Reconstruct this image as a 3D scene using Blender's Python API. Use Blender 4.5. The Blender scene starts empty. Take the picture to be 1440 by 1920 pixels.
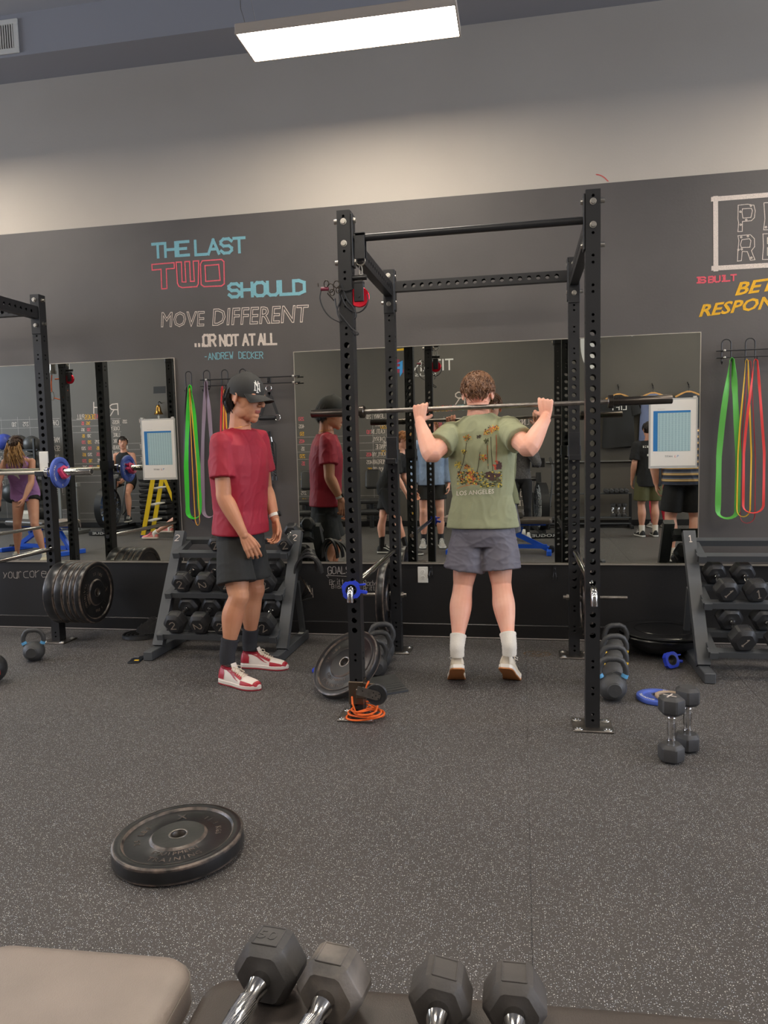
import bpy, bmesh, math, random
from mathutils import Vector, Matrix, noise, Quaternion
from mathutils.bvhtree import BVHTree
random.seed(7)
V = Vector
PI = math.pi
R = math.radians
sc = bpy.context.scene
COL = sc.collection
# ---------------------------------------------------------------- camera (phone, held at 1.38 m, turned a little left and down)
CAMH = 1.38
FPX = 1387.0
AX = V((0.98311, -0.00821, -0.18283)); DN = V((0.02366, 0.99609, 0.08635))
DN.normalize(); AX = (AX - DN*AX.dot(DN)).normalized()
UPc = -DN; FWc = UPc.cross(AX)                 # world axes written in camera terms (x right, y down, z forward)
if FWc.z < 0: FWc = -FWc
MW = Matrix((AX, FWc, UPc))                    # image-frame direction -> world direction
CAM = V((0, 0, CAMH))
cd = bpy.data.cameras.new('camera'); co = bpy.data.objects.new('camera', cd); COL.objects.link(co)
cd.sensor_fit = 'VERTICAL'; cd.sensor_height = 36.0; cd.sensor_width = 27.0; cd.lens = 36.0*FPX/1920.0
cd.clip_start = 0.02; cd.clip_end = 100
rx = MW @ V((1, 0, 0)); uy = MW @ V((0, -1, 0)); bz = MW @ V((0, 0, -1))
co.matrix_world = Matrix(((rx.x, uy.x, bz.x, 0), (rx.y, uy.y, bz.y, 0), (rx.z, uy.z, bz.z, CAMH), (0, 0, 0, 1)))
sc.camera = co
WY = 5.276       # mirror plane on the back wall
OY = -2.2        # the opposite wall, behind the camera
def P(px, py, y=None, z=None):
    """real point seen at a pixel, at depth y or height z"""
    d = MW @ V((px-720, py-960, FPX))
    t = (y/d.y) if z is None else ((z-CAMH)/d.z)
    return CAM + d*t
def PM(px, py, y=None, z=None):
    """real point whose mirror image is seen at a pixel"""
    p = P(px, py, y=(2*WY-y)) if z is None else P(px, py, z=z)
    return V((p.x, 2*WY-p.y, p.z))
# ---------------------------------------------------------------- world, exposure, added side fill
w = bpy.data.worlds.new('world'); sc.world = w; w.use_nodes = True
w.node_tree.nodes['Background'].inputs[0].default_value = (0.62, 0.72, 1.0, 1)
w.node_tree.nodes['Background'].inputs[1].default_value = 1.0
sc.view_settings.view_transform = 'Standard'; sc.view_settings.look = 'None'
sc.view_settings.gamma = 1.0; sc.view_settings.use_curve_mapping = False
sc.view_settings.exposure = 0.76
PANEL_STRENGTH = 20.0
def area(name, loc, rot, sx, sy, power, color):
    l = bpy.data.lights.new(name, 'AREA'); l.shape = 'RECTANGLE'; l.size = sx; l.size_y = sy; l.energy = power; l.color = color
    o = bpy.data.objects.new(name, l); o.location = loc; o.rotation_euler = rot; COL.objects.link(o); return o
area('added_side_fill', (9.3, 1.5, 2.9), (0, R(90), 0), 2.2, 5.4, 270, (0.76, 0.84, 1.0))  # bluish fill lamps, added to lift the upper wall and ceiling
area('added_side_fill', (-12.3, 1.5, 2.9), (0, R(-90), 0), 2.2, 5.4, 270, (0.76, 0.84, 1.0))
# ---------------------------------------------------------------- materials
def srgb(r, g, b):
    f = lambda c: (c/255/12.92) if c/255 <= .04045 else ((c/255+.055)/1.055)**2.4
    return (f(r), f(g), f(b), 1)
MATS = {}
def mat(name, col, rough=.5, metal=0., bump=0., bscale=200., var=0., vscale=8., spec=.5, emis=None, estr=0., alpha=1., coat=0., trans=0., var2=None):
    if name in MATS: return MATS[name]
    m = bpy.data.materials.new(name); m.use_nodes = True; nt = m.node_tree; N = nt.nodes; L = nt.links
    b = N['Principled BSDF']; c = srgb(*col)
    b.inputs['Base Color'].default_value = c; b.inputs['Roughness'].default_value = rough; b.inputs['Metallic'].default_value = metal
    b.inputs['Specular IOR Level'].default_value = spec; b.inputs['Coat Weight'].default_value = coat
    b.inputs['Alpha'].default_value = alpha; b.inputs['Transmission Weight'].default_value = trans
    if emis: b.inputs['Emission Color'].default_value = (*emis, 1); b.inputs['Emission Strength'].default_value = estr
    if bump or var:
        tc = N.new('ShaderNodeTexCoord')
    if bump:
        n = N.new('ShaderNodeTexNoise'); n.inputs['Scale'].default_value = bscale; n.inputs['Detail'].default_value = 3
        L.new(tc.outputs['Object'], n.inputs['Vector'])
        bp = N.new('ShaderNodeBump'); bp.inputs['Strength'].default_value = bump; bp.inputs['Distance'].default_value = .004
        L.new(n.outputs['Fac'], bp.inputs['Height']); L.new(bp.outputs['Normal'], b.inputs['Normal'])
    if var:
        n2 = N.new('ShaderNodeTexNoise'); n2.inputs['Scale'].default_value = vscale; n2.inputs['Detail'].default_value = 5
        L.new(tc.outputs['Object'], n2.inputs['Vector'])
        mx = N.new('ShaderNodeMix'); mx.data_type = 'RGBA'
        c2 = srgb(*var2) if var2 else tuple(min(1, x*(1+var)+.002*var) for x in c[:3])+(1,)
        c1 = c if var2 else tuple(x*(1-var*.6) for x in c[:3])+(1,)
        mx.inputs[6].default_value = c1; mx.inputs[7].default_value = c2
        rm = N.new('ShaderNodeValToRGB'); rm.color_ramp.elements[0].position = .35; rm.color_ramp.elements[1].position = .68
        L.new(n2.outputs['Fac'], rm.inputs[0]); L.new(rm.outputs[0], mx.inputs[0]); L.new(mx.outputs[2], b.inputs['Base Color'])
    MATS[name] = m; return m
# ---------------------------------------------------------------- mesh builder
def basis(d, up=None):
    d = d.normalized(); up = up or V((0, 0, 1))
    if abs(d.dot(up)) > .98: up = V((0, 1, 0)) if abs(d.y) < .9 else V((1, 0, 0))
    a = d.cross(up).normalized(); return a, a.cross(d).normalized()      # side, up-ish
class MB:
    def __init__(s): s.v = []; s.f = []; s.m = []
    def add(s, vs, fs, mi=0, M=None):
        o = len(s.v)
        s.v += [tuple(M @ V(p)) for p in vs] if M is not None else [tuple(p) for p in vs]
        s.f += [tuple(i+o for i in f) for f in fs]; s.m += [mi]*len(fs); return s
    def box(s, c, d, M=None, mi=0, r=0.0):
        hx, hy, hz = d[0]/2, d[1]/2, d[2]/2; cx, cy, cz = c
        r = min(r, hx*.98, hy*.98, hz*.98)
        if r <= 0:
            vs = [(cx+sx*hx, cy+sy*hy, cz+sz*hz) for sx in (-1, 1) for sy in (-1, 1) for sz in (-1, 1)]
            fs = [(0, 1, 3, 2), (4, 6, 7, 5), (0, 4, 5, 1), (2, 3, 7, 6), (0, 2, 6, 4), (1, 5, 7, 3)]
            return s.add(vs, fs, mi, M)
        vs = []; ix = {}
        for sx in (-1, 1):
            for sy in (-1, 1):
                for sz in (-1, 1):
                    for k in range(3):
                        e = [hx, hy, hz]
                        for q in range(3):
                            if q != k: e[q] -= r
                        ix[(sx, sy, sz, k)] = len(vs); vs.append((cx+sx*e[0], cy+sy*e[1], cz+sz*e[2]))
        fs = []
        for k in range(3):
            a, b = [(1, 2), (2, 0), (0, 1)][k]
            for sg in (-1, 1):
                q = []
                for (u, v_) in ((-1, -1), (1, -1), (1, 1), (-1, 1)):
                    t = [0, 0, 0]; t[k] = sg; t[a] = u; t[b] = v_; q.append(ix[(*t, k)])
                fs.append(tuple(q if sg > 0 else q[::-1]))
            for u in (-1, 1):                                   # edges along axis k
                for v_ in (-1, 1):
                    t = [0, 0, 0]; t[a] = u; t[b] = v_
                    t0 = t[:]; t0[k] = -1; t1 = t[:]; t1[k] = 1
                    q = [ix[(*t0, a)], ix[(*t1, a)], ix[(*t1, b)], ix[(*t0, b)]]
                    fs.append(tuple(q if u*v_ < 0 else q[::-1]))
        for sx in (-1, 1):
            for sy in (-1, 1):
                for sz in (-1, 1):
                    q = [ix[(sx, sy, sz, k)] for k in range(3)]
                    fs.append(tuple(q if sx*sy*sz > 0 else q[::-1]))
        return s.add(vs, fs, mi, M)
    def loft(s, rings, cap=True, closed=False, mi=0, M=None):
        n = len(rings[0]); vs = [p for r_ in rings for p in r_]; fs = []
        K = len(rings); last = K if closed else K-1
        for i in range(last):
            a = i*n; b = ((i+1) % K)*n
            for j in range(n):
                k = (j+1) % n; fs.append((a+j, a+k, b+k, b+j))
        if cap and not closed: fs.append(tuple(range(n))[::-1]); fs.append(tuple(range((K-1)*n, K*n)))
        return s.add(vs, fs, mi, M)
    def tube(s, pts, r, n=10, closed=False, cap=True, mi=0, up=None, sect=None, twist=0.):
        """r: radius, list of radii, or list of (a, b) half-axes; parallel-transport frames"""
        pts = [V(p) for p in pts]; K = len(pts)
        rr = r if isinstance(r, (list, tuple)) and len(r) == K and not (K == 2 and sect == 'ab') else [r]*K
        T = []
        for i in range(K):
            if closed: t = pts[(i+1) % K]-pts[i-1]
            else: t = pts[min(i+1, K-1)]-pts[max(i-1, 0)]
            T.append(t.normalized() if t.length > 1e-9 else V((0, 0, 1)))
        a, b = basis(T[0], up); rings = []
        for i in range(K):
            if i:
                q = T[i-1].rotation_difference(T[i]); a = (q @ a); a = (a - T[i]*a.dot(T[i])).normalized(); b = a.cross(T[i]).normalized()
            ra, rb = rr[i] if isinstance(rr[i], (list, tuple)) else (rr[i], rr[i])
            ring = []
            for j in range(n):
                th = 2*PI*j/n + twist*i
                if sect == 'rect':
                    u, v_ = [(1, 1), (-1, 1), (-1, -1), (1, -1)][j]; ring.append(pts[i]+a*ra*u+b*rb*v_)
                else: ring.append(pts[i]+a*ra*math.cos(th)+b*rb*math.sin(th))
            rings.append(ring)
        return s.loft(rings, cap, closed, mi)
    def cyl(s, p0, p1, r0, r1=None, n=16, mi=0): return s.tube([p0, p1], [r0, r0 if r1 is None else r1], n, mi=mi)
    def lathe(s, prof, n=48, M=None, mi=0):
        """prof: list of (radius, z); radius 0 makes a pole"""
        vs = []; st = []
        for (r_, z) in prof:
            if r_ < 1e-6: st.append((len(vs), 1)); vs.append((0, 0, z))
            else:
                st.append((len(vs), n)); vs += [(r_*math.cos(2*PI*j/n), r_*math.sin(2*PI*j/n), z) for j in range(n)]
        fs = []
        for i in range(len(prof)-1):
            (a, ka), (b, kb) = st[i], st[i+1]
            for j in range(n):
                k = (j+1) % n
                if ka == 1 and kb == 1: continue
                if ka == 1: fs.append((a, b+k, b+j))
                elif kb == 1: fs.append((a+j, a+k, b))
                else: fs.append((a+j, a+k, b+k, b+j))
        return s.add(vs, fs, mi, M)
    def ell(s, c, r, M=None, n=16, m=10, mi=0):
        r = (r, r, r) if not isinstance(r, (list, tuple)) else r
        prof = [(math.sin(PI*i/m), -math.cos(PI*i/m)) for i in range(m+1)]; prof[0] = (0, -1); prof[-1] = (0, 1)
        L = Matrix.Translation(V(c)) @ Matrix.Diagonal((r[0], r[1], r[2], 1))
        return s.lathe(prof, n, (M @ L) if M is not None else L, mi)
    def cap2(s, p0, p1, r0, r1=None, n=12, mi=0):
        """capsule"""
        r1 = r0 if r1 is None else r1; p0 = V(p0); p1 = V(p1); d = (p1-p0).normalized()
        pts = [p0-d*r0*.95, p0-d*r0*.6, p0, p1, p1+d*r1*.6, p1+d*r1*.95]
        return s.tube(pts, [r0*.3, r0*.8, r0, r1, r1*.8, r1*.3], n, mi=mi)
    def prism(s, poly, z0, z1, M=None, mi=0):
        n = len(poly); return s.loft([[(x, y, z0) for x, y in poly], [(x, y, z1) for x, y in poly]], M=M, mi=mi)
    def build(s, name, mats, parent=None, smooth=35, loc=None, label=None, kind=None, cat=None, group=None):
        me = bpy.data.meshes.new(name); me.from_pydata(s.v, [], s.f); me.validate()
        mats = mats if isinstance(mats, (list, tuple)) else [mats]
        for m in mats: me.materials.append(m)
        if len(mats) > 1: me.polygons.foreach_set('material_index', s.m[:len(me.polygons)])
        if smooth:
            me.polygons.foreach_set('use_smooth', [True]*len(me.polygons)); me.set_sharp_from_angle(angle=R(smooth))
        return link(name, me, parent, loc, label, kind, cat, group)
def link(name, me, parent=None, loc=None, label=None, kind=None, cat=None, group=None):
    o = bpy.data.objects.new(name, me); COL.objects.link(o)
    if parent is not None:
        o.parent = parent
        if parent.name in WORLD: o.matrix_parent_inverse = Matrix.Translation(-parent.location)
    if loc is not None: o.location = loc
    props(o, label, cat, group, kind); return o
WORLD = set()      # things whose parts are written in room coordinates
def props(o, label=None, cat=None, group=None, kind=None):
    if label: o['label'] = label
    if cat: o['category'] = cat
    if group: o['group'] = group
    if kind: o['kind'] = kind
    return o
def thing(name, label, cat, loc=(0, 0, 0), rot=(0, 0, 0), group=None, kind=None, world=False):
    o = bpy.data.objects.new(name, None); o.empty_display_size = .1; COL.objects.link(o)
    o.location = loc; o.rotation_euler = rot
    if world: WORLD.add(o.name)
    return props(o, label, cat, group, kind)
def copy_tree(o, parent=None, label=None, group=None, loc=None, rot=None, mats=None):
    c = o.copy(); COL.objects.link(c)
    if parent is not None: c.parent = parent
    if label: c['label'] = label
    if group: c['group'] = group
    if loc is not None: c.location = loc
    if rot is not None: c.rotation_euler = rot
    for ch in list(o.children): copy_tree(ch, c)
    return c
def remesh(name, mb, voxel, smooth=3, mats=None, disp=None, parent=None, label=None, cut=None, keep=None):
    """fuse the closed shells of mb into one continuous skin"""
    me = bpy.data.meshes.new('tmp'); me.from_pydata(mb.v, [], mb.f)
    o = bpy.data.objects.new('tmp', me); COL.objects.link(o)
    md = o.modifiers.new('r', 'REMESH'); md.mode = 'VOXEL'; md.voxel_size = voxel
    if smooth:
        ms = o.modifiers.new('s', 'SMOOTH'); ms.factor = .5; ms.iterations = smooth
    dg = bpy.context.evaluated_depsgraph_get(); dg.update()
    me2 = bpy.data.meshes.new_from_object(o.evaluated_get(dg)); me2.name = name
    bpy.data.objects.remove(o); bpy.data.meshes.remove(me)
    if disp:
        nn = [v.normal.copy() for v in me2.vertices]
        for v, n_ in zip(me2.vertices, nn): v.co = v.co + n_*disp(v.co, n_)
    for m in (mats or []): me2.materials.append(m)
    if cut:
        for p in me2.polygons: p.material_index = cut(p.center, p.normal)
    if keep:
        bm = bmesh.new(); bm.from_mesh(me2)
        bmesh.ops.delete(bm, geom=[f for f in bm.faces if not keep(f.calc_center_median(), f.normal)], context='FACES')
        bm.to_mesh(me2); bm.free()
    me2.polygons.foreach_set('use_smooth', [True]*len(me2.polygons))
    return link(name, me2, parent, None, label)
# ---------------------------------------------------------------- writing: a hand-drawn stroke alphabet and the built-in font
GL = {'A':'002640|1232','B':'00063645443303|3342413000','C':'4536160501103041','D':'00062645412000','E':'46060040|0333','F':'460600|0333','G':'45361605011030414323',
'H':'0006|4640|0343','I':'1636|2620|1030','J':'4641301001','K':'0006|4603|0340','L':'060040','M':'0006234640','N':'00064046','O':'100105163645413010','P':'00063645443303',
'Q':'100105163645413010|2240','R':'00063645443303|2340','S':'45361605041333424130100 1','T':'0646|2620','U':'060110304146','V':'062046','W':'0610233046','X':'0640|0046',
'Y':'062346|2320','Z':'06460040','0':'100105163645413010','1':'152620|1030','2':'05163645440040','3':'05163645443342413010','4':'30360242','5':'46060433424130 1001',
'6':'3614020110304142331303','7':'064610','8':'160504133344453616|130201103041423313','9':'43130405163645432010','a':'4330|4310014 3','y':'0420|4400','o':'100103143443413010'.replace(' ',''),
'u':'04011030 4144|40 44','r':'0004|032434','c':'4414030110 40','e':'0242431403011040','i':'2024|2627','t':'2620 30|1434','l':'2620','s':'44140332 4130 00','b':'06000030414333 03',
'd':'464010010314 44','w':'0410233044','.':'2021','-':'1333','_':'0040',':':'2021|2425','!':'2622|2120','%':'0646','/':'0046','x':'0044|0440','n':'0004|0314344340','m':'000414231020|23344340'.replace(' ',''),
'h':'0600|0314344340','g':'44140301104044 42|4230','p':'0403|04000|','f':'4636252|'}
GL['y'] = '0421|4400'; GL['p'] = '0400|043443412101'; GL['f'] = '46362520|1444'; GL['g'] = '4414031141|444010'; GL['a'] = '0434434010011242'; GL['m'] = '0004|0314242120|2434434 0'
def strokes(ch):
    out = []
    for st in GL.get(ch, '').replace(' ', '').split('|'):
        pts = [(int(st[i]), int(st[i+1])) for i in range(0, len(st)-1, 2)]
        if len(pts) > 1: out.append(pts)
    return out
_rc = [0]
def rib(mb, pts, w_, put, jit=0., mi=0, eps=0.):
    """flat ribbon along 2-D points; put maps (x, y) -> 3-D"""
    for i in range(len(pts)-1):
        (x0, y0), (x1, y1) = pts[i], pts[i+1]; dx, dy = x1-x0, y1-y0; l = math.hypot(dx, dy)
        if l < 1e-6: continue
        ux, uy_ = dx/l, dy/l; e = w_*.45; nx, ny = -uy_*w_/2, ux*w_/2
        x0 -= ux*e; y0 -= uy_*e; x1 += ux*e; y1 += uy_*e
        q = [V(put(x0+nx, y0+ny)), V(put(x0-nx, y0-ny)), V(put(x1-nx, y1-ny)), V(put(x1+nx, y1+ny))]
        n_ = (q[1]-q[0]).cross(q[3]-q[0]).normalized(); _rc[0] = (_rc[0]+1) % 8
        mb.add([p+n_*.00014*_rc[0] for p in q], [(0, 1, 2, 3)], mi)
def scribe(mb, text, x, y, hgt, wid, w_, put, gap=.45, jit=0.02, shear=0., mi=0, rng=random):
    """write with strokes: hgt cap height, wid letter width"""
    for ch in text:
        if ch != ' ':
            for st in strokes(ch):
                pts = []
                for (a, b) in st:
                    yy = b/6*hgt + rng.uniform(-jit, jit)*hgt; xx = a/4*wid + rng.uniform(-jit, jit)*wid
                    pts.append((x+xx+yy*shear, y+yy))
                rib(mb, pts, w_, put, mi=mi)
        x += wid*(1+gap)*(.55 if ch in 'iIl.!1:' else 1)
    return x
_fc = {}
def glyphs(text, extrude=0.0, bevel=0.0, shear=0.0, outline=False, res=2):
    """mesh of text in the built-in font, size 1"""
    key = (text, extrude, bevel, shear, outline)
    if key in _fc: return _fc[key]
    c = bpy.data.curves.new('t', 'FONT'); c.body = text; c.size = 1; c.extrude = extrude; c.bevel_depth = bevel; c.shear = shear; c.resolution_u = res
    c.bevel_resolution = 0
    if outline: c.fill_mode = 'NONE'
    o = bpy.data.objects.new('t', c); COL.objects.link(o); bpy.context.view_layer.update()
    dg = bpy.context.evaluated_depsgraph_get()
    me = bpy.data.meshes.new_from_object(o.evaluated_get(dg))
    r_ = ([tuple(v.co) for v in me.vertices], [tuple(p.vertices) for p in me.polygons])
    bpy.data.objects.remove(o); bpy.data.meshes.remove(me); bpy.data.curves.remove(c); _fc[key] = r_
    return r_
# ================================================================ materials used everywhere
M_black = mat('black_powder_coat', (34, 34, 35), .42, 0, .05, 900, spec=.45)
M_rackgrey = mat('grey_powder_coat', (74, 76, 78), .5, 0, .05, 900)
M_chrome = mat('chrome', (205, 203, 200), .14, 1)
M_steel = mat('worn_steel', (140, 134, 128), .38, 1, .1, 80, .25, 30)
M_zinc = mat('zinc_bolt', (190, 186, 178), .3, 1)
M_rubber = mat('black_rubber', (38, 38, 39), .45, 0, .12, 300, .25, 20)
M_bumper = mat('bumper_rubber', (30, 30, 31), .3, 0, .1, 60, .35, 14, spec=.5)
M_urethane = mat('urethane_grey', (58, 57, 57), .55, 0, .15, 250, .2, 18)
M_iron = mat('kettlebell_coat', (62, 62, 62), .5, 0, .25, 260)
M_blue = mat('blue_plastic', (38, 62, 190), .4)
M_bluef = mat('blue_frame_paint', (30, 92, 215), .35)
M_pink = mat('pink_plastic', (232, 72, 120), .4)
M_white = mat('white_plastic', (225, 222, 212), .45)
M_vinyl = mat('black_vinyl', (44, 43, 43), .42, 0, .25, 420, .15, 9)
M_chalk = mat('white_chalk', (212, 200, 188), .95, var=.0)
def chalkmat(name, col, dark=(70, 66, 64), lo=.42):
    m = mat(name, col, .95); nt = m.node_tree; N = nt.nodes; L = nt.links; b = N['Principled BSDF']
    if len(N) > 2: return m
    tc = N.new('ShaderNodeTexCoord'); n = N.new('ShaderNodeTexNoise'); n.inputs['Scale'].default_value = 420; n.inputs['Detail'].default_value = 2
    L.new(tc.outputs['Object'], n.inputs['Vector']); r_ = N.new('ShaderNodeValToRGB')
    r_.color_ramp.elements[0].position = lo-.10; r_.color_ramp.elements[1].position = lo+.05
    r_.color_ramp.elements[0].color = srgb(*dark); r_.color_ramp.elements[1].color = srgb(*col)
    L.new(n.outputs['Fac'], r_.inputs[0]); L.new(r_.outputs[0], b.inputs['Base Color']); return m
C_white = chalkmat('chalk_white', (222, 208, 196)); C_cyan = chalkmat('chalk_cyan', (124, 176, 186), (84, 112, 120)); C_pink = chalkmat('chalk_pink', (228, 98, 110))
C_yellow = chalkmat('chalk_yellow', (236, 180, 44), (130, 104, 60)); C_dim = chalkmat('chalk_dusty', (180, 172, 166), lo=.46)
def noise_floor():
    m = mat('flecked_rubber', (52, 51, 51), .62); nt = m.node_tree; N = nt.nodes; L = nt.links; b = N['Principled BSDF']
    tc = N.new('ShaderNodeTexCoord'); geo = N.new('ShaderNodeNewGeometry')
    def flecks(scale, thr, rthr):
        v = N.new('ShaderNodeTexVoronoi'); v.inputs['Scale'].default_value = scale; v.voronoi_dimensions = '2D'
        L.new(geo.outputs['Position'], v.inputs['Vector'])
        a = N.new('ShaderNodeMath'); a.operation = 'LESS_THAN'; a.inputs[1].default_value = thr; L.new(v.outputs['Distance'], a.inputs[0])
        sx = N.new('ShaderNodeSeparateColor'); L.new(v.outputs['Color'], sx.inputs[0])
        c = N.new('ShaderNodeMath'); c.operation = 'GREATER_THAN'; c.inputs[1].default_value = rthr; L.new(sx.outputs[0], c.inputs[0])
        d = N.new('ShaderNodeMath'); d.operation = 'MULTIPLY'; L.new(a.outputs[0], d.inputs[0]); L.new(c.outputs[0], d.inputs[1])
        return d, sx
    f1, s1 = flecks(150, .20, .82); f2, s2 = flecks(330, .25, .86)
    mx = N.new('ShaderNodeMath'); mx.operation = 'MAXIMUM'; L.new(f1.outputs[0], mx.inputs[0]); L.new(f2.outputs[0], mx.inputs[1])
    n = N.new('ShaderNodeTexNoise'); n.inputs['Scale'].default_value = 1.3; n.inputs['Detail'].default_value = 6; L.new(geo.outputs['Position'], n.inputs['Vector'])
    base = N.new('ShaderNodeMix'); base.data_type = 'RGBA'; base.inputs[6].default_value = srgb(59, 56, 54); base.inputs[7].default_value = srgb(78, 73, 69)
    L.new(n.outputs['Fac'], base.inputs[0])
    fl = N.new('ShaderNodeMix'); fl.data_type = 'RGBA'; fl.inputs[6].default_value = srgb(176, 186, 200); fl.inputs[7].default_value = srgb(225, 220, 210)
    L.new(s1.outputs[1], fl.inputs[0])
    m2 = N.new('ShaderNodeMix'); m2.data_type = 'RGBA'; L.new(mx.outputs[0], m2.inputs[0]); L.new(base.outputs[2], m2.inputs[6]); L.new(fl.outputs[2], m2.inputs[7])
    L.new(m2.outputs[2], b.inputs['Base Color'])
    n2 = N.new('ShaderNodeTexNoise'); n2.inputs['Scale'].default_value = 160; L.new(geo.outputs['Position'], n2.inputs['Vector'])
    bp = N.new('ShaderNodeBump'); bp.inputs['Strength'].default_value = .35; bp.inputs['Distance'].default_value = .003
    L.new(n2.outputs['Fac'], bp.inputs['Height']); L.new(bp.outputs['Normal'], b.inputs['Normal'])
    return m
M_floor = noise_floor()
def wallmat(name, col, col2, rough):
    m = mat(name, col, rough, 0, .15, 60, .1, .9, var2=col2); return m
M_wall_up = wallmat('cream_wall_paint', (186, 178, 166), (180, 172, 160), .8)
M_wall_low = wallmat('chalkboard_paint', (78, 74, 72), (90, 85, 82), .6)
M_panel = wallmat('shaded_chalkboard_paint', (34, 33, 33), (30, 29, 29), .45)  # chalkboard paint with the light falloff under the mirrors put into its colour
M_ceil = mat('ceiling_paint', (188, 188, 190), .9, var=.05, vscale=.6)
M_trim = mat('black_trim', (30, 29, 29), .35)
M_mirror = mat('mirror_glass', (208, 209, 200), .0, 1, spec=.5)
M_edge = mat('mirror_edge', (190, 182, 170), .3, .6)
# ================================================================ the room
X0, X1 = -12.6, 9.6
CZ = 4.50
def struct(name, mb, m, parent=None, label=None): return mb.build(name, m, parent, kind=None if parent else 'structure', label=label)
fl = struct('floor', MB().box(((X0+X1)/2, (OY+WY)/2, -.06), (X1-X0+.4, WY-OY+.6, .08)), mat('slab', (30, 30, 30), .8))
TW, TL = 1.22, 1.83                                   # rubber mats, laid in rows
matme = MB().box((0, 0, -.01), (TW-.0009, TL-.0009, .02), r=.0006).build('rubber_mat', M_floor, fl)
first = True
yy = WY+.02-TL/2; iy = 0
while yy > OY-TL/2:
    ix = 0; xx = -2.42-TW*9+TW/2
    while xx < X1+.3:
        if first: o = matme; first = False
        else: o = matme.copy(); COL.objects.link(o)
        o.location = (xx, yy, random.uniform(-.0006, .0004)); xx += TW; ix += 1
    yy -= TL; iy += 1
wb = struct('wall_back', MB().box(((X0+X1)/2, WY+.16, (3.1+CZ)/2+.1), (X1-X0, .28, CZ-3.1+.2)).box(((X0+X1)/2, WY+.17, 1.5), (X1-X0, .26, 3.2)), M_wall_up)
struct('chalkboard_paint_band', MB().box(((X0+X1)/2, WY+.0235, (0.545+3.1)/2), (X1-X0, .033, 3.1-.545)), M_wall_low, wb)
struct('lower_panel', MB().box(((X0+X1)/2, WY+.013, (.10+.54)/2), (X1-X0, .05, .435)), M_panel, wb)
struct('trim_1', MB().box(((X0+X1)/2, WY-.016, .541), (X1-X0, .014, .010)), M_edge)
struct('baseboard_back', MB().box(((X0+X1)/2, WY-.019, .054), (X1-X0, .022, .098), r=.004), M_trim)
struct('trim_2', MB().box(((X0+X1)/2, WY-.034, .006), (X1-X0, .012, .010), r=.003), mat('floor_strip', (120, 114, 110), .5))
wf = struct('wall_front', MB().box(((X0+X1)/2, OY-.12, CZ/2), (X1-X0, .22, CZ+.2)), M_wall_up)
M_wall_opp = wallmat('chalkboard_wall_paint', (86, 82, 76), (94, 89, 82), .6)
struct('chalkboard_paint_band', MB().box(((X0+X1)/2, OY-.006, 1.7), (X1-X0, .02, 3.4)), M_wall_opp, wf)
struct('baseboard_front', MB().box(((X0+X1)/2, OY+.014, .05), (X1-X0, .02, .10), r=.004), M_trim)
def side_wall(name, x, wn):  # unseen side wall; its windows are added as openings for the bluish fill
    mb = MB(); y0, y1 = OY-.2, WY+.3; a, b = -1.3, 4.3; za, zb = 1.7, 4.1
    mb.box((x, (y0+y1)/2, za/2), (.2, y1-y0, za)); mb.box((x, (y0+y1)/2, (zb+CZ+.1)/2), (.2, y1-y0, CZ+.1-zb))
    mb.box((x, (y0+a)/2, (za+zb)/2), (.2, a-y0, zb-za)); mb.box((x, (b+y1)/2, (za+zb)/2), (.2, y1-b, zb-za))
    wl = struct(name, mb, M_wall_up)
    fr = MB()
    for k in range(5): fr.box((x, a+(b-a)*k/4, (za+zb)/2), (.08, .06, zb-za))
    for z in (za+.03, (za+zb)/2, zb-.03): fr.box((x, (a+b)/2, z), (.08, b-a, .06))
    wo = fr.build(wn, M_trim, kind='structure')
side_wall('wall_left', X0+.1, 'added_window_1'); side_wall('wall_right', X1-.1, 'added_window_2')
struct('ceiling', MB().box(((X0+X1)/2, (OY+WY)/2, CZ+.05), (X1-X0, WY-OY+.4, .1)), M_ceil)
# duct casing running along the top of the back wall, with its vent
sof = struct('trim_3', MB().box(((X0+X1)/2, (4.965+WY+.02)/2, (4.215+CZ)/2), (X1-X0, WY+.02-4.965, CZ-4.215)), mat('casing_paint', (160, 160, 164), .85))
vt = thing('air_vent', 'white slatted air vent on the high duct casing at upper left', 'vent', (-3.75, 4.955, 4.38), world=True)
vx0, vx1, vz0, vz1 = -3.96, -3.475, 4.232, 4.462
vb = MB(); t_ = .035
for (cx, cz, sx, sz) in ((0, vz1-t_/2, 1, 0), (0, vz0+t_/2, 1, 0)): vb.box(((vx0+vx1)/2, 4.955, cz), (vx1-vx0, .014, t_), r=.003)
vb.box((vx0+t_/2, 4.955, (vz0+vz1)/2), (t_, .014, vz1-vz0-2*t_), r=.003); vb.box((vx1-t_/2, 4.955, (vz0+vz1)/2), (t_, .014, vz1-vz0-2*t_), r=.003)
vb.build('frame', M_white, vt)
MB().box(((vx0+vx1)/2, 4.9615, (vz0+vz1)/2), (vx1-vx0-2*t_, .004, vz1-vz0-2*t_)).build('backing', M_trim, vt)
sl = None
for k in range(22):
    x = vx0+t_+.01+k*(vx1-vx0-2*t_-.02)/21
    if sl is None: sl = MB().box((0, 0, 0), (.010, .012, vz1-vz0-2*t_-.002), M=Matrix.Rotation(R(35), 4, 'Z')).build('slat', M_white, vt); o = sl
    else: o = sl.copy(); COL.objects.link(o)
    o.location = (x, 4.953, (vz0+vz1)/2)
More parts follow.
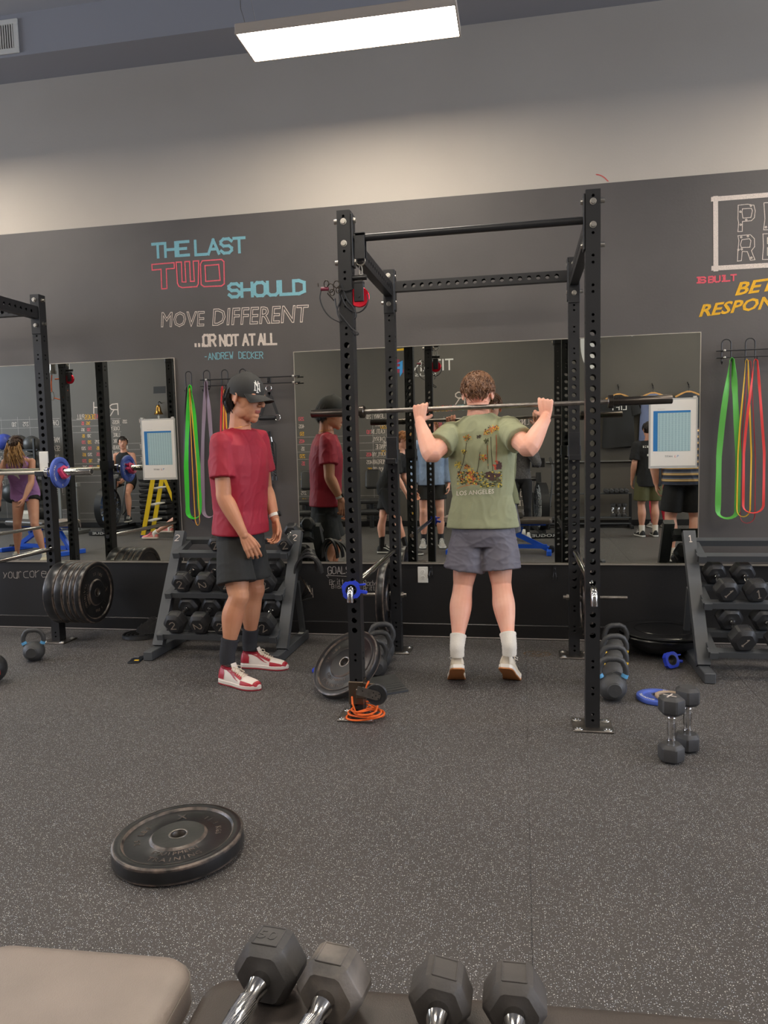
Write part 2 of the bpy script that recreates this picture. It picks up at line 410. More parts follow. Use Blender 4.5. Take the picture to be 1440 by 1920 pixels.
# ---------------------------------------------------------------- ceiling panels
M_panel_light = mat('led_diffuser', (255, 250, 240), .5, emis=(1.0, .905, .78), estr=PANEL_STRENGTH)
M_lampcase = mat('lamp_casing', (205, 190, 172), .5)
def panel(x, y, label, first=None):
    t = thing('ceiling_light', label, 'light', (x, y, 3.7), group='long ceiling lights hanging on wires')
    W_, D_ = 1.232, .315
    fr = MB(); fr.box((0, 0, .028), (W_, D_, .045), r=.004)
    for s_ in (-1, 1):
        fr.box((0, s_*(D_/2-.004), .002), (W_, .008, .014)); fr.box((s_*(W_/2-.004), 0, .002), (.008, D_-.016, .014))
    fr.build('frame', M_lampcase, t)
    MB().box((0, 0, .003), (W_-.018, D_-.018, .003)).build('diffuser', M_panel_light, t)
    for s_ in (-1, 1):
        wv = MB(); wv.tube([(s_*.56, -.13, .05), (s_*.57, -.13, .09), (s_*.585, -.13, .14), (s_*.585, -.13, CZ-3.7)], .0022, 6)
        wv.tube([(s_*.56, .13, .05), (s_*.585, .0, .35), (s_*.585, 0, CZ-3.7)], .0018, 6); wv.build('wire', M_steel, t)
    return t
Lb = {(0, 0): 'white glowing ceiling light in view above the lifters', (1, 0): 'ceiling light above the right dumbbell rack', (-1, 0): 'ceiling light above the left squat rack',
      (0, 1): 'ceiling light above the open floor near the camera', (1, 1): 'ceiling light above the floor right of the camera', (-1, 1): 'ceiling light above the floor left of the camera',
      (0, 2): 'ceiling light behind the camera before the scoreboard wall', (1, 2): 'ceiling light before the hanging shirts', (-1, 2): 'ceiling light above the exercise bikes',
      (-2, 0): 'farthest left ceiling light along the mirror wall', (-2, 1): 'farthest left ceiling light of the middle row', (-2, 2): 'farthest left ceiling light before the scoreboard wall',
      (2, 0): 'farthest right ceiling light along the mirror wall', (2, 1): 'farthest right ceiling light of the middle row', (2, 2): 'farthest right ceiling light of the row behind'}
for i in (-2, -1, 0, 1, 2):
    for j, yy in enumerate((4.278, 1.75, -.8)): panel(-.935+i*3.45, yy, Lb[(i, j)])
# ---------------------------------------------------------------- mirrors
def wall_mirror(x0, x1, label, z0=.548, z1=2.09):
    t = thing('wall_mirror', label, 'mirror', ((x0+x1)/2, WY, z0), world=True, group='frameless wall mirrors')
    MB().box(((x0+x1)/2, WY+.0028, (z0+z1)/2), (x1-x0, .0055, z1-z0)).build('glass', M_mirror, t)
    e = MB(); e.box(((x0+x1)/2, WY-.0002, z1+.0022), (x1-x0+.008, .010, .0045)); e.box((x1+.0022, WY-.0002, (z0+z1)/2), (.0045, .010, z1-z0)); e.box((x0-.0022, WY-.0002, (z0+z1)/2), (.0045, .010, z1-z0))
    e.build('polished_edge', M_edge, t)
wall_mirror(-7.4, -2.567, 'long wall mirror behind the left squat rack')
wall_mirror(-1.626, 1.172, 'wide wall mirror behind the centre squat rack')
# ---------------------------------------------------------------- chalk lettering on the back wall
YC = WY+.0055
def putw(x, z, y=YC): return (x, y, z)
def chalk(text, pl, pr, cap, m, w_, gap=.3, wfac=None, shear=0, jit=.02, name='chalk_lettering', Y=YC, rng=None, label=None, parent=None):
    """pl, pr: pixels of the left and right end of the baseline; cap: pixel of the top at left"""
    a = P(*pl, y=Y); b = P(*pr, y=Y); c = P(*cap, y=Y); hgt = c.z-a.z; L_ = b.x-a.x
    n = sum(.55 if ch in 'iIl.!1:' else 1 for ch in text); wid = L_/(n*(1+gap)-gap)
    mb = MB(); dz = (b.z-a.z)
    put = lambda x, z: (a.x+x, Y, a.z+z+dz*x/L_)
    scribe(mb, text, 0, 0, hgt, wid, w_, put, gap, jit, shear)
    return mb.build(name, m, parent or wb, smooth=0, label=label)
def ftext(text, pl, pr, ptop, m, outline=None, shear=0, name='chalk_lettering', Y=YC, flip=False, put=None, parent=None, label=None):
    vs, fs = glyphs(text, shear=shear, outline=bool(outline), bevel=outline or 0)
    if not vs: return
    x0 = min(v[0] for v in vs); x1 = max(v[0] for v in vs); z0 = min(v[1] for v in vs); z1 = max(v[1] for v in vs)
    a = P(*pl, y=Y); b = P(*pr, y=Y); c = P(*ptop, y=Y)
    sx = (b.x-a.x)/(x1-x0); sz = (c.z-a.z)/(z1-z0)
    mb = MB(); mb.add([(a.x+(v[0]-x0)*sx, Y-.0003+ (v[2]*.02), a.z+(v[1]-z0)*sz+(b.z-a.z)*(v[0]-x0)/(x1-x0)) for v in vs], fs)
    return mb.build(name, m, parent or wb, smooth=0, label=label)
# techno capitals
chalk('THE', (287, 483), (354, 478), (286, 458), C_cyan, .021, .22, jit=0, label='filled blue chalk capitals THE')
chalk('LAST', (367, 478), (459, 472), (366, 452), C_cyan, .021, .22, jit=0, label='filled blue chalk capitals LAST')
chalk('SHOULD', (430, 557), (571, 550), (430, 533), C_cyan, .023, .24, jit=0, label='filled blue chalk capitals SHOULD')
chalk('...OR', (362, 649), (404, 648), (361, 629), C_white, .017, .22, jit=0, label='white block chalk word OR after three dots')
chalk('NOT', (413, 648), (447, 647), (413, 629), C_white, .016, .28, jit=0, label='white block chalk word NOT')
chalk('AT', (456, 647), (478, 646), (456, 628), C_white, .016, .28, jit=0, label='white block chalk word AT')
chalk('ALL', (485, 646), (518, 645), (485, 627), C_white, .016, .28, jit=0, label='white block chalk word ALL')
chalk('-ANDREW', (383, 675), (437, 672), (383, 663), C_cyan, .006, .35, label='thin blue chalk name line under the quote')
chalk('DECKER', (448, 672), (493, 672), (448, 660), C_cyan, .006, .35, label='thin blue chalk surname line under the quote')
ftext('MOVE', (302, 614), (385, 612), (303, 585), C_white, outline=.016, shear=.12, label='outlined white chalk capitals MOVE')
ftext('DIFFERENT', (398, 611), (580, 604), (398, 579), C_white, outline=.016, shear=.14, label='outlined white chalk capitals DIFFERENT')
def outline_px(polys, m, w_, name='chalk_lettering', label=None, Y=YC, closed=True):
    mb = MB()
    for pl in polys:
        pts = []
        for (x, y) in pl: q = P(x, y, y=Y); pts.append((q.x, q.z))
        if closed: pts.append(pts[0])
        rib(mb, pts, w_, lambda a, b: (a, Y, b))
    return mb.build(name, m, wb, smooth=0, label=label)
z = lambda pts: [(240+x/3.79, 420+y/3.79) for x, y in pts]
outline_px([z([(170, 288), (328, 275), (330, 315), (272, 320), (277, 458), (240, 461), (235, 322), (172, 328)]),
            z([(342, 272), (380, 270), (385, 412), (412, 413), (404, 268), (438, 266), (444, 408), (472, 407), (464, 264), (502, 262), (500, 425), (490, 445), (385, 452), (362, 442), (352, 420)]),
            z([(528, 262), (665, 252), (682, 268), (685, 425), (665, 440), (540, 445), (520, 430), (515, 285)]), z([(548, 296), (645, 288), (655, 400), (553, 408)])], C_pink, .009, label='outlined red chalk capitals TWO')
z = lambda pts: [(1240+x/5.33, 320+y/5.33) for x, y in pts]
# hollow rusty capitals inside the chalk frame
def circ(cx, cy, r_=8): return [(cx+r_*math.cos(k*PI/4), cy+r_*math.sin(k*PI/4)) for k in range(8)]
outline_px([z([(768, 345), (860, 335), (925, 345), (938, 400), (930, 470), (900, 500), (810, 508), (808, 608), (765, 610), (772, 520), (765, 480)]), z([(810, 382), (900, 376), (910, 400), (895, 468), (815, 475), (806, 420)]),
            z([(765, 650), (890, 640), (930, 680), (932, 760), (900, 800), (915, 840), (935, 890), (890, 895), (860, 810), (808, 806), (800, 900), (760, 905), (765, 800), (775, 700)]), z([(805, 690), (880, 680), (895, 700), (885, 765), (800, 768), (790, 740)]),
            z([(1025, 322), (1160, 316), (1160, 360), (1075, 362), (1075, 420), (1150, 420), (1150, 455), (1075, 455), (1075, 545), (1160, 545), (1160, 590), (1022, 592), (1035, 480)]),
            z([(1015, 632), (1160, 626), (1160, 668), (1060, 670), (1060, 730), (1150, 730), (1150, 765), (1060, 770), (1060, 845), (1160, 845), (1160, 885), (1010, 888), (1020, 760)])]
           + [z(circ(*c)) for c in ((790, 410), (895, 350), (848, 492), (793, 540), (798, 665), (865, 655), (770, 790), (803, 785), (900, 870), (1045, 565))], C_white, .0042, label='hollow white capitals P, R and E with rivet holes')
fr_ = MB()
for a, b, h in (((518, 285), (1160, 235), 50), ((522, 975), (1160, 940), 50)):
    pa, pb = [P(*z([q])[0], y=YC) for q in (a, b)]; rib(fr_, [(pa.x, pa.z), (pb.x, pb.z)], .030, lambda x, q: (x, YC, q))
pa, pb = [P(*z([q])[0], y=YC) for q in ((542, 275), (545, 985))]; rib(fr_, [(pa.x, pa.z), (pb.x, pb.z)], .030, lambda x, q: (x, YC-.0004, q))
fr_.build('chalk_frame', C_white, wb, smooth=0, label='thick white chalk box around the hollow letters')
z1 = lambda x, y: (1240+x/5.33, 320+y/5.33)
chalk('IS', z1(345, 1122), z1(440, 1118), z1(345, 1068), C_pink, .010, .35, jit=0, label='pink chalk word IS')
chalk('BUILT', z1(473, 1118), z1(745, 1095), z1(473, 1062), C_pink, .010, .3, jit=0, label='pink chalk word BUILT')
for w_ in (('BET', z1(735, 1250), z1(1170, 1190), z1(760, 1120)), ('RESPON', z1(375, 1465), z1(1150, 1370), z1(395, 1340))): ftext(*w_, C_yellow, outline=.026, shear=.3, name='chalk_stroke_edges')
ftext('BET', z1(735, 1250), z1(1170, 1190), z1(760, 1120), C_yellow, shear=.3, label='yellow brushed slanted word cut off at BET')
ftext('RESPON', z1(375, 1465), z1(1150, 1370), z1(395, 1340), C_yellow, shear=.3, label='yellow brushed slanted word cut off at RESPON')
YP = WY-.0135
chalk('your', (7, 1085), (42, 1083), (7, 1068), C_dim, .0045, .35, jit=.05, Y=YP, label='handwritten chalk word your')
chalk('core!', (45, 1083), (93, 1081), (45, 1066), C_dim, .0045, .35, jit=.05, Y=YP, label='handwritten chalk word core')
chalk('GOALS', (615, 1076), (656, 1075), (615, 1063), C_dim, .005, .3, jit=.04, Y=YP, label='handwritten chalk word GOALS')
outline_px([[(612, 1079), (662, 1081)], [(612, 1079), (617, 1076)], [(612, 1079), (616, 1083)]], C_dim, .003, 'chalk_arrow', 'thin chalk arrow under the goals heading', YP, False)
chalk('Britt', (618, 1096), (645, 1095), (618, 1087), C_dim, .0032, .3, jit=.05, Y=YP); chalk('Bliss:', (622, 1103), (648, 1103), (622, 1096), C_dim, .0032, .3, jit=.05, Y=YP)
chalk('Bodyw', (682, 1098), (711, 1098), (682, 1088), C_dim, .0032, .3, jit=.05, Y=YP); chalk('Britt', (682, 1107), (703, 1107), (682, 1099), C_dim, .0032, .3, jit=.05, Y=YP)
red = MB()
for k in range(9):
    q = P(1118+k*2.5, 327+k*k*.18, y=WY+.019); rib(red, [(q.x, q.z), (q.x+.008, q.z-.004)], .006, lambda a, b: (a, WY+.0190, b))
red.build('red_scuff', mat('red_scuff', (200, 90, 85), .9), wb, smooth=0)
# ---------------------------------------------------------------- the opposite wall (seen in the mirrors)
YO = OY+.0045
def om(px, py): q = PM(px, py, y=OY); return q.x, q.z
rngc = random.Random(3)
def puto(x, z): return (x, YO, z)
def otext(text, xl, z, hgt, wid, m, w_=.008, gap=.35, jit=.05):
    """writing on the opposite wall read by someone facing it: runs towards -x"""
    mb = MB(); put = lambda a, b: (xl-a, YO, z+b)
    scribe(mb, text, 0, 0, hgt, wid, w_, put, gap, jit, rng=rngc); return mb
def board(px0, py0, px1, pz_bot, rows, names, vcols, label, header=None, hcols=None):
    xa, zt = om(px0, py0); xb, _ = om(px1, py0); _, zb = om((px0+px1)/2, pz_bot)
    g = MB(); dz = (zt-zb)/rows
    for k in range(rows+1): rib(g, [(xa, zt-k*dz), (xb, zt-k*dz+rngc.uniform(-.01, .01))], .007, puto)
    for f in vcols: x = xa+(xb-xa)*f; rib(g, [(x, zt+.05), (x, zb)], .007, puto)
    g.build('chalk_grid', C_dim, wf, smooth=0, label=label)
    tx = MB(); nb = {m_: MB() for m_ in (C_white, C_yellow, C_pink)}
    x0 = xb                              # the names stand in the column that starts at the larger x
    for k, nm in enumerate(names):
        if not nm: continue
        t = otext(nm, x0-.03, zt-(k+1)*dz+dz*.2, dz*.55, dz*.22, C_white); tx.add(t.v, t.f)
        for q, f in enumerate(vcols[::-1][1:] or [0.3]):
            if rngc.random() < .75:
                mm = [C_white, C_yellow, C_pink][(q+k) % 3 if hcols else 0]; s_ = str(rngc.choice([115, 135, 150, 165, 185, 210, 225, 250, 275, 310, 365, 405]))
                t = otext(s_, xa+(xb-xa)*f-.03, zt-(k+1)*dz+dz*.22, dz*.45, dz*.19, mm); nb[mm].add(t.v, t.f)
    tx.build('chalk_names', C_white, wf, smooth=0, label='chalk first names: '+', '.join(n for n in names if n)[:60].lower())
    for m_, b_ in nb.items():
        if b_.f: b_.build('chalk_numbers', m_, wf, smooth=0)
board(0, 788, 112, 990, 13, ['CHRIS P', '', 'MARKY', 'SEAN', 'JAMES', 'LIZ', '', 'KIM', 'DEB'], [.02, .3, .5, .75, .98], 'white chalk score grid behind the medicine balls')
board(133, 788, 226, 985, 17, ['ROSS', 'CASEY', 'LUKE', 'MARK', 'CRAIG', 'NATE', 'JAMIE', 'DANIEL', 'ZEKE'], [.02, .3, .42, .58, .75], 'chalk record grid with coloured lift columns', hcols=1)
board(226, 784, 275, 985, 17, ['FISH', 'LOU', 'BEN', 'TEX', 'SCOT', 'JLO', 'KYLE', 'DOT', 'GIA'], [.3, .98], 'chalk grid column left of the ladder')
board(556, 778, 724, 985, 15, ['JENNY', 'HEIDI', 'KAITLIN', 'CHERYL', 'ANGIE', 'KAYLYN', 'MORGAN', 'TAYLOR', 'ZOE', 'PETE', 'JILL', 'AVA'], [.0, .1, .45, .85, 1.], 'chalk score grid behind the boy in black', hcols=1)
board(728, 790, 995, 985, 12, ['LINDA', 'CONNIE', 'EMMA', 'AMY', 'PAM', 'TINA', 'ELLE', 'GREG', 'NICO', 'KATIE', 'HEATH'], [.0, .2, .4, .6, .8, 1.], 'wide chalk score grid behind the lifter', hcols=1)
for px, pyb, word, m_, wd in ((148, 786, 'Pull', C_white, .05), (168, 786, 'Deads', C_yellow, .05), (186, 785, 'Squat', C_pink, .05), (812, 772, 'Pull', C_white, .06), (826, 771, 'Deads', C_yellow, .06), (842, 770, 'Squat', C_pink, .06), (858, 769, 'Bench', C_cyan, .06)):
    x, z_ = om(px, pyb); t = otext(word.upper(), x+.11, z_, .085, wd*.62, m_); t.build('chalk_heading', m_, wf, smooth=0)
for px, py, s_ in ((222, 778, 'R'), (191, 774, 'H'), (872, 757, 'R')):
    x, z_ = om(px, py); t = otext(s_, x, z_, .2, .16, C_white, .018); t.build('chalk_letter', C_white, wf, smooth=0)
# painted wall signs: club logo and name, the white oval
def sign(text, pxl, pyb, pxr, pyt, m, name='sign_letters', label=None, shear=0):
    vs, fs = glyphs(text, shear=shear); xa, za = om(pxl, pyb); xb, zt = om(pxr, pyt)
    x0 = min(v[0] for v in vs); x1 = max(v[0] for v in vs); y0 = min(v[1] for v in vs); y1 = max(v[1] for v in vs)
    mb = MB(); mb.add([(xb-(v[0]-x0)/(x1-x0)*(xb-xa), YO+.001, za+(v[1]-y0)/(y1-y0)*(zt-za)) for v in vs], fs)
    mb.build(name, m, wf, smooth=0, label=label)
M_signw = mat('sign_white', (228, 226, 220), .6); M_signb = mat('sign_blue', (70, 165, 235), .5); M_signr = mat('sign_red', (170, 60, 85), .5); M_signy = mat('sign_yellow', (240, 195, 40), .5)
sign('TITAN', 774, 697, 850, 672, M_signw, label='white letters of the wall name TITAN'); sign('SI US', 778, 706, 818, 699, M_signw)
def opoly(px, m, name, label, dy=.001):
    mb = MB(); n = len(px); pts = [om(*p) for p in px]
    mb.loft([[(x, OY+.002, z_) for x, z_ in pts], [(x, OY+.0045+dy, z_) for x, z_ in pts]]); return mb.build(name, m, wf, smooth=0, label=label)
opoly([(743, 674), (744, 699), (757, 699), (757, 693), (749, 693), (749, 674)], M_signr, 'sign_mark', 'red shadow of the wall logo')
opoly([(743.5, 682), (755, 676), (755, 698), (750, 706.5), (749.5, 695), (750, 692), (743, 692), (743, 688), (750, 687), (750, 682)], M_signb, 'sign_mark', 'sky blue flag shaped wall logo', .004)
opoly([(741, 655), (757, 653), (757, 657), (741, 658.5)], M_signy, 'sign_mark', 'yellow bar of the wall logo')
opoly([(1087+38*math.cos(a)*.5+20, 640+52*math.sin(a)) for a in [k*PI/16 for k in range(32)]], M_signw, 'sign_disc', 'large white oval painted high on the opposite wall')
opoly([(1185+8*math.cos(a), 612+19*math.sin(a)) for a in [k*PI/12 for k in range(24)]], M_signw, 'sign_disc', 'small white round mark high on the opposite wall')
opoly([(288, 725), (311, 724), (311, 737), (288, 738)], M_trim, 'plaque', 'small black framed plaque above the bell')
# ================================================================ squat racks
UW, UD = .066, .076                     # upright section
def holed_tube(L_, holes_f, sideholes=(), w_=UW, d=UD, t=.005):
    """square tube along z with real holes through the front and back faces; holes: (z, r)"""
    mb = MB(); n = 16
    def face(M, width, holes):
        hs = sorted(holes); z = 0.0
        def strip(za, zb):
            if zb-za > 1e-5: mb.add([(-width/2, 0, za), (width/2, 0, za), (width/2, 0, zb), (-width/2, 0, zb)], [(0, 1, 2, 3)], 0, M)
        for i, (hz, r_) in enumerate(hs):
            lo = max(z, hz-r_*1.35) if i == 0 or hs[i-1][0]+hs[i-1][1]*1.35 < hz-r_*1.35 else (hs[i-1][0]+hz)/2
            hi = hz+r_*1.35
            if i < len(hs)-1 and hs[i+1][0]-hs[i+1][1]*1.35 < hi: hi = (hz+hs[i+1][0])/2
            strip(z, lo); z = hi
            outer = []; inner = []; back = []
            cs = [(-1, -1), (-.5, -1), (0, -1), (.5, -1), (1, -1), (1, -.5), (1, 0), (1, .5), (1, 1), (.5, 1), (0, 1), (-.5, 1), (-1, 1), (-1, .5), (-1, 0), (-1, -.5)]
            for (u, v_) in cs:
                outer.append((u*width/2, 0, (lo+hi)/2+v_*(hi-lo)/2)); a = math.atan2(v_, u)
                inner.append((r_*math.cos(a), 0, hz+r_*math.sin(a))); back.append((r_*math.cos(a), t, hz+r_*math.sin(a)))
            fs = []
            for k in range(16):
                q = (k+1) % 16; fs.append((k, q, 16+q, 16+k)); fs.append((16+k, 16+q, 32+q, 32+k))
            mb.add(outer+inner+back, fs, 0, M)
        strip(z, L_)
    face(Matrix.Translation((0, -d/2, 0)), w_, holes_f)
    face(Matrix.Translation((0, d/2, 0)) @ Matrix.Rotation(PI, 4, 'Z'), w_, holes_f)
    face(Matrix.Translation((w_/2, 0, 0)) @ Matrix.Rotation(PI/2, 4, 'Z'), d, sideholes)
    face(Matrix.Translation((-w_/2, 0, 0)) @ Matrix.Rotation(-PI/2, 4, 'Z'), d, sideholes)
    mb.add([(-w_/2, -d/2, L_), (w_/2, -d/2, L_), (w_/2, d/2, L_), (-w_/2, d/2, L_)], [(0, 1, 2, 3)])
    return mb
UH = 2.52
big = [(1.878-k*.0509, .0142) for k in range(29)]
small = [(z_, .0068) for z_ in (.035, .065, .165, .195, .297, .327, 1.93, 1.96, 2.064, 2.094, 2.196, 2.227, 2.327, 2.357, 2.492)]
sidesm = [(z_, .0068) for z_ in (.165, .195, .297, .327, 1.93, 1.96, 2.064, 2.094, 2.196, 2.227)]
def flat_bolt(mb, p, ax, r_=.0125, l=.011):
    mb.append((V(p), V(ax), r_, l))
def build_bolts(lst, parent):
    for (p, ax, r_, l) in lst:
        MB().tube([p, p+ax*.0028, p+ax*.003, p+ax*l], [r_*1.25, r_*1.25, r_, r_*.9], 12).build('bolt', M_zinc, parent)
def make_rack(name, label, x0, x1, yf, yr, loc):
    """uprights at x0, x1 and yf (front), yr (rear)"""
    t = thing(name, label, 'squat rack', loc)
    up = holed_tube(UH, big+small, sidesm).build('upright', M_black, t); first = True
    bp = MB(); bp.box((0, 0, .005), (.190, .175, .009), r=.002)
    bpl = bp.build('base_plate', M_steel, t)
    bb = None
    for sx in (-1, 1):
        for sy in (-1, 1):
            if bb is None: bb = MB().lathe([(0, .017), (.010, .0165), (.0115, .012), (.021, .0115), (.022, .0095)], 16).build('anchor_bolt', M_zinc, bpl); q = bb
            else: q = bb.copy(); COL.objects.link(q)
            q.location = (sx*.068, sy*.060, 0)
    for ix, x in enumerate((x0, x1)):
        for iy, y in enumerate((yf, yr)):
            if first: o = up; b = bpl; first = False
            else: o = up.copy(); COL.objects.link(o); b = copy_tree(bpl)
            o.location = (x, y, .009); b.location = (x, y, 0)
    # pull-up bar with its end plates
    zb = 2.402
    MB().tube([(x0+UW/2+.008, yf, zb), (x1-UW/2-.008, yf, zb+.002)], .0175, 18).build('pull_up_bar', M_black, t)
    for x, s_ in ((x0, 1), (x1, -1)):
        pl = MB().box((x+s_*(UW/2+.005), yf, 2.39), (.009, .066, .25), r=.002)
        o = pl.build('end_plate', M_black, t)
        b = []
        for z_ in (2.29, 2.487): flat_bolt(b, (x+s_*(UW/2+.009), yf, z_), (s_, 0, 0)); flat_bolt(b, (x-s_*(UW/2), yf, z_), (-s_, 0, 0), l=.022)
        for z_ in (2.475, 2.372): flat_bolt(b, (x, yf-UD/2, z_), (0, -1, 0))
        build_bolts(b, o)
    # rear cross beam and side beams, all with holes
    def beam(nm, a, b, z_, w_=.064, hr=.0138, sp=.0565, holes=True):
        a = V(a); b = V(b); L_ = (b-a).length; n = int((L_-.06)/sp); off = (L_-(n-1)*sp)/2
        hs = [(off+k*sp, hr) for k in range(n)]
        m = holed_tube(L_, hs, (), w_, .05, .004)
        o = m.build(nm, M_black, t); d = (b-a).normalized()
        # tube axis z -> d, front face -y -> keep the holes on the vertical faces
        side = V((0, 0, 1)).cross(d)
        o.matrix_local = Matrix(((V((0, 0, 1)).x, -side.x, d.x, a.x), (0, -side.y, d.y, a.y), (1, -side.z, d.z, a.z), (0, 0, 0, 1)))
        return o
    beam('rear_beam', (x0+UW/2, yr, 2.422), (x1-UW/2, yr, 2.422), 0)
    for x in (x0, x1):
        beam('side_beam', (x, yf+UD/2, 2.40), (x, yr-UD/2, 2.40), 0, .085, .011, .0565)
        MB().box((x, yf+UD/2+.003, 2.39), (.066, .006, .24), r=.002).build('end_plate', M_black, t)
        pl = MB().box((x, yr-UD/2-.003, 2.375), (.070, .006, .25), r=.002)
        o = pl.build('end_plate', M_black, t); b = []
        flat_bolt(b, (x, yr-UD/2-.006, 2.49), (0, -1, 0)); flat_bolt(b, (x, yr-UD/2-.006, 2.31), (0, -1, 0))
        s_ = 1 if x == x0 else -1
        for z_ in (2.325, 2.49): flat_bolt(b, (x+s_*UW/2, yr, z_), (s_, 0, 0)); flat_bolt(b, (x-s_*UW/2, yr, z_), (-s_, 0, 0), l=.022)
        build_bolts(b, o)
        pl = MB().box((x+s_*(UW/2+.004), yr, 2.40), (.007, .07, .26), r=.002).build('end_plate', M_black, t)
    # plate storage pegs out of the rear uprights, safeties, hooks
    for x, s_ in ((x0, -1), (x1, 1)):
        m = MB().tube([(x-s_*(UW/2+.035), yr, .387), (x+s_*.33, yr, .387)], .0118, 14)
        m.tube([(x-s_*(UW/2), yr, .387), (x-s_*(UW/2+.016), yr, .387)], .0195, 6); m.tube([(x+s_*(UW/2), yr, .387), (x+s_*(UW/2+.008), yr, .387)], .03, 16)
        m.build('storage_peg', M_steel, t)
        g = MB().tube([(x, yr+.05, .698), (x, yf-.085, .690), (x, yf-.10, .682), (x, yf-.112, .660), (x, yf-.114, .622)], .0165, 16)
        g.build('safety_bar', M_chrome, t)
    return t
RX0, RX1, RYF, RYR = -.837, .331, 3.632, 4.87
rack = make_rack('squat_rack', 'black steel squat rack with pull-up bar in the middle, around the lifter', RX0, RX1, RYF, RYR, (0, 0, 0))
rack2 = make_rack('squat_rack', 'black squat rack cut off by the left edge, holding a bar with blue plates', RX0, RX1, RYF+.01, RYR+.016, (-3.734, 0, 0))
# J-cups
def jcup(t, x, y, z, mface, mbody, hang=1):
    m = MB().box((x, y-UD/2-.007, z+.085), (UW+.004, .010, .175), r=.002)
    o = m.build('jcup', mface, t)
    m = MB().box((x, y-UD/2-.040, z+.002), (UW+.006, .066, .010), r=.002).box((x, y-UD/2-.070, z+.015), (UW+.006, .009, .034), r=.002)
    for s_ in (-1, 1): m.box((x+s_*(UW/2+.004), y-.008, z+.055), (.006, UD+.012, .07), r=.002)
    m.box((x, y+UD/2+.004, z+.055), (UW+.012, .006, .07), r=.002)
    m.build('cradle', mbody, o); return o
for x in (RX0, RX1): jcup(rack, x, RYR, 1.277, M_black, M_black)
LBY = 4.808; LBZ = P(172, 884, y=LBY).z
for x in (RX0, RX1): jcup(rack2, x, RYR+.016, LBZ-.0228, M_white, M_black)
# ---------------------------------------------------------------- plates
def arc_text(mb, text, rad, size, z, centre=-PI/2, inward=True, ex=.0012, sp=1.0, mi=0):
    """letters along a circle; centre angle; tops point to the centre when inward"""
    adv = size*.72*sp/rad; n = len(text)
    for i, ch in enumerate(text):
        if ch == ' ': continue
        vs, fs = glyphs(ch, extrude=.02)
        xm = (min(v[0] for v in vs)+max(v[0] for v in vs))/2
        k = (i-(n-1)/2)*adv; a = centre+(k if inward else -k); rot = a+PI/2 if inward else a-PI/2
        M = Matrix.Rotation(rot, 4, 'Z') if False else None
        ca, sa = math.cos(a), math.sin(a); ux, uy_ = math.cos(rot), math.sin(rot); vx, vy = -uy_, ux
        out = []
        for v in vs:
            lx = (v[0]-xm)*size; ly = (v[1]-.35)*size
            out.append((rad*ca+ux*lx+vx*ly, rad*sa+uy_*lx+vy*ly, z+(v[2])/.02*ex))
        mb.add(out, fs, mi)
def make_plate(R_=.215, T=.062, mtl=None, texts=(), hubr=.095, insert=True, tz=-.0078):
    mtl = mtl or M_bumper
    h = T/2; rim = R_-.036
    prof = [(.0255, -h+.004), (.0255, -h), (hubr-.006, -h), (hubr, -h+.006), (hubr+.003, -h+.008), (rim-.004, -h+.008), (rim, -h+.002), (rim+.003, -h), (R_-.008, -h), (R_-.002, -h+.003), (R_, -h+.009),
            (R_, h-.009), (R_-.002, h-.003), (R_-.008, h), (rim+.003, h), (rim, h-.002), (rim-.004, h-.008), (hubr+.003, h-.008), (hubr, h-.006), (hubr-.006, h), (.0255, h), (.0255, h-.004)]
    body = MB().lathe(prof, 72)
    hub = MB().lathe([(.0255, -h-.001), (.033, -h-.001), (.034, -h+.001), (.034, h-.001), (.033, h+.0012), (.030, h+.0016), (.0262, h-.0005), (.0255, h-.002), (.0255, -h-.001)], 36)
    tx = MB()
    for (s_, r_, sz, c, inw) in texts:
        arc_text(tx, s_, r_, sz, h+tz, c, inw)
        b = MB(); arc_text(b, s_, r_, sz, h+tz, c, inw); tx.add([(v[0], -v[1], -v[2]) for v in b.v], [f[::-1] for f in b.f])
    wr = MB()
    for s_ in (1, -1):
        for pr in ([(R_-.0092, h+.0003), (R_-.0072, h+.0002), (R_-.0012, h-.0035), (R_+.0002, h-.0105)], [(rim-.0045, h-.0077), (rim-.001, h-.0028), (rim+.002, h+.0002), (rim+.004, h+.0003)], [(hubr+.0035, h-.0077), (hubr-.001, h-.0030), (hubr-.007, h+.0003)]):
            pr = [(a, s_*b) for a, b in pr]; wr.lathe(pr if s_ < 0 else pr[::-1], 72)
    return body, hub, tx, mtl, wr
TXT = (('TRAINING', .150, .032, -PI/2, True), ('EQUIPMENT', .115+.0, .026, -PI/2, True), ('25 LBS', .137, .030, PI*.93, False), ('11.3 KGS', .137, .027, PI*.12, False), ('X', .135, .05, PI/2, False))
_pl = {}
M_wornrub = mat('scuffed_rubber', (40, 38, 37), .32, 0, .3, 90, .9, 26, var2=(112, 98, 88))
def plate(label, loc, rot, R_=.215, T=.062, group=None, key='b', name='bumper_plate', mtl=None, insert=None):
    if key not in _pl:
        body, hub, tx, m, wr = make_plate(R_, T, mtl, TXT if key != 'blue' else (('OLYMPIC', .089, .021, PI/2, False), ('TRAINING', .089, .021, -PI/2, True), ('5', .089, .022, 0, False)), hubr=.095 if key != 'blue' else .048, tz=-.0078 if key != 'blue' else .0004)
        _pl[key] = (body.build('tmpb', m), hub.build('tmph', insert or M_steel), tx.build('tmpt', M_wornrub if key != 'blue' else M_white, smooth=0), wr.build('tmpw', M_wornrub if key != 'blue' else m))
        for o in _pl[key]: COL.objects.unlink(o)
    t = thing(name, label, 'weight plate', loc, rot, group)
    for nm, src in zip(('disc', 'hub', 'raised_lettering', 'scuffed_edge'), _pl[key]):
        o = link(nm, src.data, t, kind='stuff' if nm == 'raised_lettering' else None)
    return t
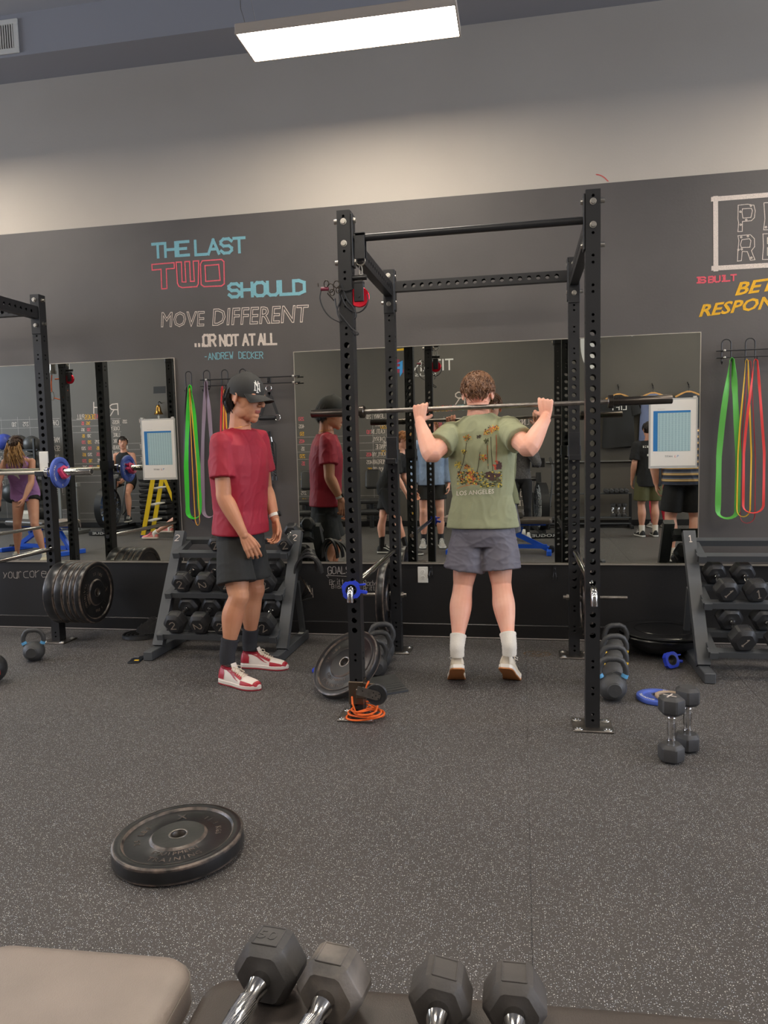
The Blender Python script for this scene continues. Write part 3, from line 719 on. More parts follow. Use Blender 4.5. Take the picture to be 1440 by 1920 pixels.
plate('black bumper plate lying flat on the open floor, worn along its rim', (P(335, 1568, z=.055).x, P(335, 1568, z=.055).y, .0355), (0, R(-1.6), R(20)), R_=.222, T=.058, key='floor')
rr = [('black plate on the storage peg left of the lifter', RX0-.075, .235, .055, 'p2'), ('black plate on the storage peg right of the lifter', RX1+.075, .230, .05, 'p3')]
for lb, x, r_, T, k in rr:
    plate(lb, (x, RYR, .387-.0135), (0, R(90 if x < 0 else -90), 0), R_=r_, T=T, key=k)
# five plates on the right peg of the left rack
xs = RX1-3.734+.033+.012
for i, (T, r_) in enumerate(((.085, .228), (.066, .226), (.045, .225), (.04, .226), (.05, .227))):
    plate(['thick black plate innermost in the stack on the left rack peg', 'second black plate from the post on the left rack peg', 'middle black plate of the five on the left rack peg', 'fourth black plate from the post on the left rack peg', 'outermost black plate with lettering on the left rack peg'][i],
          (xs+T/2, RYR+.016, .387-.0135), (0, R(90), R(0)), R_=r_, T=T, key='s%d' % i, group='plates on the left rack peg')
    xs += T+.0015
# leaning plate + the one hidden under it, blue change plate on the floor
def lean(lb, px, py, y, tilt, yaw, R_=.215, T=.06, key='b'):
    c = P(px, py, y=y); t = plate(lb, c, (0, 0, 0), R_=R_, T=T, key=key); n_ = V(tilt).normalized(); c.z = R_*math.sqrt(1-n_.z**2)+T/2*n_.z+.001; t.location = c
    t.rotation_mode = 'QUATERNION'; t.rotation_quaternion = n_.to_track_quat('Z', 'Y'); return t
lean('black bumper plate leaning on the kettlebells behind the left front post', 650, 1250, 3.98, (-.40, -.56, .72), 24, .215, .05, 'lean')
# ---------------------------------------------------------------- barbells
def barbell(label, a, b, slv, r_s=.0135, mshaft=None, mslv=None, name='barbell'):
    a = V(a); b = V(b); d = (b-a).normalized(); L_ = (b-a).length; c = (a+b)/2
    t = thing(name, label, 'barbell', c, world=True)
    MB().tube([a+d*(slv-.02), b-d*(slv-.02)], r_s, 16).build('shaft', mshaft or M_steel, t)
    for p, s_ in ((a, 1), (b, -1)):
        m = MB(); e = p+d*s_*slv
        m.tube([p, p+d*s_*.004, e-d*s_*.014], [.022, .0248, .0248], 20)
        m.build('sleeve', mslv or M_chrome, t)
        m = MB().tube([e-d*s_*.030, e-d*s_*.028, e-d*s_*.004, e], [.030, .0375, .0375, .034], 24)
        m.tube([e-d*s_*.060, e-d*s_*.056], [.030, .030], 20); m.build('collar', mslv or M_chrome, t)
        MB().tube([p-d*s_*.001, p+d*s_*.003], [.019, .019], 18).build('end_cap', M_trim, t)
    return t
M_darksteel = mat('dark_worn_steel', (92, 86, 80), .28, 1)
BA, BB = V((-1.250, 4.377, 1.596)), V((.808, 4.262, 1.606))
barbell('long dark steel barbell held across the shoulders of the lifter', BA, BB, .335, .0135, M_steel, M_darksteel)
lby = LBY
ea = P(172, 884, y=lby)
la = V((ea.x-2.15, lby, ea.z)); lb_ = V((ea.x, lby, ea.z))
barbell('silver barbell loaded with small blue plates on the left rack', la, lb_, .36, .0145, mat('bright_bar', (214, 206, 190), .3, 1), M_chrome)
bpx = P(112, 888, y=lby).x
for lb, x in (('small blue change plate on the near end of the left barbell', bpx+.005), ('small blue change plate on the far end of the left barbell', la.x+.36+.02)):
    plate(lb, (x, lby, ea.z-.004), (0, R(90), 0), R_=.112, T=.026, key='blue', mtl=mat('blue_plate_rubber', (74, 98, 186), .45), insert=M_steel, name='change_plate')
M_bplate = MATS['blue_plate_rubber']
# spring-less clamp collars
def clamp(label, loc, rot, m, name='barbell_clamp', ri=.0285):
    t = thing(name, label, 'collar', loc, rot)
    body = MB(); n = 40; ro = ri+.016
    prof = []
    rings = []
    for k in range(n):
        a = 2*PI*k/n; rr_ = ro+(.0055 if (k//5) % 2 else 0); rings.append([(rr_*math.cos(a), rr_*math.sin(a), -.014), (rr_*math.cos(a), rr_*math.sin(a), .014), (ri*math.cos(a), ri*math.sin(a), .014), (ri*math.cos(a), ri*math.sin(a), -.014)])
    body.loft(rings, cap=False, closed=True); body.build('ring', m, t)
    MB().box((ro+.014, 0, 0), (.045, .018, .022), r=.004).box((ro+.010, .022, 0), (.04, .010, .018), M=Matrix.Rotation(R(14), 4, 'Z'), r=.003).build('latch', m, t)
    MB().lathe([(ri, -.0145), (ri-.003, -.0145), (ri-.003, .0145), (ri, .0145)], 24).build('lining', M_rubber, t)
    return t
clamp('pink clamp collar beside the blue plate near the left rack post', (bpx+.034, lby, ea.z-.002), (R(70), 0, R(90)), M_pink)
clamp('pink clamp collar on the far end of the left barbell', (la.x+.36-.012, lby, ea.z-.002), (R(70), 0, R(90)), M_pink)
c = P(661, 1099, y=3.54)
clamp('blue clamp collar hanging on the left safety bar end', (RX0, 3.545, .6905-.012), (R(82), R(10), R(8)), M_blue)
c = P(1258, 1238, z=.05); clamp('blue clamp collar on the floor before the balance trainers', (c.x, c.y, .051), (R(72), R(12), R(28)), M_blue, ri=.032)
# ---------------------------------------------------------------- dumbbells
def hexprof(r_, rot=PI/6): return [(r_*math.cos(PI/3*k+rot), r_*math.sin(PI/3*k+rot)) for k in range(6)]
_db = {}
def dumbbell_meshes(af, hl, gap, m, key):
    """af across-flats, hl head length, gap grip length"""
    if key in _db: return _db[key]
    r_ = af/2/math.cos(PI/6); ch = .16*af
    def head(s_):
        mb = MB(); rings = []
        for z_, k in ((0, .74), (ch*.75, .955), (ch, .99), (hl-ch*1.15, .99), (hl-ch*.8, .96), (hl-ch*.2, .74), (hl, .66)):
            ring = []
            for a, b in [(q, q+1) for q in range(6)]:
                p0 = hexprof(r_*k)[a % 6]; p1 = hexprof(r_*k)[b % 6]
                for f in (.1, .9): ring.append((p0[0]*(1-f)+p1[0]*f, p0[1]*(1-f)+p1[1]*f, z_))
            rings.append(ring)
        mb.loft(rings); Mx = Matrix.Rotation(R(90*s_), 4, 'Y'); Mt = Matrix.Translation((s_*gap/2, 0, 0))
        out = MB(); out.add(mb.v, mb.f, 0, Mt @ Mx)
        rp = MB()                                               # raised frame on one flat
        q = af/2*.99
        for (cx, cy, sx, sy) in ((0, .40, .66, .03), (0, -.40, .66, .03), (.32, 0, .03, .80), (-.32, 0, .03, .80)):
            rp.box((s_*(gap/2+hl*.48)+cx*hl*.9, cy*r_*.9, q), (sx*hl*.9, sy*r_*.9+.001, .003), r=.0008)
        return out, rp
    res = [head(1), head(-1)]
    hm = MB().tube([(x, 0, 0) for x in (-gap/2-.004, -gap/2+.012, -gap/2+.016, -gap*.28, -gap*.2, 0, gap*.2, gap*.28, gap/2-.016, gap/2-.012, gap/2+.004)],
                   [.017, .0165, .0185, .0145, .0165, .0178, .0165, .0145, .0185, .0165, .017], 18)
    kn = MB()
    for k in range(36):
        a = 2*PI*k/36
        kn.tube([(-gap*.2, .0168*math.cos(a), .0168*math.sin(a)), (0, .0181*math.cos(a+.35), .0181*math.sin(a+.35)), (gap*.2, .0168*math.cos(a+.7), .0168*math.sin(a+.7))], .0006, 4)
    out = []
    for (h_, rp) in res:
        a = h_.build('tmp', m, smooth=25); b = rp.build('tmp', m); COL.objects.unlink(a); COL.objects.unlink(b); out.append((a.data, b.data))
    a = hm.build('tmp', M_chrome); b = kn.build('tmp', M_chrome, smooth=0); COL.objects.unlink(a); COL.objects.unlink(b)
    _db[key] = (out, a.data, b.data, af, hl, gap); return _db[key]
def dumbbell(label, loc, rot, af=.135, hl=.085, gap=.125, m=None, key='d', digit=None, group=None, drot=0, dm=None):
    heads, hd, kn, af, hl, gap = dumbbell_meshes(af, hl, gap, m or M_urethane, key)
    t = thing('dumbbell', label, 'dumbbell', loc, rot, group)
    for a, b in heads: h_ = link('head', a, t); link('raised_frame', b, h_)
    g = link('handle', hd, t); link('knurling', kn, g)
    if digit:
        mb = MB(); w_ = .036 if digit != '1' else .024
        s_ = -1; c_, s2 = math.cos(drot), math.sin(drot)
        xx = -(gap/2+hl+.0006)
        scribe(mb, digit, -w_/2, -.026, .052, w_, .0065, lambda a, b: (xx, -(a*c_-b*s2), a*s2+b*c_), jit=.05)
        mb.build('chalk_digit', dm or C_white, t, smooth=0)
    return t
# foreground fifties on the bench: axis away from the camera
PADZ = .455
def fg(label, px, py, z, yaw, roll, key, m, digit=None, af=.105, hl=.078, gap=.17, back=1.0):
    c = P(px, py, z=z); d = V((math.sin(R(yaw)), math.cos(R(yaw)), 0))
    L_ = gap/2+hl/2; c = c-d*L_
    rz = math.atan2(d.y, d.x)
    q = dumbbell(label, (c.x, c.y, z), (R(roll), 0, rz), af, hl, gap, m, key); return q
# ================================================================ kettlebells
def kettlebell(label, loc, rz, s_=1.0, band=None, tilt=(0, 0), group=None):
    t = thing('kettlebell', label, 'kettlebell', loc, (R(tilt[0]), R(tilt[1]), R(rz)), group)
    r_ = .078*s_; m = MB()
    prof = [(0, 0), (r_*.55, 0), (r_*.62, .002)]
    for k in range(3, 19):
        a = -PI/2+PI*k/20; prof.append((r_*math.cos(a)*1.0, r_*.93+r_*.97*math.sin(a)))
    prof += [(0, r_*1.9)]
    m.lathe(prof, 40)
    pb = MB()
    for s2 in (-1,):
        c = V((0, s2*r_*.88, r_*.95)); pb.lathe([(0, .008), (r_*.46, .008), (r_*.52, .004), (r_*.52, -.02)], 28, Matrix.Translation(c) @ Matrix.Rotation(R(-90*s2), 4, 'X'))
    b = m.build('bell', M_iron, t); pb.build('flat_face', M_iron, b)
    h = MB(); w_ = .067*s_; zt = r_*1.9+.082*s_
    pts = [(-w_*.80, 0, r_*1.45), (-w_*.98, 0, r_*1.72), (-w_*1.08, 0, r_*2.0), (-w_*1.04, 0, r_*2.35), (-w_*.78, 0, zt-.012*s_), (-w_*.35, 0, zt), (w_*.35, 0, zt), (w_*.78, 0, zt-.012*s_), (w_*1.04, 0, r_*2.35), (w_*1.08, 0, r_*2.0), (w_*.98, 0, r_*1.72), (w_*.80, 0, r_*1.45)]
    sm = []
    for i in range(len(pts)-1):
        for f in (0, .5): sm.append(tuple(pts[i][q]*(1-f)+pts[i+1][q]*f for q in range(3)))
    sm.append(pts[-1])
    h.tube(sm, [.0215*s_]+[.0165*s_]*(len(sm)-2)+[.0215*s_], 14); h.build('handle', M_iron, t)
    if band:
        g = MB()
        for s2 in (-1, 1): g.tube([(s2*w_*.93, 0, r_*1.62), (s2*w_*1.05, 0, r_*1.86)], [.0195*s_, .0178*s_], 16)
        g.build('colour_band', band, t)
    return t
M_bandb = mat('band_light_blue', (90, 160, 205), .5); M_bandy = mat('band_yellow', (225, 180, 40), .5)
kettlebell('dark grey kettlebell with light blue handle bands at left on the floor', P(65, 1238, z=0), 20, .90, M_bandb)
kettlebell('front kettlebell of the right row, light blue bands, flat face showing', P(1148, 1312, z=0), 4, .98, M_bandb)
kettlebell('second kettlebell of the right row, yellow bands, behind the blue banded one', P(1150, 1286, z=0), 6, .98, M_bandy)
kettlebell('third kettlebell of the right row, yellow bands, mostly hidden', P(1152, 1262, z=0), 8, .98, M_bandy)
kettlebell('rearmost kettlebell of the right row, plain handle', P(1154, 1238, z=0), 8, .98)
kettlebell('front kettlebell behind the leaning plate, plain dark', P(704, 1270, z=0), 22, .95)
kettlebell('middle kettlebell behind the left front post with tall handle', P(711, 1254, z=0), 22, 1.0)
kettlebell('rear kettlebell behind the left front post nearest the rear post', P(717, 1239, z=0), 22, 1.05)
# round black bell cut off at the left edge with red lettering
t = thing('medicine_ball', 'black ball with red marking cut off by the left edge', 'ball', P(-14, 1280, z=0), world=True)
c = P(-14, 1280, z=0); MB().ell((c.x, c.y, .09), .09, n=32, m=20).build('ball', M_rubber, t)
rd = MB()
for k in range(6): rd.box((c.x+.083, c.y-.034-.004*k, .078+k*.006), (.002, .004, .030), M=None)
rd.build('red_marking', mat('red_print', (205, 40, 40), .5), t)
# ================================================================ dumbbell racks
def db_rack(label, x0, x1, yf, yr, digit, dl, back=.0):
    t = thing('dumbbell_rack', label, 'dumbbell rack', ((x0+x1)/2, (yf+yr)/2, 0), world=True)
    H_ = .80
    for i, x in enumerate((x0, x1)):
        ft = MB().box((x, (yf+yr)/2, .032), (.062, yr-yf, .06), r=.004)
        o = ft.build('foot', M_rackgrey, t)
        if i == 1 and digit == '2': MB().box((x, yr-.10, .0635), (.035, .05, .001)).build('sticker', M_white, o)
        m = MB(); a = V((x, yf+.16, .06)); b = V((x, yr-.10, H_)); m.tube([a, b], [(.025, .037)]*2, 4, sect='rect', up=V((1, 0, 0)))
        po = m.build('side_post', M_rackgrey, t)
        br = MB().tube([V((x, yr-.05, .06)), V((x, yr-.16, .45))], [(.018, .018)]*2, 4, sect='rect'); br.build('rear_strut', M_rackgrey, t)
        n_ = (b-a).cross(V((1, 0, 0))).normalized(); n_ = n_ if n_.y < 0 else -n_
        d = (b-a).normalized(); mb = MB(); o0 = a+d*((b-a).length-.085)+n_*.0385
        scribe(mb, digit, -.015, 0, .045, .028, .005, lambda u, v_: tuple(o0+V((u, 0, 0))+d*v_), jit=.04)
        mb.build('chalk_digit', C_white, po, smooth=0)
    tiers = []
    for k, z in enumerate((.20, .455, .715)):
        f = (z-.06)/(H_-.06); ym = (yf+.16)*(1-f)+(yr-.10)*f
        for j, (dy, dz) in enumerate(((-.115, -.035), (.085, .035))):
            m = MB(); L_ = x1-x0-.03
            Mr = Matrix.Translation(((x0+x1)/2, ym+dy, z+dz)) @ Matrix.Rotation(math.atan2(.07, .2), 4, 'X'); m.box((0, 0, -.002), (L_, .045, .004), Mr).box((0, -.0225, -.019), (L_, .005, .038), Mr)
            m.build('shelf_rail', M_rackgrey, t)
        for x, s_ in ((x0, 1), (x1, -1)):
            m = MB(); a = V((x+s_*.045, ym-.145, z-.065)); b = V((x+s_*.045, ym+.13, z+.02)); m.tube([a, b], [(.02, .022)]*2, 4, sect='rect', up=V((1, 0, 0))); m.build('shelf_bracket', M_rackgrey, t)
        tiers.append((ym, z))
    return t, tiers
LX0, LX1 = P(276, 1237, z=0).x+.02, P(520, 1238, z=0).x+.02
rkl, tl = db_rack('grey dumbbell rack marked 2 behind the man in the red shirt', LX0, LX1, 4.46, 5.14, '2', '2')
RX_0 = P(1318, 1270, z=0).x+.01
rkr, tr = db_rack('grey dumbbell rack marked 1 at the right edge', RX_0, RX_0+1.30, 4.36, 5.06, '1', '1')
SL = math.atan2(.07, .2)
def on_tier(label, x, tier, yaw, roll, key, af, hl, gap, digit, group, drot=0, dm=None):
    ym, z = tier; y = ym-.015
    rad = af/2
    t = dumbbell(label, (x, y, z+rad/math.cos(SL)+.001), (0, 0, 0), af, hl, gap, M_rubber if dm is None else None, key, digit, None, drot, C_dimo)
    t.rotation_mode = 'QUATERNION'
    q = Quaternion((0, 0, 1), R(90+yaw)) @ Quaternion((0, 1, 0), -SL) @ Quaternion((1, 0, 0), R(roll)); t.rotation_quaternion = q
    return t
C_dimo = chalkmat('chalk_grey', (150, 138, 124), (60, 58, 56), .40)
g2 = 'dumbbells on the rack marked 2'; g1 = 'dumbbells on the rack marked 1'
sizes = [('h50', .142, .098, .125), ('h40', .132, .092, .125), ('h25', .105, .078, .12)]
lab2 = {0: ['leftmost dumbbell on the bottom tier of rack 2', 'second dumbbell on the bottom tier of rack 2', 'third dumbbell on the bottom tier of rack 2, beside the front leg', 'fourth dumbbell on the bottom tier of rack 2, behind the legs', 'fifth dumbbell on the bottom tier of rack 2'],
        1: ['leftmost dumbbell on the middle tier of rack 2', 'second dumbbell on the middle tier of rack 2', 'third dumbbell on the middle tier of rack 2, behind the shorts', 'fourth dumbbell on the middle tier of rack 2', 'fifth dumbbell on the middle tier of rack 2, right of the knees'],
        2: ['small dumbbell on the top tier of rack 2 at the front of the shorts hem', 'small dumbbell on the top tier of rack 2 behind the far hand']}
for ti, pxs in ((0, (326, 372, 414, 454, 492)), (1, (338, 380, 421, 459, 494))):
    k, af, hl, gp = sizes[0] if ti == 0 else sizes[1]
    for i, px in enumerate(pxs):
        x = P(px, 1180 if ti == 0 else 1090, y=tl[ti][0]-.16).x
        on_tier(lab2[ti][i], x, tl[ti], -2+i, (0, 60, 0, -60, 0)[i], k, af, hl, gp, '2', g2, (0.1, -.4, .2, 2.9, .5)[i])
for i, px in enumerate((401, 531)):
    x = P(px, 1012, y=tl[2][0]-.14).x; on_tier(lab2[2][i], x, tl[2], 3, 0, 'h25', .105, .078, .12, '2', g2, .2)
lab1 = {0: ['low dumbbell next to the left side post of the right edge rack', 'low dumbbell cut off by the right edge of the photo'], 1: ['middle tier dumbbell at the side post of the right edge rack', 'middle tier dumbbell nearer the right edge of the photo']}
for ti, pxs in ((0, (1393, 1462)), (1, (1362, 1418))):
    k, af, hl, gp = sizes[0] if ti == 0 else sizes[1]
    for i, px in enumerate(pxs):
        x = P(px, 1180 if ti == 0 else 1100, y=tr[ti][0]-.16).x
        on_tier(lab1[ti][i], x, tr[ti], 6, 0, k, af, hl, gp, '1', g1, (-.7, .3)[i], None if ti else None)
# two dumbbells standing on end
c = P(1258, 1427, z=.0); q = dumbbell('front of the two hex dumbbells standing upright, worn chalk on top', (c.x, c.y, .1455), (0, R(90), R(12)), .100, .080, .131, M_urethane, 'up', 'x', None)
c = P(1285, 1404, z=.0); dumbbell('rear of the two hex dumbbells standing upright', (c.x+.004, c.y-.015, .1455), (0, R(90), R(50)), .100, .080, .131, M_urethane, 'up')
# ================================================================ foreground bench with the four fifties
def pad(mb, x0, x1, y0, y1, z0, z1, rc=.05, re=.022, M=None):
    """upholstered pad: rounded plan, soft edges"""
    rings = []; n = 8
    for (ins, z_) in ((re*.9, z0), (re*.25, z0+re*.35), (0, z0+re), (0, z1-re), (re*.12, z1-re*.55), (re*.45, z1-re*.18), (re*1.1, z1), (re*2.2, z1+.002)):
        ring = []
        for (cx, cy, a0) in ((x1-rc, y1-rc, 0), (x0+rc, y1-rc, 90), (x0+rc, y0+rc, 180), (x1-rc, y0+rc, 270)):
            for k in range(n+1):
                a = R(a0+90*k/n); r_ = rc-ins; ring.append((cx+r_*math.cos(a), cy+r_*math.sin(a), z_))
        rings.append(ring)
    mb.loft(rings, M=M)
def bench(label, cx, cy, rz, seat_up=.05, loc=None, pads=True, lr=(-.38, -.60)):
    t = thing('adjustable_bench', label, 'bench', (cx, cy, 0), (0, 0, R(rz)))
    m = MB(); pad(m, -.487, .44, -.15, .15, .385, .455); o = m.build('back_pad', mat('dark_vinyl', (80, 73, 68), .38, 0, .2, 420, .1, 9), t)
    MB().tube([(-.49+.05*0, -.149, .42), (.44, -.149, .42)], .0012, 4).build('seam', M_trim, o)
    m = MB(); pad(m, -.92, -.506, -.155, .155, .405, .485, rc=.06); o = m.build('seat_pad', mat('sheen_lit_vinyl', (150, 138, 129), .38, 0, .2, 420, .1, 9), t)  # same bench vinyl, its glossy light reflection put into a paler colour
    sm = MB()
    for z_ in (.468, .425):
        ring = []
        for (qx, qy, a0) in ((-.566, .095, 0), (-.86, .095, 90), (-.86, -.095, 180), (-.566, -.095, 270)):
            for k in range(6): a = R(a0+18*k); ring.append((qx+.0605*math.cos(a), qy+.0605*math.sin(a), z_))
        sm.tube(ring, .0014, 5, closed=True)
    sm.build('piping', mat('piping_thread', (120, 112, 104), .6), o)
    f = MB(); f.box((-.03, 0, .372), (.78, .10, .024)).box((-.72, 0, .39), (.30, .10, .024))
    f.tube([(-.85, 0, .06), (-.60, 0, .34)], [(.022, .03)]*2, 4, sect='rect').tube([(-.22, 0, .35), (.40, 0, .05)], [(.022, .03)]*2, 4, sect='rect')
    f.tube([(.06, 0, .34), (.02, 0, .22)], [(.02, .025)]*2, 4, sect='rect').box((-.2, 0, .09), (1.15, .05, .05)); f.tube([(-.62, 0, .33), (-.15, 0, .11)], [(.022, .03)]*2, 4, sect='rect')
    f.build('frame', M_bluef, t)
    m = MB().box((-.86, 0, .032), (.06, .42, .06), r=.005).box((.40, 0, .032), (.06, .50, .06), r=.005); m.build('foot', M_bluef, t)
    m = MB().tube([(.43, -.07, .055), (.43, -.03, .055)], .04, 20).tube([(.43, .03, .055), (.43, .07, .055)], .04, 20); m.build('wheel', M_rubber, t)
    m = MB().tube([(-.78, -.12, .35), (-.78, .12, .35)], .010, 12); m.build('pull_pin', M_chrome, t)
    return t
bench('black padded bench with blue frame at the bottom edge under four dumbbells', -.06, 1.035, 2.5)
fg('leftmost foreground hex dumbbell, embossed 50 on its top flat', 508, 1808, PADZ+.055, 5, 0, 'f50', mat('fg_urethane', (70, 68, 67), .5, 0, .2, 120, .3, 12))
fg('second foreground hex dumbbell with a pale worn top', 627, 1843, PADZ+.055, 8, 0, 'f50b', mat('worn_urethane', (64, 62, 61), .5, 0, .2, 100, .4, 14, var2=(120, 112, 104)))
fg('third foreground hex dumbbell, brownish grey and rounder', 827, 1862, PADZ+.048, 0, 10, 'f45', mat('brown_grey_urethane', (74, 70, 67), .6, 0, .2, 120, .25, 12), af=.092, hl=.076)
fg('rightmost foreground hex dumbbell on the bench', 965, 1872, PADZ+.048, 0, 0, 'f45', MATS['brown_grey_urethane'], af=.092, hl=.076)
for o in COL.objects:
    if o.get('label', '').startswith('leftmost foreground hex'):
        vs, fs = glyphs('50', extrude=.04); m = MB(); m.add([(.085+.039-(v[1]-.35)*-.03*1.0, -(v[0]-.6)*-.036*-1, .0522+v[2]*.02) for v in vs], fs); m.build('embossed_number', MATS['fg_urethane'], o, smooth=0)
# ================================================================ band racks and bands
def band_rack(label, x0, x1, z, hooks, y=WY):
    t = thing('band_rack', label, 'rack', ((x0+x1)/2, y, z), world=True)
    for dz in (0, -.045):
        MB().tube([(x0, y-.045, z+dz), (x1, y-.045, z+dz)], .0045, 10).build('rail', M_black, t)
    for (hx, w_) in hooks:
        m = MB(); pts = []
        pts += [(hx-w_/2, y-.04, z-.075), (hx-w_/2, y-.052, z-.085), (hx-w_/2, y-.062, z-.07)] [::-1]
        for k in range(9):
            a = PI-PI*k/8; pts.append((hx+math.cos(a)*w_/2, y-.04-.02*math.sin(a)*0, z+.045+math.sin(a)*w_/2))
        pts += [(hx+w_/2, y-.042, z-.055), (hx+w_/2, y-.060, z-.072), (hx+w_/2, y-.085, z-.068), (hx+w_/2, y-.09, z-.045)]
        m.tube(pts, .0042, 8).build('hook', M_black, t)
    m = MB()
    for hx in (x0+.05, x1-.05):
        for dz in (0, -.045): m.tube([(hx, y+.0, z+dz), (hx, y-.045, z+dz)], .005, 8); m.ell((hx, y-.051, z+dz), .009)
    m.build('mounts', M_zinc, t)
    return t
def loop_band(label, m, top, bottom, w_, wl, wr, name='resistance_band', thick=.0025, twist=0, group=None, kink=None):
    """hanging loop: top and bottom points, half-widths of the loop at mid height, ribbon width w_"""
    t = MB(); top = V(top); bottom = V(bottom); n = 22; pts = []
    L_ = top.z-bottom.z
    for k in range(n+1):                              # left side down
        f = k/n; z_ = top.z-.012-f*(L_-.06); x = top.x*(1-f)+bottom.x*f - wl*(math.sin(PI*min(1, f*.92+.06))**.8 if f < .5 else 1)*(.25+.75*min(1, f*1.6)); pts.append((x, top.y-.001*k/n, z_))
    for k in range(1, 8):
        a = PI+PI*k/8; xx = bottom.x+(wr-wl)/2+(wl+wr)/2*math.cos(a); pts.append((xx, bottom.y, bottom.z+.048+.048*math.sin(a)))
    for k in range(n, -1, -1):
        f = k/n; z_ = top.z-.012-f*(L_-.06); x = top.x*(1-f)+bottom.x*f + wr*(.25+.75*min(1, f*1.6)); pts.append((x, top.y-.004, z_))
    pts.append((top.x+.004, top.y, top.z)); 
    N_ = len(pts); rr_ = []
    for i, p in enumerate(pts):
        f = (top.z-p[2])/L_
        fl = min(1, max(0, (f-.02)*5))*(1 if f < .93 else max(.1, (1-f)/.07))
        rr_.append((i, p, fl))
    rings = []
    for i, p, fl in rr_:
        a = V(pts[i-1]); b = V(pts[(i+1) % N_]); tdir = (b-a).normalized()
        yax = V((0, 1, 0)); side = tdir.cross(yax).normalized()
        ang = (1-fl)*PI/2*.92+ .25*math.sin(i*.5+twist)*fl+twist*fl*.3
        u = side*math.cos(ang)+yax*math.sin(ang); v_ = tdir.cross(u)
        h = w_/2; q = thick/2; c_ = V(p)
        rings.append([c_+u*h+v_*q, c_-u*h+v_*q, c_-u*h-v_*q, c_+u*h-v_*q])
    t.loft(rings, closed=True, cap=False)
    o = t.build(name, m, smooth=60); props(o, label, 'band', group); return o
def bandmat(n, c): return mat(n, c, .55, 0, .05, 500)
yb = WY-.095
def PB(px, py): return P(px, py, y=yb)
br_l = band_rack('black wire band rack on the wall between the mirrors', PB(338, 0).x, PB(470, 0).x+.25, P(0, 714, y=WY-.045).z and P(345, 714, y=WY-.045).z, [(P(353, 700, y=WY-.04).x, .046), (P(387, 700, y=WY-.04).x, .05), (P(421, 700, y=WY-.04).x, .048), (P(455, 700, y=WY-.04).x, .048)])
def band_px(label, m, tpx, bpx, w_, wl, wr, dy=0, **k):
    y = yb+dy; a = P(*tpx, y=y); b = P(*bpx, y=y); return loop_band(label, m, a, b, w_, wl, wr, **k)
band_px('wide bright green resistance band hanging on the left band rack', bandmat('band_green', (60, 200, 50)), (356, 722), (365, 972), .034, .052, .046)
band_px('thin orange yellow band hanging inside the green band', bandmat('band_orange', (228, 160, 40)), (355, 727), (369, 985), .006, .010, .026, dy=-.012)
band_px('grey band behind the green band at the left hook', bandmat('band_darkgrey', (88, 84, 88)), (350, 724), (361, 968), .022, .044, .03, dy=.03)
band_px('dusty mauve resistance band next to the green one', bandmat('band_mauve', (140, 122, 136)), (386, 714), (393, 970), .028, .046, .042)
band_px('purple band end showing under the orange band', bandmat('band_purple', (92, 74, 104)), (357, 730), (368, 980), .016, .034, .03, dy=.02)
band_px('red resistance band hanging behind the shoulder of the man', bandmat('band_red', (214, 62, 66)), (416, 724), (420, 975), .014, .022, .03)
band_px('yellow orange band beside the red band behind the shoulder', bandmat('band_orange', (228, 160, 40)), (420, 730), (424, 968), .009, .018, .028, dy=-.012)
band_rack('black wire band rack on the wall at the right edge', P(1343, 660, y=WY-.045).x, P(1343, 660, y=WY-.045).x+.8, P(1370, 657, y=WY-.045).z, [(P(1362, 640, y=WY-.04).x, .058), (P(1407, 640, y=WY-.04).x, .058), (P(1452, 640, y=WY-.04).x, .058)])
band_px('wide leaf green resistance band hanging on the right band rack', bandmat('band_leaf', (92, 176, 72)), (1370, 671), (1364, 972), .036, .060, .058)
band_px('thin yellow band on the right band rack', bandmat('band_yellow', (236, 176, 56)), (1399, 673), (1393, 969), .009, .038, .042, dy=-.012)
band_px('red resistance band on the right band rack, front one', bandmat('band_red2', (226, 66, 62)), (1415, 673), (1411, 962), .016, .058, .064, dy=-.02)
band_px('thin dark red band under the yellow band on the right rack', bandmat('band_darkred', (168, 44, 50)), (1404, 675), (1401, 981), .006, .045, .045, dy=.01)
# cable attachments on hooks
def wall_hook(label, px, py):
    c = P(px, py, y=WY); t = thing('wall_hook', label, 'hook', c, world=True)
    MB().box((c.x, c.y+.003, c.z), (.022, .006, .05), r=.003).build('plate', M_black, t)
    MB().tube([(c.x, c.y, c.z-.012), (c.x, c.y-.025, c.z-.022), (c.x, c.y-.042, c.z-.008), (c.x, c.y-.042, c.z+.012)], .004, 8).build('hook', M_black, t); return c
c = wall_hook('black wall hook carrying the stirrup handle', 505, 713)
t = thing('stirrup_handle', 'black cable stirrup handle with foam grip and webbing strap', 'cable handle', c, world=True)
yh = c.y-.045
rg = MB(); cc = P(504, 728, y=yh); rg.tube([(cc.x+.022*math.cos(a), yh, cc.z+.020*math.sin(a)) for a in [k*PI/8 for k in range(16)]], .0032, 8, closed=True)
q = P(521, 783, y=yh); rg.tube([(q.x+.020*math.cos(a), yh, q.z+.022*math.sin(a)) for a in [k*PI/8 for k in range(16)]], .0030, 8, closed=True); rg.build('ring', M_chrome, t)
a0 = P(505, 735, y=yh); a1 = P(521, 778, y=yh); a2 = P(489, 778, y=yh)
MB().tube([a0, a1], [(.011, .0018)]*2, 4, sect='rect', up=V((0, 1, 0))).tube([a0, a2], [(.011, .0018)]*2, 4, sect='rect', up=V((0, 1, 0))).build('strap', M_rubber, t)
g0 = P(486, 784, y=yh); g1 = P(517, 783, y=yh); MB().tube([g0, g1], .0165, 18).build('grip', M_rubber, t)
c = wall_hook('black wall hook carrying the braided rope', 505, 815)
t = thing('triceps_rope', 'black braided rope attachment hanging doubled with end stops', 'rope', c, world=True)
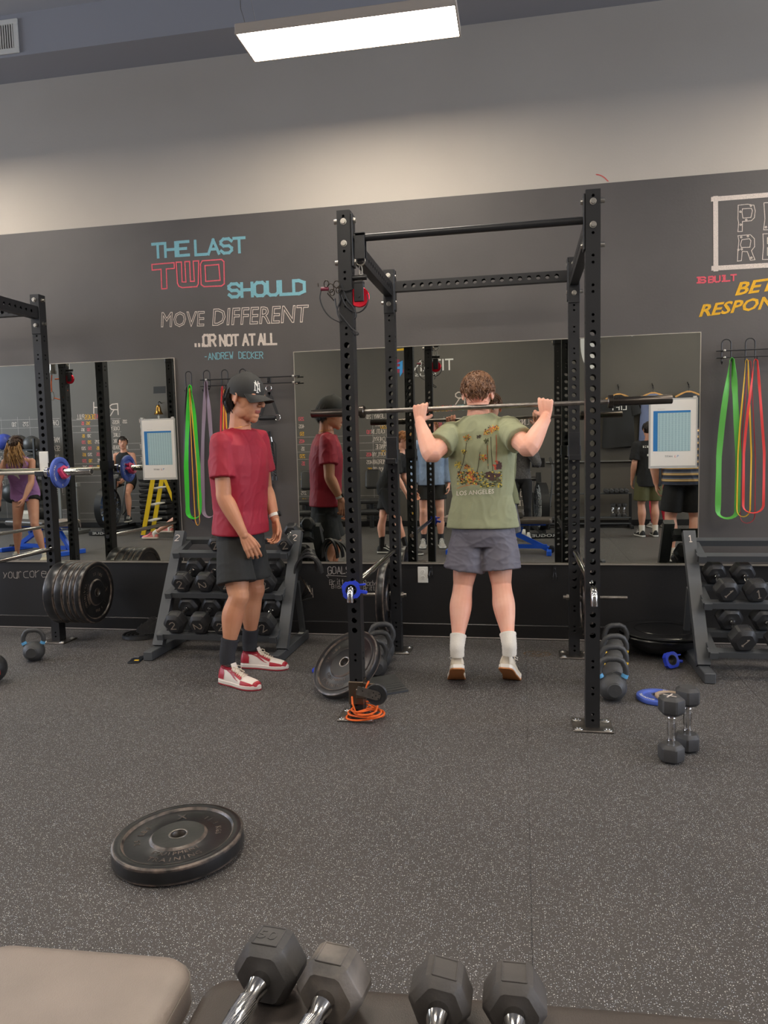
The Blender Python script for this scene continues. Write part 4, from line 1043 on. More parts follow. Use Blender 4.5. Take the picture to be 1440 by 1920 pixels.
m = MB(); e0 = P(505, 826, y=yh); m.tube([(e0.x-.018, yh, e0.z-.01), (e0.x-.014, yh, e0.z+.022), (e0.x+.014, yh, e0.z+.022), (e0.x+.018, yh, e0.z-.01)], .009, 10); m.build('bracket', M_chrome, t)
for s_, (ex, ey) in ((-1, (498, 893)), (1, (515, 893))):
    e1 = P(ex, ey, y=yh); st = V((e0.x+s_*.012, yh, e0.z-.015)); n = 34; ro = MB()
    for q in range(3):
        pts = []
        for k in range(n):
            f = k/(n-1); p = st.lerp(e1, f); a = f*26+q*2*PI/3; pts.append(p+V((math.cos(a)*.0075, math.sin(a)*.0075, 0)))
        ro.tube(pts, .0085, 7)
    ro.build('strand', M_rubber, t); MB().tube([e1, e1+V((0, 0, -.03))], [.021, .024], 14).build('end_stop', M_rubber, t)
m = MB(); m.tube([P(494, 830, y=yh+.015), P(493, 850, y=yh+.015), P(494, 890, y=yh+.015)], .004, 6).tube([P(508, 822, y=yh+.012), P(517, 832, y=yh+.015), P(518, 870, y=yh+.015), P(516, 900, y=yh+.015)], .004, 6); m.build('loop', M_rubber, t)
c = wall_hook('lower black wall hook with the short steel attachment', 510, 914)
t = thing('swivel_bar', 'short dark knurled bar hanging on the lowest hook', 'cable handle', c, world=True)
e0 = P(510, 926, y=yh); m = MB(); m.tube([(e0.x+.013*math.cos(a), yh, e0.z+.012*math.sin(a)) for a in [k*PI/6 for k in range(12)]], .003, 8, closed=True).build('ring', M_chrome, t)
MB().tube([P(510, 932, y=yh), P(511, 937, y=yh), P(511, 938, y=yh), P(512, 958, y=yh)], [.006, .006, .014, .013], 14).build('grip', M_darksteel, t)
# ================================================================ laminated charts on the mirrors
M_paper = mat('paper', (232, 226, 214), .6); M_sleeve = mat('plastic_sleeve', (225, 222, 214), .25, alpha=.55)
M_ink = mat('table_blue', (38, 118, 178), .6); M_grid = mat('grid_ink', (120, 150, 156), .7); M_cell = mat('table_cell', (205, 228, 224), .6)
def chart(label, tlpx, brpx, tbl):
    """sheet and table corners in pixels of the mirror plane"""
    y = WY-.006; a = P(*tlpx, y=y); b = P(*brpx, y=y); t = thing('wall_chart', label, 'chart', ((a.x+b.x)/2, y, b.z), world=True)
    W_ = b.x-a.x; H_ = a.z-b.z
    MB().box(((a.x+b.x)/2, y, (a.z+b.z)/2), (W_, .0012, H_), r=.0004).build('sleeve', M_sleeve, t)
    pp = MB().box(((a.x+b.x)/2, y-.0012, (a.z+b.z)/2+.003), (W_-.022, .0006, H_-.026)).build('sheet', M_paper, t)
    ta = P(*tbl[0], y=y); tb = P(*tbl[1], y=y); yy_ = y-.002; tw = tb.x-ta.x; th = ta.z-tb.z; hd = th*.055; lc = tw*.12
    g = MB(); g.add([(ta.x, yy_, ta.z-hd), (tb.x, yy_, ta.z-hd), (tb.x, yy_, ta.z), (ta.x, yy_, ta.z)], [(0, 1, 2, 3)]).add([(ta.x, yy_, tb.z), (ta.x+lc, yy_, tb.z), (ta.x+lc, yy_, ta.z-hd), (ta.x, yy_, ta.z-hd)], [(0, 1, 2, 3)])
    g.build('table_header', M_ink, t, smooth=0)
    g = MB(); g.add([(ta.x+lc, yy_, tb.z), (tb.x, yy_, tb.z), (tb.x, yy_, ta.z-hd), (ta.x+lc, yy_, ta.z-hd)], [(0, 1, 2, 3)]); g.build('table_cells', M_cell, t, smooth=0)
    g = MB(); rows, cols = 26, 10
    for k in range(rows+1): z_ = ta.z-hd-(th-hd)*k/rows; rib(g, [(ta.x+lc, z_), (tb.x, z_)], .0016, lambda u, v_: (u, yy_-.0004, v_))
    for k in range(cols+1): x = ta.x+lc+(tw-lc)*k/cols; rib(g, [(x, ta.z-hd), (x, tb.z)], .0010, lambda u, v_: (u, yy_-.0004, v_))
    for r_ in range(rows):
        for c_ in range(cols):
            x = ta.x+lc+(tw-lc)*(c_+.28)/cols; z_ = ta.z-hd-(th-hd)*(r_+.5)/rows; rib(g, [(x, z_), (x+(tw-lc)/cols*.45, z_)], (th/rows)*.42, lambda u, v_: (u, yy_-.0003, v_))
    g.build('table_figures', mat('figures_ink', (146, 178, 182), .7), t, smooth=0)
    g = MB(); xm = (a.x+b.x)/2; s_ = H_*.030
    for ch, x in (('TITAN', xm-H_*.11),):
        vs, fs = glyphs(ch); g.add([(x+v[0]*s_*1.2, yy_, tb.z-H_*.088+v[1]*s_*1.2) for v in vs], fs)
    g.build('footer_word', M_trim, t, smooth=0)
    for ch, x, m in (('L', xm+H_*.018, mat('ink_red', (205, 70, 70), .6)), ('P', xm+H_*.05, M_ink)):
        vs, fs = glyphs(ch, shear=.2); g = MB(); g.add([(x+v[0]*s_*1.7, yy_, tb.z-H_*.09+v[1]*s_*1.5) for v in vs], fs); g.build('footer_mark', m, t, smooth=0)
    g = MB(); vs, fs = glyphs('REP MAX LOADS'); g.add([(ta.x+tw*.12+v[0]*s_*.42, yy_, ta.z+H_*.02+v[1]*s_*.42) for v in vs], fs); g.build('title_line', mat('ink_faint', (170, 150, 140), .6), t, smooth=0)
    for x in (a.x+.012, b.x-.018): MB().box((x, y-.002, a.z), (.022, .001, .022)).build('tape', M_sleeve, t)
chart('laminated percentage chart taped on the left mirror edge', (263, 786), (333, 899), ((270, 809), (324, 871)))
chart('laminated percentage chart taped on the wide mirror near its right edge', (1217, 748), (1307, 877), ((1225, 771), (1294, 845)))
# ================================================================ small things at the wall and on the floor
c = P(793, 1077.5, y=WY-.012); t = thing('power_outlet', 'white double power outlet on the black wall under the mirror', 'outlet', (c.x, c.y, c.z), world=True)
MB().box((c.x, c.y-.003, c.z), (.075, .006, .118), r=.003).build('cover_plate', M_white, t)
for dz in (.022, -.022):
    m = MB(); m.lathe([(0, .0015), (.0165, .0015), (.0175, 0)], 20, Matrix.Translation((c.x, c.y-.006, c.z+dz)) @ Matrix.Rotation(R(90), 4, 'X')); o = m.build('socket', M_white, t)
    m = MB()
    for s_ in (-1, 1): m.box((c.x+s_*.006, c.y-.0079, c.z+dz+.003), (.0022, .001, .008))
    m.box((c.x, c.y-.0079, c.z+dz-.007), (.004, .001, .004)); m.build('slots', M_trim, o)
for px, py, lb in ((808, 1069, 'black twin wire hook right of the outlet under the mirror'), (1040, 1072, 'black twin wire hook under the mirror left of the right posts')):
    c = P(px, py, y=WY-.012); t = thing('twin_hook', lb, 'hook', c, world=True)
    MB().box((c.x, c.y-.004, c.z+.012), (.020, .006, .05), r=.002).build('plate', M_black, t)
    m = MB()
    for s_ in (-1, 1): m.tube([(c.x+s_*.006, c.y-.005, c.z-.005), (c.x+s_*.014, c.y-.02, c.z-.04), (c.x+s_*.015, c.y-.045, c.z-.05), (c.x+s_*.015, c.y-.05, c.z-.025)], .0035, 8)
    m.ell((c.x, c.y-.01, c.z+.02), .006); m.build('wire', M_trim, t)
# phone lying by the rack foot
c = P(256, 1238, z=0); t = thing('phone', 'dark phone lying face down beside the foot of rack 2', 'phone', (c.x, c.y, 0), (0, 0, R(12)))
MB().box((0, 0, .0045), (.078, .155, .008), r=.003).build('case', mat('phone_case', (22, 26, 34), .3), t); MB().box((-.012, .045, .010), (.036, .034, .003), r=.0014).build('camera_bump', mat('bump_grey', (90, 92, 98), .3), t)
MB().box((.01, -.03, .0087), (.03, .022, .0008)).build('sticker', M_signy, t)
# cloth and coiled band heap
c = P(262, 1195, z=0); t = thing('coiled_band', 'flat black coiled rubber band lying by the wall left of rack 2', 'band', (c.x, c.y, 0), world=True)
m = MB(); pts = []
for k in range(120):
    a = k*.21; r_ = .03+.0009*k; pts.append((c.x+r_*math.cos(a)*1.05, c.y+.02+r_*math.sin(a), .010+.00008*k))
m.tube(pts, [(.0035, .010)]*len(pts), 4, sect='rect').build('coil', M_rubber, t)
c = P(283, 1190, z=0); t = thing('jacket', 'crumpled black jacket dropped on the floor beside rack 2', 'jacket', (c.x, c.y, 0), world=True)
m = MB(); n = 40
gr = [[None]*n for _ in range(n)]
for i in range(n):
    for j in range(n):
        u, v_ = i/(n-1)*2-1, j/(n-1)*2-1; r_ = math.hypot(u, v_); q = max(0, 1-r_**2.2)
        z_ = .13*q**.6*(.7+.6*noise.noise(V((u*2.3, v_*2.3, 5)))+.28*abs(noise.noise(V((u*6, v_*5, 1))))); gr[i][j] = (c.x+.02+u*.17, c.y+.06+v_*.12, max(.004, z_)+.002)
vs = [p for r_ in gr for p in r_]; fs = [(i*n+j, (i+1)*n+j, (i+1)*n+j+1, i*n+j+1) for i in range(n-1) for j in range(n-1)]
m.add(vs, fs).build('fabric', mat('black_fabric', (34, 33, 34), .9, 0, .3, 400), t, smooth=80)
# black strap handles and cloths hung at the right end of rack 2
c = V((LX1+.10, 4.98, .50)); t = thing('lifting_belts', 'bundle of black lifting straps hung on the right side of rack 2', 'straps', c, world=True)
for k in range(3):
    m = MB(); pts = []
    for q in range(15): a = PI*q/14; pts.append((LX1+.027+.085*(1-math.cos(a))*(.75+.18*k), 4.98-.05*k, .53+.15*math.sin(a)*(1-.10*k)))
    m.tube(pts, [(.006, .030)]*len(pts), 4, sect='rect', up=V((0, 1, 0))); m.build('strap', M_rubber, t, smooth=60)
m = MB()
for k in range(5): m.tube([(LX1+.055+.02*k, 4.90, .50-.02*k), (LX1+.10+.012*k, 4.88, .44-.02*k), (LX1+.06, 4.90, .37-.01*k)], .0045, 7)
m.build('buckles', M_darksteel, t)
# wedges beside the left front post
for lb, a, b, hgt in (('flat black rubber wedge on the floor right of the left front post', (702, 1308), (766, 1297), .052), ('smaller black rubber wedge tucked under the leaning plate', (668, 1316), (712, 1311), .062)):
    pa = P(*a, z=0); pb = P(*b, z=0); d = (pb-pa); L_ = d.length; ang = math.atan2(d.y, d.x)
    t = thing('rubber_wedge', lb, 'wedge', ((pa.x+pb.x)/2, (pa.y+pb.y)/2, 0), (0, 0, ang))
    prof = [(0, .001), (.002, .012), (.19, hgt), (.195, hgt-.003), (.195, .001)]
    m = MB(); m.loft([[(-L_/2, y_, z_) for y_, z_ in prof], [(L_/2, y_, z_) for y_, z_ in prof]]).build('block', M_rubber, t, smooth=20)
    m = MB()
    for k in range(7): m.box((0, .02+k*.024, .016+k*.0046), (L_*.96, .004, .003), M=None)
    m.build('ridges', M_rubber, t)
# blue disc behind the leaning plate
c = P(592, 1262, z=0); o = MB().lathe([(0, 0), (.058, 0), (.065, .006), (.065, .016), (.058, .022), (.030, .022), (.028, .018), (0, .018)], 36).build('foot_slider', M_blue, loc=(c.x+.035, c.y+.03, 0)); props(o, 'blue plastic disc peeking out left of the leaning plate', 'disc')
# change plate flat on the floor and the tan ring on it
c = P(1234, 1305, z=.02); plate('small blue change plate lying on the floor behind the upright dumbbells', (c.x, c.y, .014), (0, 0, R(-60)), R_=.112, T=.026, key='blue', name='change_plate')
c = P(1256, 1306, z=.035); o = MB().lathe([(.060, 0), (.072, 0), (.076, .004), (.076, .012), (.072, .016), (.060, .016), (.057, .010), (.060, 0)], 40).build('rubber_ring', mat('tan_rubber', (168, 146, 120), .6), loc=(c.x, c.y, .028)); props(o, 'tan and black ring lying on the small blue plate', 'ring')
# balance trainers
cx_, cy_ = P(1245, 1236, z=0).x+.13, 5.0
for k, lb in enumerate(('lower black dome balance trainer by rack 1', 'upper black balance trainer stacked on the lower one')):
    t = thing('balance_trainer', lb, 'balance trainer', (cx_-.12+k*.015, cy_, .001 if k == 0 else .0)); t.scale = (.88, .88, .78)
    if k == 0:
        MB().lathe([(0, 0), (.05, .002), (.14, .02), (.21, .055), (.262, .105), (.285, .15), (.285, .155), (0, .155)], 56).build('dome', M_rubber, t)
        MB().lathe([(0, .1555), (.30, .1555), (.314, .160), (.316, .169), (.308, .177), (0, .177)], 64).build('platform', mat('gloss_black', (26, 26, 27), .22), t)
    else:
        t.location.z = .1400
        MB().lathe([(0, 0), (.30, 0), (.314, .004), (.318, .013), (.308, .020), (.27, .024), (0, .026)], 64).build('platform', MATS['gloss_black'], t)
        MB().lathe([(.20, .0262), (.205, .030), (.21, .0262)], 48).build('ridge', MATS['gloss_black'], t)
# ring stain on the mat
c = P(1007, 1226, z=.0012); m = MB(); rs = random.Random(4)
for rr_, w_, n in ((.062, .010, 44), (.045, .006, 30), (.022, .012, 16)):
    for k in range(n):
        if rs.random() < .22: continue
        a = 2*PI*k/n; b = a+2*PI/n*1.05; w2 = w_*rs.uniform(.5, 1.2)
        m.add([(c.x+(rr_+s_*w2/2)*math.cos(q)*1.35, c.y+(rr_+s_*w2/2)*math.sin(q)*1.0, .0012) for q, s_ in ((a, -1), (a, 1), (b, 1), (b, -1))], [(0, 1, 2, 3)])
m.build('chalk_stain', mat('stain', (108, 88, 66), .9), fl, smooth=0, label='round tan scuff ring on the mat behind the lifter')
# ================================================================ pulleys, rope and cables on the centre rack
M_redpul = mat('red_anodised', (205, 24, 48), .25, .6)
yk = 3.60
t = thing('strap_anchor', 'wide black webbing strap looped over the pull-up bar with ring and carabiner', 'strap', P(673, 470, y=yk), world=True)
a = P(673, 440, y=yk); b = P(674, 484, y=yk)
MB().box(((a.x+b.x)/2, RYF-.022, (a.z+b.z)/2), (.050, .005, a.z-b.z), r=.001).box(((a.x+b.x)/2, RYF+.022, (a.z+b.z)/2), (.050, .005, a.z-b.z), r=.001).box((a.x, RYF, a.z+.012), (.050, .05, .006), r=.001).build('webbing', M_rubber, t)
m = MB(); c = P(673, 486, y=yk); m.tube([(c.x+.024*math.cos(q), RYF, c.z+.022*math.sin(q)) for q in [k*PI/8 for k in range(16)]], .0035, 8, closed=True)
m.tube([(c.x+.008*math.cos(q), RYF+.0, c.z-.05+.030*math.sin(q)) for q in [k*PI/8 for k in range(16)]], .003, 8, closed=True)
c2 = P(673, 519, y=yk); m.tube([(c2.x+.014*math.cos(q), RYF-.01, c2.z+.014*math.sin(q)) for q in [k*PI/6 for k in range(12)]], .0042, 8, closed=True); m.build('hardware', M_zinc, t)
def pulley(label, c, sc_=1.0, mw=None, rz=0):
    t = thing('pulley', label, 'pulley', c, (0, 0, R(rz)))
    MB().box((0, .012, .02*sc_), (.046*sc_, .005, .085*sc_), r=.002).box((0, -.012, .02*sc_), (.046*sc_, .005, .085*sc_), r=.002).box((0, 0, .066*sc_), (.046*sc_, .03, .01), r=.002).build('cheek_plates', M_black, t)
    MB().lathe([(.010, -.008), (.030, -.008), (.045, -.009), (.047, -.006), (.040, 0), (.047, .006), (.045, .009), (.030, .008), (.010, .008)], 36, Matrix.Scale(sc_, 4) @ Matrix.Rotation(R(90), 4, 'X')).build('wheel', mw or M_redpul, t)
    MB().tube([(0, -.019, 0), (0, .019, 0)], .006*sc_, 6).tube([(-.03*sc_, 0, .088*sc_), (.036*sc_, 0, .088*sc_)], .012*sc_, 14).build('axle', M_trim, t)
    return t
c = P(674, 557, y=RYF-.01); pulley('pulley with red wheel hanging from the pull-up bar strap', c, 1.05)
t = thing('cable_bundle', 'tangle of black cable, clips and handles hanging on the left front post', 'cable', P(645, 560, y=3.59), world=True)
cb = MB(); yq = 3.585
for pl in ([(602, 545), (600, 560), (607, 580), (620, 595), (637, 604)], [(640, 533), (650, 560), (664, 578), (668, 592), (664, 598)], [(628, 560), (632, 580), (645, 598), (660, 616), (672, 625), (668, 628), (660, 622)],
           [(634, 540), (648, 545), (662, 541)], [(640, 553), (650, 575), (668, 586), (682, 580), (690, 565), (689, 552)], [(634, 545), (638, 562), (632, 580), (634, 592), (640, 602)]):
    pts = [P(x, y_, y=yq) for x, y_ in pl]; sm = []
    for i in range(len(pts)-1):
        for f in (0, .33, .66):
            p0 = pts[max(0, i-1)]; p1 = pts[i]; p2 = pts[i+1]; p3 = pts[min(len(pts)-1, i+2)]
            sm.append(.5*((2*p1)+(p2-p0)*f+(2*p0-5*p1+4*p2-p3)*f*f+(3*p1-p0-3*p2+p3)*f*f*f))
    sm.append(pts[-1]); cb.tube(sm, .0035, 7)
cb.build('cables', M_rubber, t)
m = MB(); d = lambda x, y_: P(x, y_, y=yq-.01)
for (x, y_, r_) in ((612, 532, .012), (620, 540, .016), (631, 533, .013), (623, 548, .012), (634, 544, .010)):
    q_ = d(x, y_); m.tube([(q_.x+r_*math.cos(a), yq-.012, q_.z+r_*1.3*math.sin(a)) for a in [k*PI/6 for k in range(12)]], .0028, 6, closed=True)
m.tube([d(596, 531), d(597, 538)], .003, 6).tube([d(614, 550), d(626, 563)], .004, 6); m.build('clips', M_darksteel, t)
MB().tube([d(602, 542), d(616, 542)], .009, 12).build('red_grip', mat('maroon_plastic', (120, 40, 60), .4), t)
# floor pulley and orange rope
t = thing('floor_pulley', 'steel floor pulley clamped around the foot of the left front post', 'pulley', P(676, 1300, y=3.6), world=True)
pz = P(676, 1300, y=3.59).z
MB().box((RX0, RYF, pz+.0), (UW+.012, UD+.014, .12), r=.003).box((RX0+.03, RYF-.055, pz+.005), (.05, .03, .05), r=.004).tube([(RX0+.04, RYF-.04, pz+.05), (RX0+.12, RYF-.045, pz+.046)], .0075, 10).build('clamp', mat('clear_coat_steel', (120, 106, 92), .3, 1), t)
wc = P(706, 1302, y=3.55)
MB().lathe([(.010, -.010), (.045, -.010), (.052, -.011), (.054, -.007), (.047, 0), (.054, .007), (.052, .011), (.045, .010), (.010, .010)], 40, Matrix.Translation(wc) @ Matrix.Rotation(R(90), 4, 'X')).build('wheel', M_rubber, t)
fwd = P(680, 1297, y=3.535)
arm = MB(); n = 12; ring = []
ax_ = V((wc.x-fwd.x, 0, wc.z-fwd.z)); ang = math.atan2(ax_.z, ax_.x)
poly = [(-.03, -.022)]+[(.070+.024*math.cos(R(a)), .024*math.sin(R(a))) for a in range(-80, 81, 20)]+[(-.03, .022)]
arm.prism(poly, -.003, .003, Matrix.Translation((fwd.x, 3.533, fwd.z)) @ Matrix.Rotation(-ang, 4, 'Y') @ Matrix.Rotation(R(90), 4, 'X')); arm.build('arm', M_steel, t)
bo = MB()
for (u, v_) in ((.070, 0), (.085, .012), (.085, -.012), (.055, .012), (.055, -.012), (0, .006)):
    bo.tube([(fwd.x+u*math.cos(ang)-v_*math.sin(ang), 3.528, fwd.z+u*math.sin(ang)+v_*math.cos(ang)), (fwd.x+u*math.cos(ang)-v_*math.sin(ang), 3.5295, fwd.z+u*math.sin(ang)+v_*math.cos(ang))], .0035, 8)
bo.build('bolts', M_trim, t)
M_orange = mat('orange_rope', (238, 104, 30), .6, 0, .3, 700)
t = thing('orange_rope', 'coil of orange rope at the foot of the left front post', 'rope', P(684, 1340, z=0), world=True)
m = MB(); pts = []
cc = P(686, 1336, z=.03)
for k in range(150):
    a = k*.165; r_ = .088+.014*math.sin(k*.37)-.00012*k; pts.append((cc.x+r_*math.cos(a), cc.y+.012+r_*.92*math.sin(a)-.02, .010+.0004*k+.006*math.sin(a*1.0+1)))
e = V(pts[-1]); a0 = P(662, 1305, y=3.56); a1 = P(693, 1277, y=3.57)
m.tube(pts, .0048, 7)
m.tube([V(pts[0]), P(668, 1338, y=3.53), P(661, 1320, y=3.53), P(660, 1306, y=3.555)], .0048, 7).tube([P(692, 1277, y=3.57), P(688, 1285, y=3.56), P(686, 1292, y=3.56)], .0048, 7)
m.tube([V(pts[100]), P(700, 1326, y=3.53), P(692, 1322, y=3.53), P(690, 1326, y=3.54)], .0048, 7); m.build('cord', M_orange, t)
# ================================================================ people
def lerp(a, b, f): return a+(b-a)*f
def frame(right, up):
    """matrix with x = right, y = forward, z = up"""
    up = up.normalized(); right = (right-up*right.dot(up)).normalized(); fwd = up.cross(right)
    return Matrix(((right.x, fwd.x, up.x, 0), (right.y, fwd.y, up.y, 0), (right.z, fwd.z, up.z, 0), (0, 0, 0, 1)))
def smooth_pts(pts, rad, sub=4):
    """Catmull-Rom through joints with radii"""
    out = []; ro = []
    for i in range(len(pts)-1):
        p0 = pts[max(0, i-1)]; p1 = pts[i]; p2 = pts[i+1]; p3 = pts[min(len(pts)-1, i+2)]
        for k in range(sub):
            f = k/sub
            out.append(.5*((2*p1)+(p2-p0)*f+(2*p0-5*p1+4*p2-p3)*f*f+(3*p1-p0-3*p2+p3)*f*f*f))
            q0 = rad[max(0, i-1)]; q3 = rad[min(len(rad)-1, i+2)]
            ro.append(.5*((2*rad[i])+(rad[i+1]-q0)*f+(2*q0-5*rad[i]+4*rad[i+1]-q3)*f*f+(3*rad[i]-q0-3*rad[i+1]+q3)*f*f*f) if not isinstance(rad[i], tuple) else (lerp(rad[i][0], rad[i+1][0], f), lerp(rad[i][1], rad[i+1][1], f)))
    out.append(pts[-1]); ro.append(rad[-1]); return out, ro
def head_shapes(mb, M, s_=1.0, ears=True):
    E = lambda c, r, n=20, m=14, Q=None: mb.ell([x*s_ for x in c], [x*s_ for x in r], M if Q is None else M @ Q, n, m)
    E((0, -.014, .034), (.076, .096, .082), 28, 20)
    E((0, .010, .010), (.071, .083, .085)); E((0, .026, -.030), (.060, .066, .080)); E((0, .034, -.070), (.047, .052, .040)); E((0, .067, -.094), (.024, .022, .021))
    for s2 in (-1, 1):
        E((s2*.034, .043, -.014), (.026, .028, .028)); E((s2*.041, .010, -.058), (.019, .046, .040)); E((s2*.050, .018, -.012), (.018, .040, .040)); E((s2*.030, .073, .034), (.026, .016, .009)); E((s2*.018, .064, -.050), (.022, .019, .024))
        if ears:
            Q = Matrix.Translation((s2*.077*s_, -.010*s_, -.002*s_)) @ Matrix.Rotation(s2*R(-22), 4, 'Z') @ Matrix.Rotation(R(-10), 4, 'X')
            mb.tube([M @ Q @ V((s2*.004*s_, .016*s_*math.cos(a)*1.0, .029*s_*math.sin(a))) for a in [k*PI/7+R(-60) for k in range(12)]], .0048*s_, 8)
            mb.ell((0, 0, -.002), (.005*s_, .014*s_, .024*s_), M @ Q, 10, 8); mb.ell((0, .008*s_, -.022*s_), (.006*s_, .008*s_, .009*s_), M @ Q, 8, 6)
    E((0, .085, .030), (.014, .014, .014))
    a = M @ V((0, .088*s_, .022*s_)); b = M @ V((0, .116*s_, -.014*s_)); mb.tube([a, lerp(a, b, .5), b], [.0075*s_, .010*s_, .0125*s_], 10)
    E((0, .112, -.017), (.0120, .012, .0095)); 
    for s2 in (-1, 1): E((s2*.0125, .098, -.021), (.0075, .010, .007))
    E((0, .083, -.040), (.018, .012, .012)); E((0, .088, -.0480), (.022, .0085, .0048)); E((0, .0865, -.0570), (.019, .0085, .0056)); E((0, .079, -.076), (.020, .014, .014))
def arm_shapes(mb, sh, el, wr, b=1.0):
    u = el-sh; f = wr-el
    pts = [sh, sh+u*.25, sh+u*.55, sh+u*.85, el, el+f*.22, el+f*.5, el+f*.8, wr]
    rad = [.048, .050, .049, .044, .043, .0455, .040, .031, .027]
    P_, R_ = smooth_pts(pts, [x*b for x in rad], 3); mb.tube(P_, R_, 16)
    mb.ell(sh, .050*b)
def leg_shapes(mb, hip, kn, an, fw, b=1.0):
    u = kn-hip; f = an-kn; back = -fw
    pts = [hip, hip+u*.3, hip+u*.65, hip+u*.9, kn+fw*.006, kn+f*.14+back*.006, kn+f*.32+back*.014, kn+f*.52+back*.008, kn+f*.78, an]
    rad = [.088, .084, .071, .060, .056, .0565, .062, .054, .037, .029]
    P_, R_ = smooth_pts(pts, [x*b for x in rad], 3); mb.tube(P_, R_, 18)
    mb.ell(kn+fw*.014*b, (.040*b, .036*b, .045*b), n=14)
def hand_shapes(mb, wr, d, pn, ts, curls=(25, 35, 25), k=1.0, thumb=(.55, .55, .35), spread=2.5, tc=18):
    """d finger direction, pn palm normal, ts side on which the thumb leaves"""
    d = d.normalized(); pn = (pn-d*pn.dot(d)).normalized(); sd = d.cross(pn).normalized(); sd = sd if sd.dot(ts) > 0 else -sd
    L_ = .092*k
    mb.ell(wr+d*.008*k, .0255*k, n=12, m=8)
    for i, (off, ln) in enumerate(((.030, 1.0), (.0105, 1.06), (-.0095, 1.0), (-.028, .86))):
        kn_ = wr+d*(L_*(.97+.03*(1-abs(i-1))))+sd*off*k; mb.tube([wr+sd*off*.45*k+d*.005, lerp(wr+sd*off*.45*k, kn_, .5), kn_], [(.014*k, .012*k), (.0145*k, .0125*k), (.0115*k, .0115*k)], 10)
        p = kn_; ang = 0.; base = d*math.cos(R(spread*(1.4-i)))+sd*math.sin(R(spread*(1.4-i))); r_ = .0092*k
        for q, (sl, cu) in enumerate(zip((.046, .028, .022), curls)):
            cu = cu*(1+.10*(i-1.2)); ang += R(cu); dr = base*math.cos(ang)+pn*math.sin(ang); e = p+dr*sl*ln*k
            mb.cap2(p, e, r_, r_*.92, 9); mb.ell(p, r_*1.06, n=8, m=6); p = e; r_ *= .92
    mb.ell(wr+d*.048*k+pn*.008*k, (.001, .001, .001)); 
    Mq = frame(sd, pn); mb.ell((0, 0, 0), (.035*k, .046*k, .013*k), Matrix.Translation(wr+d*.050*k+pn*.002*k) @ frame(sd, pn))
    p = wr+d*.022*k+sd*.020*k+pn*.004*k; a, b_, c_ = thumb; dr = (d*a+sd*b_+pn*c_).normalized()
    for q, sl in enumerate((.040, .030, .024)):
        e = p+dr*sl*k; mb.cap2(p, e, (.0135, .0105, .0098)[q]*k, (.0108, .0098, .0088)[q]*k, 10); p = e
        dr = (dr+(pn*.5+d*.4-sd*.35)*math.sin(R(tc))).normalized()
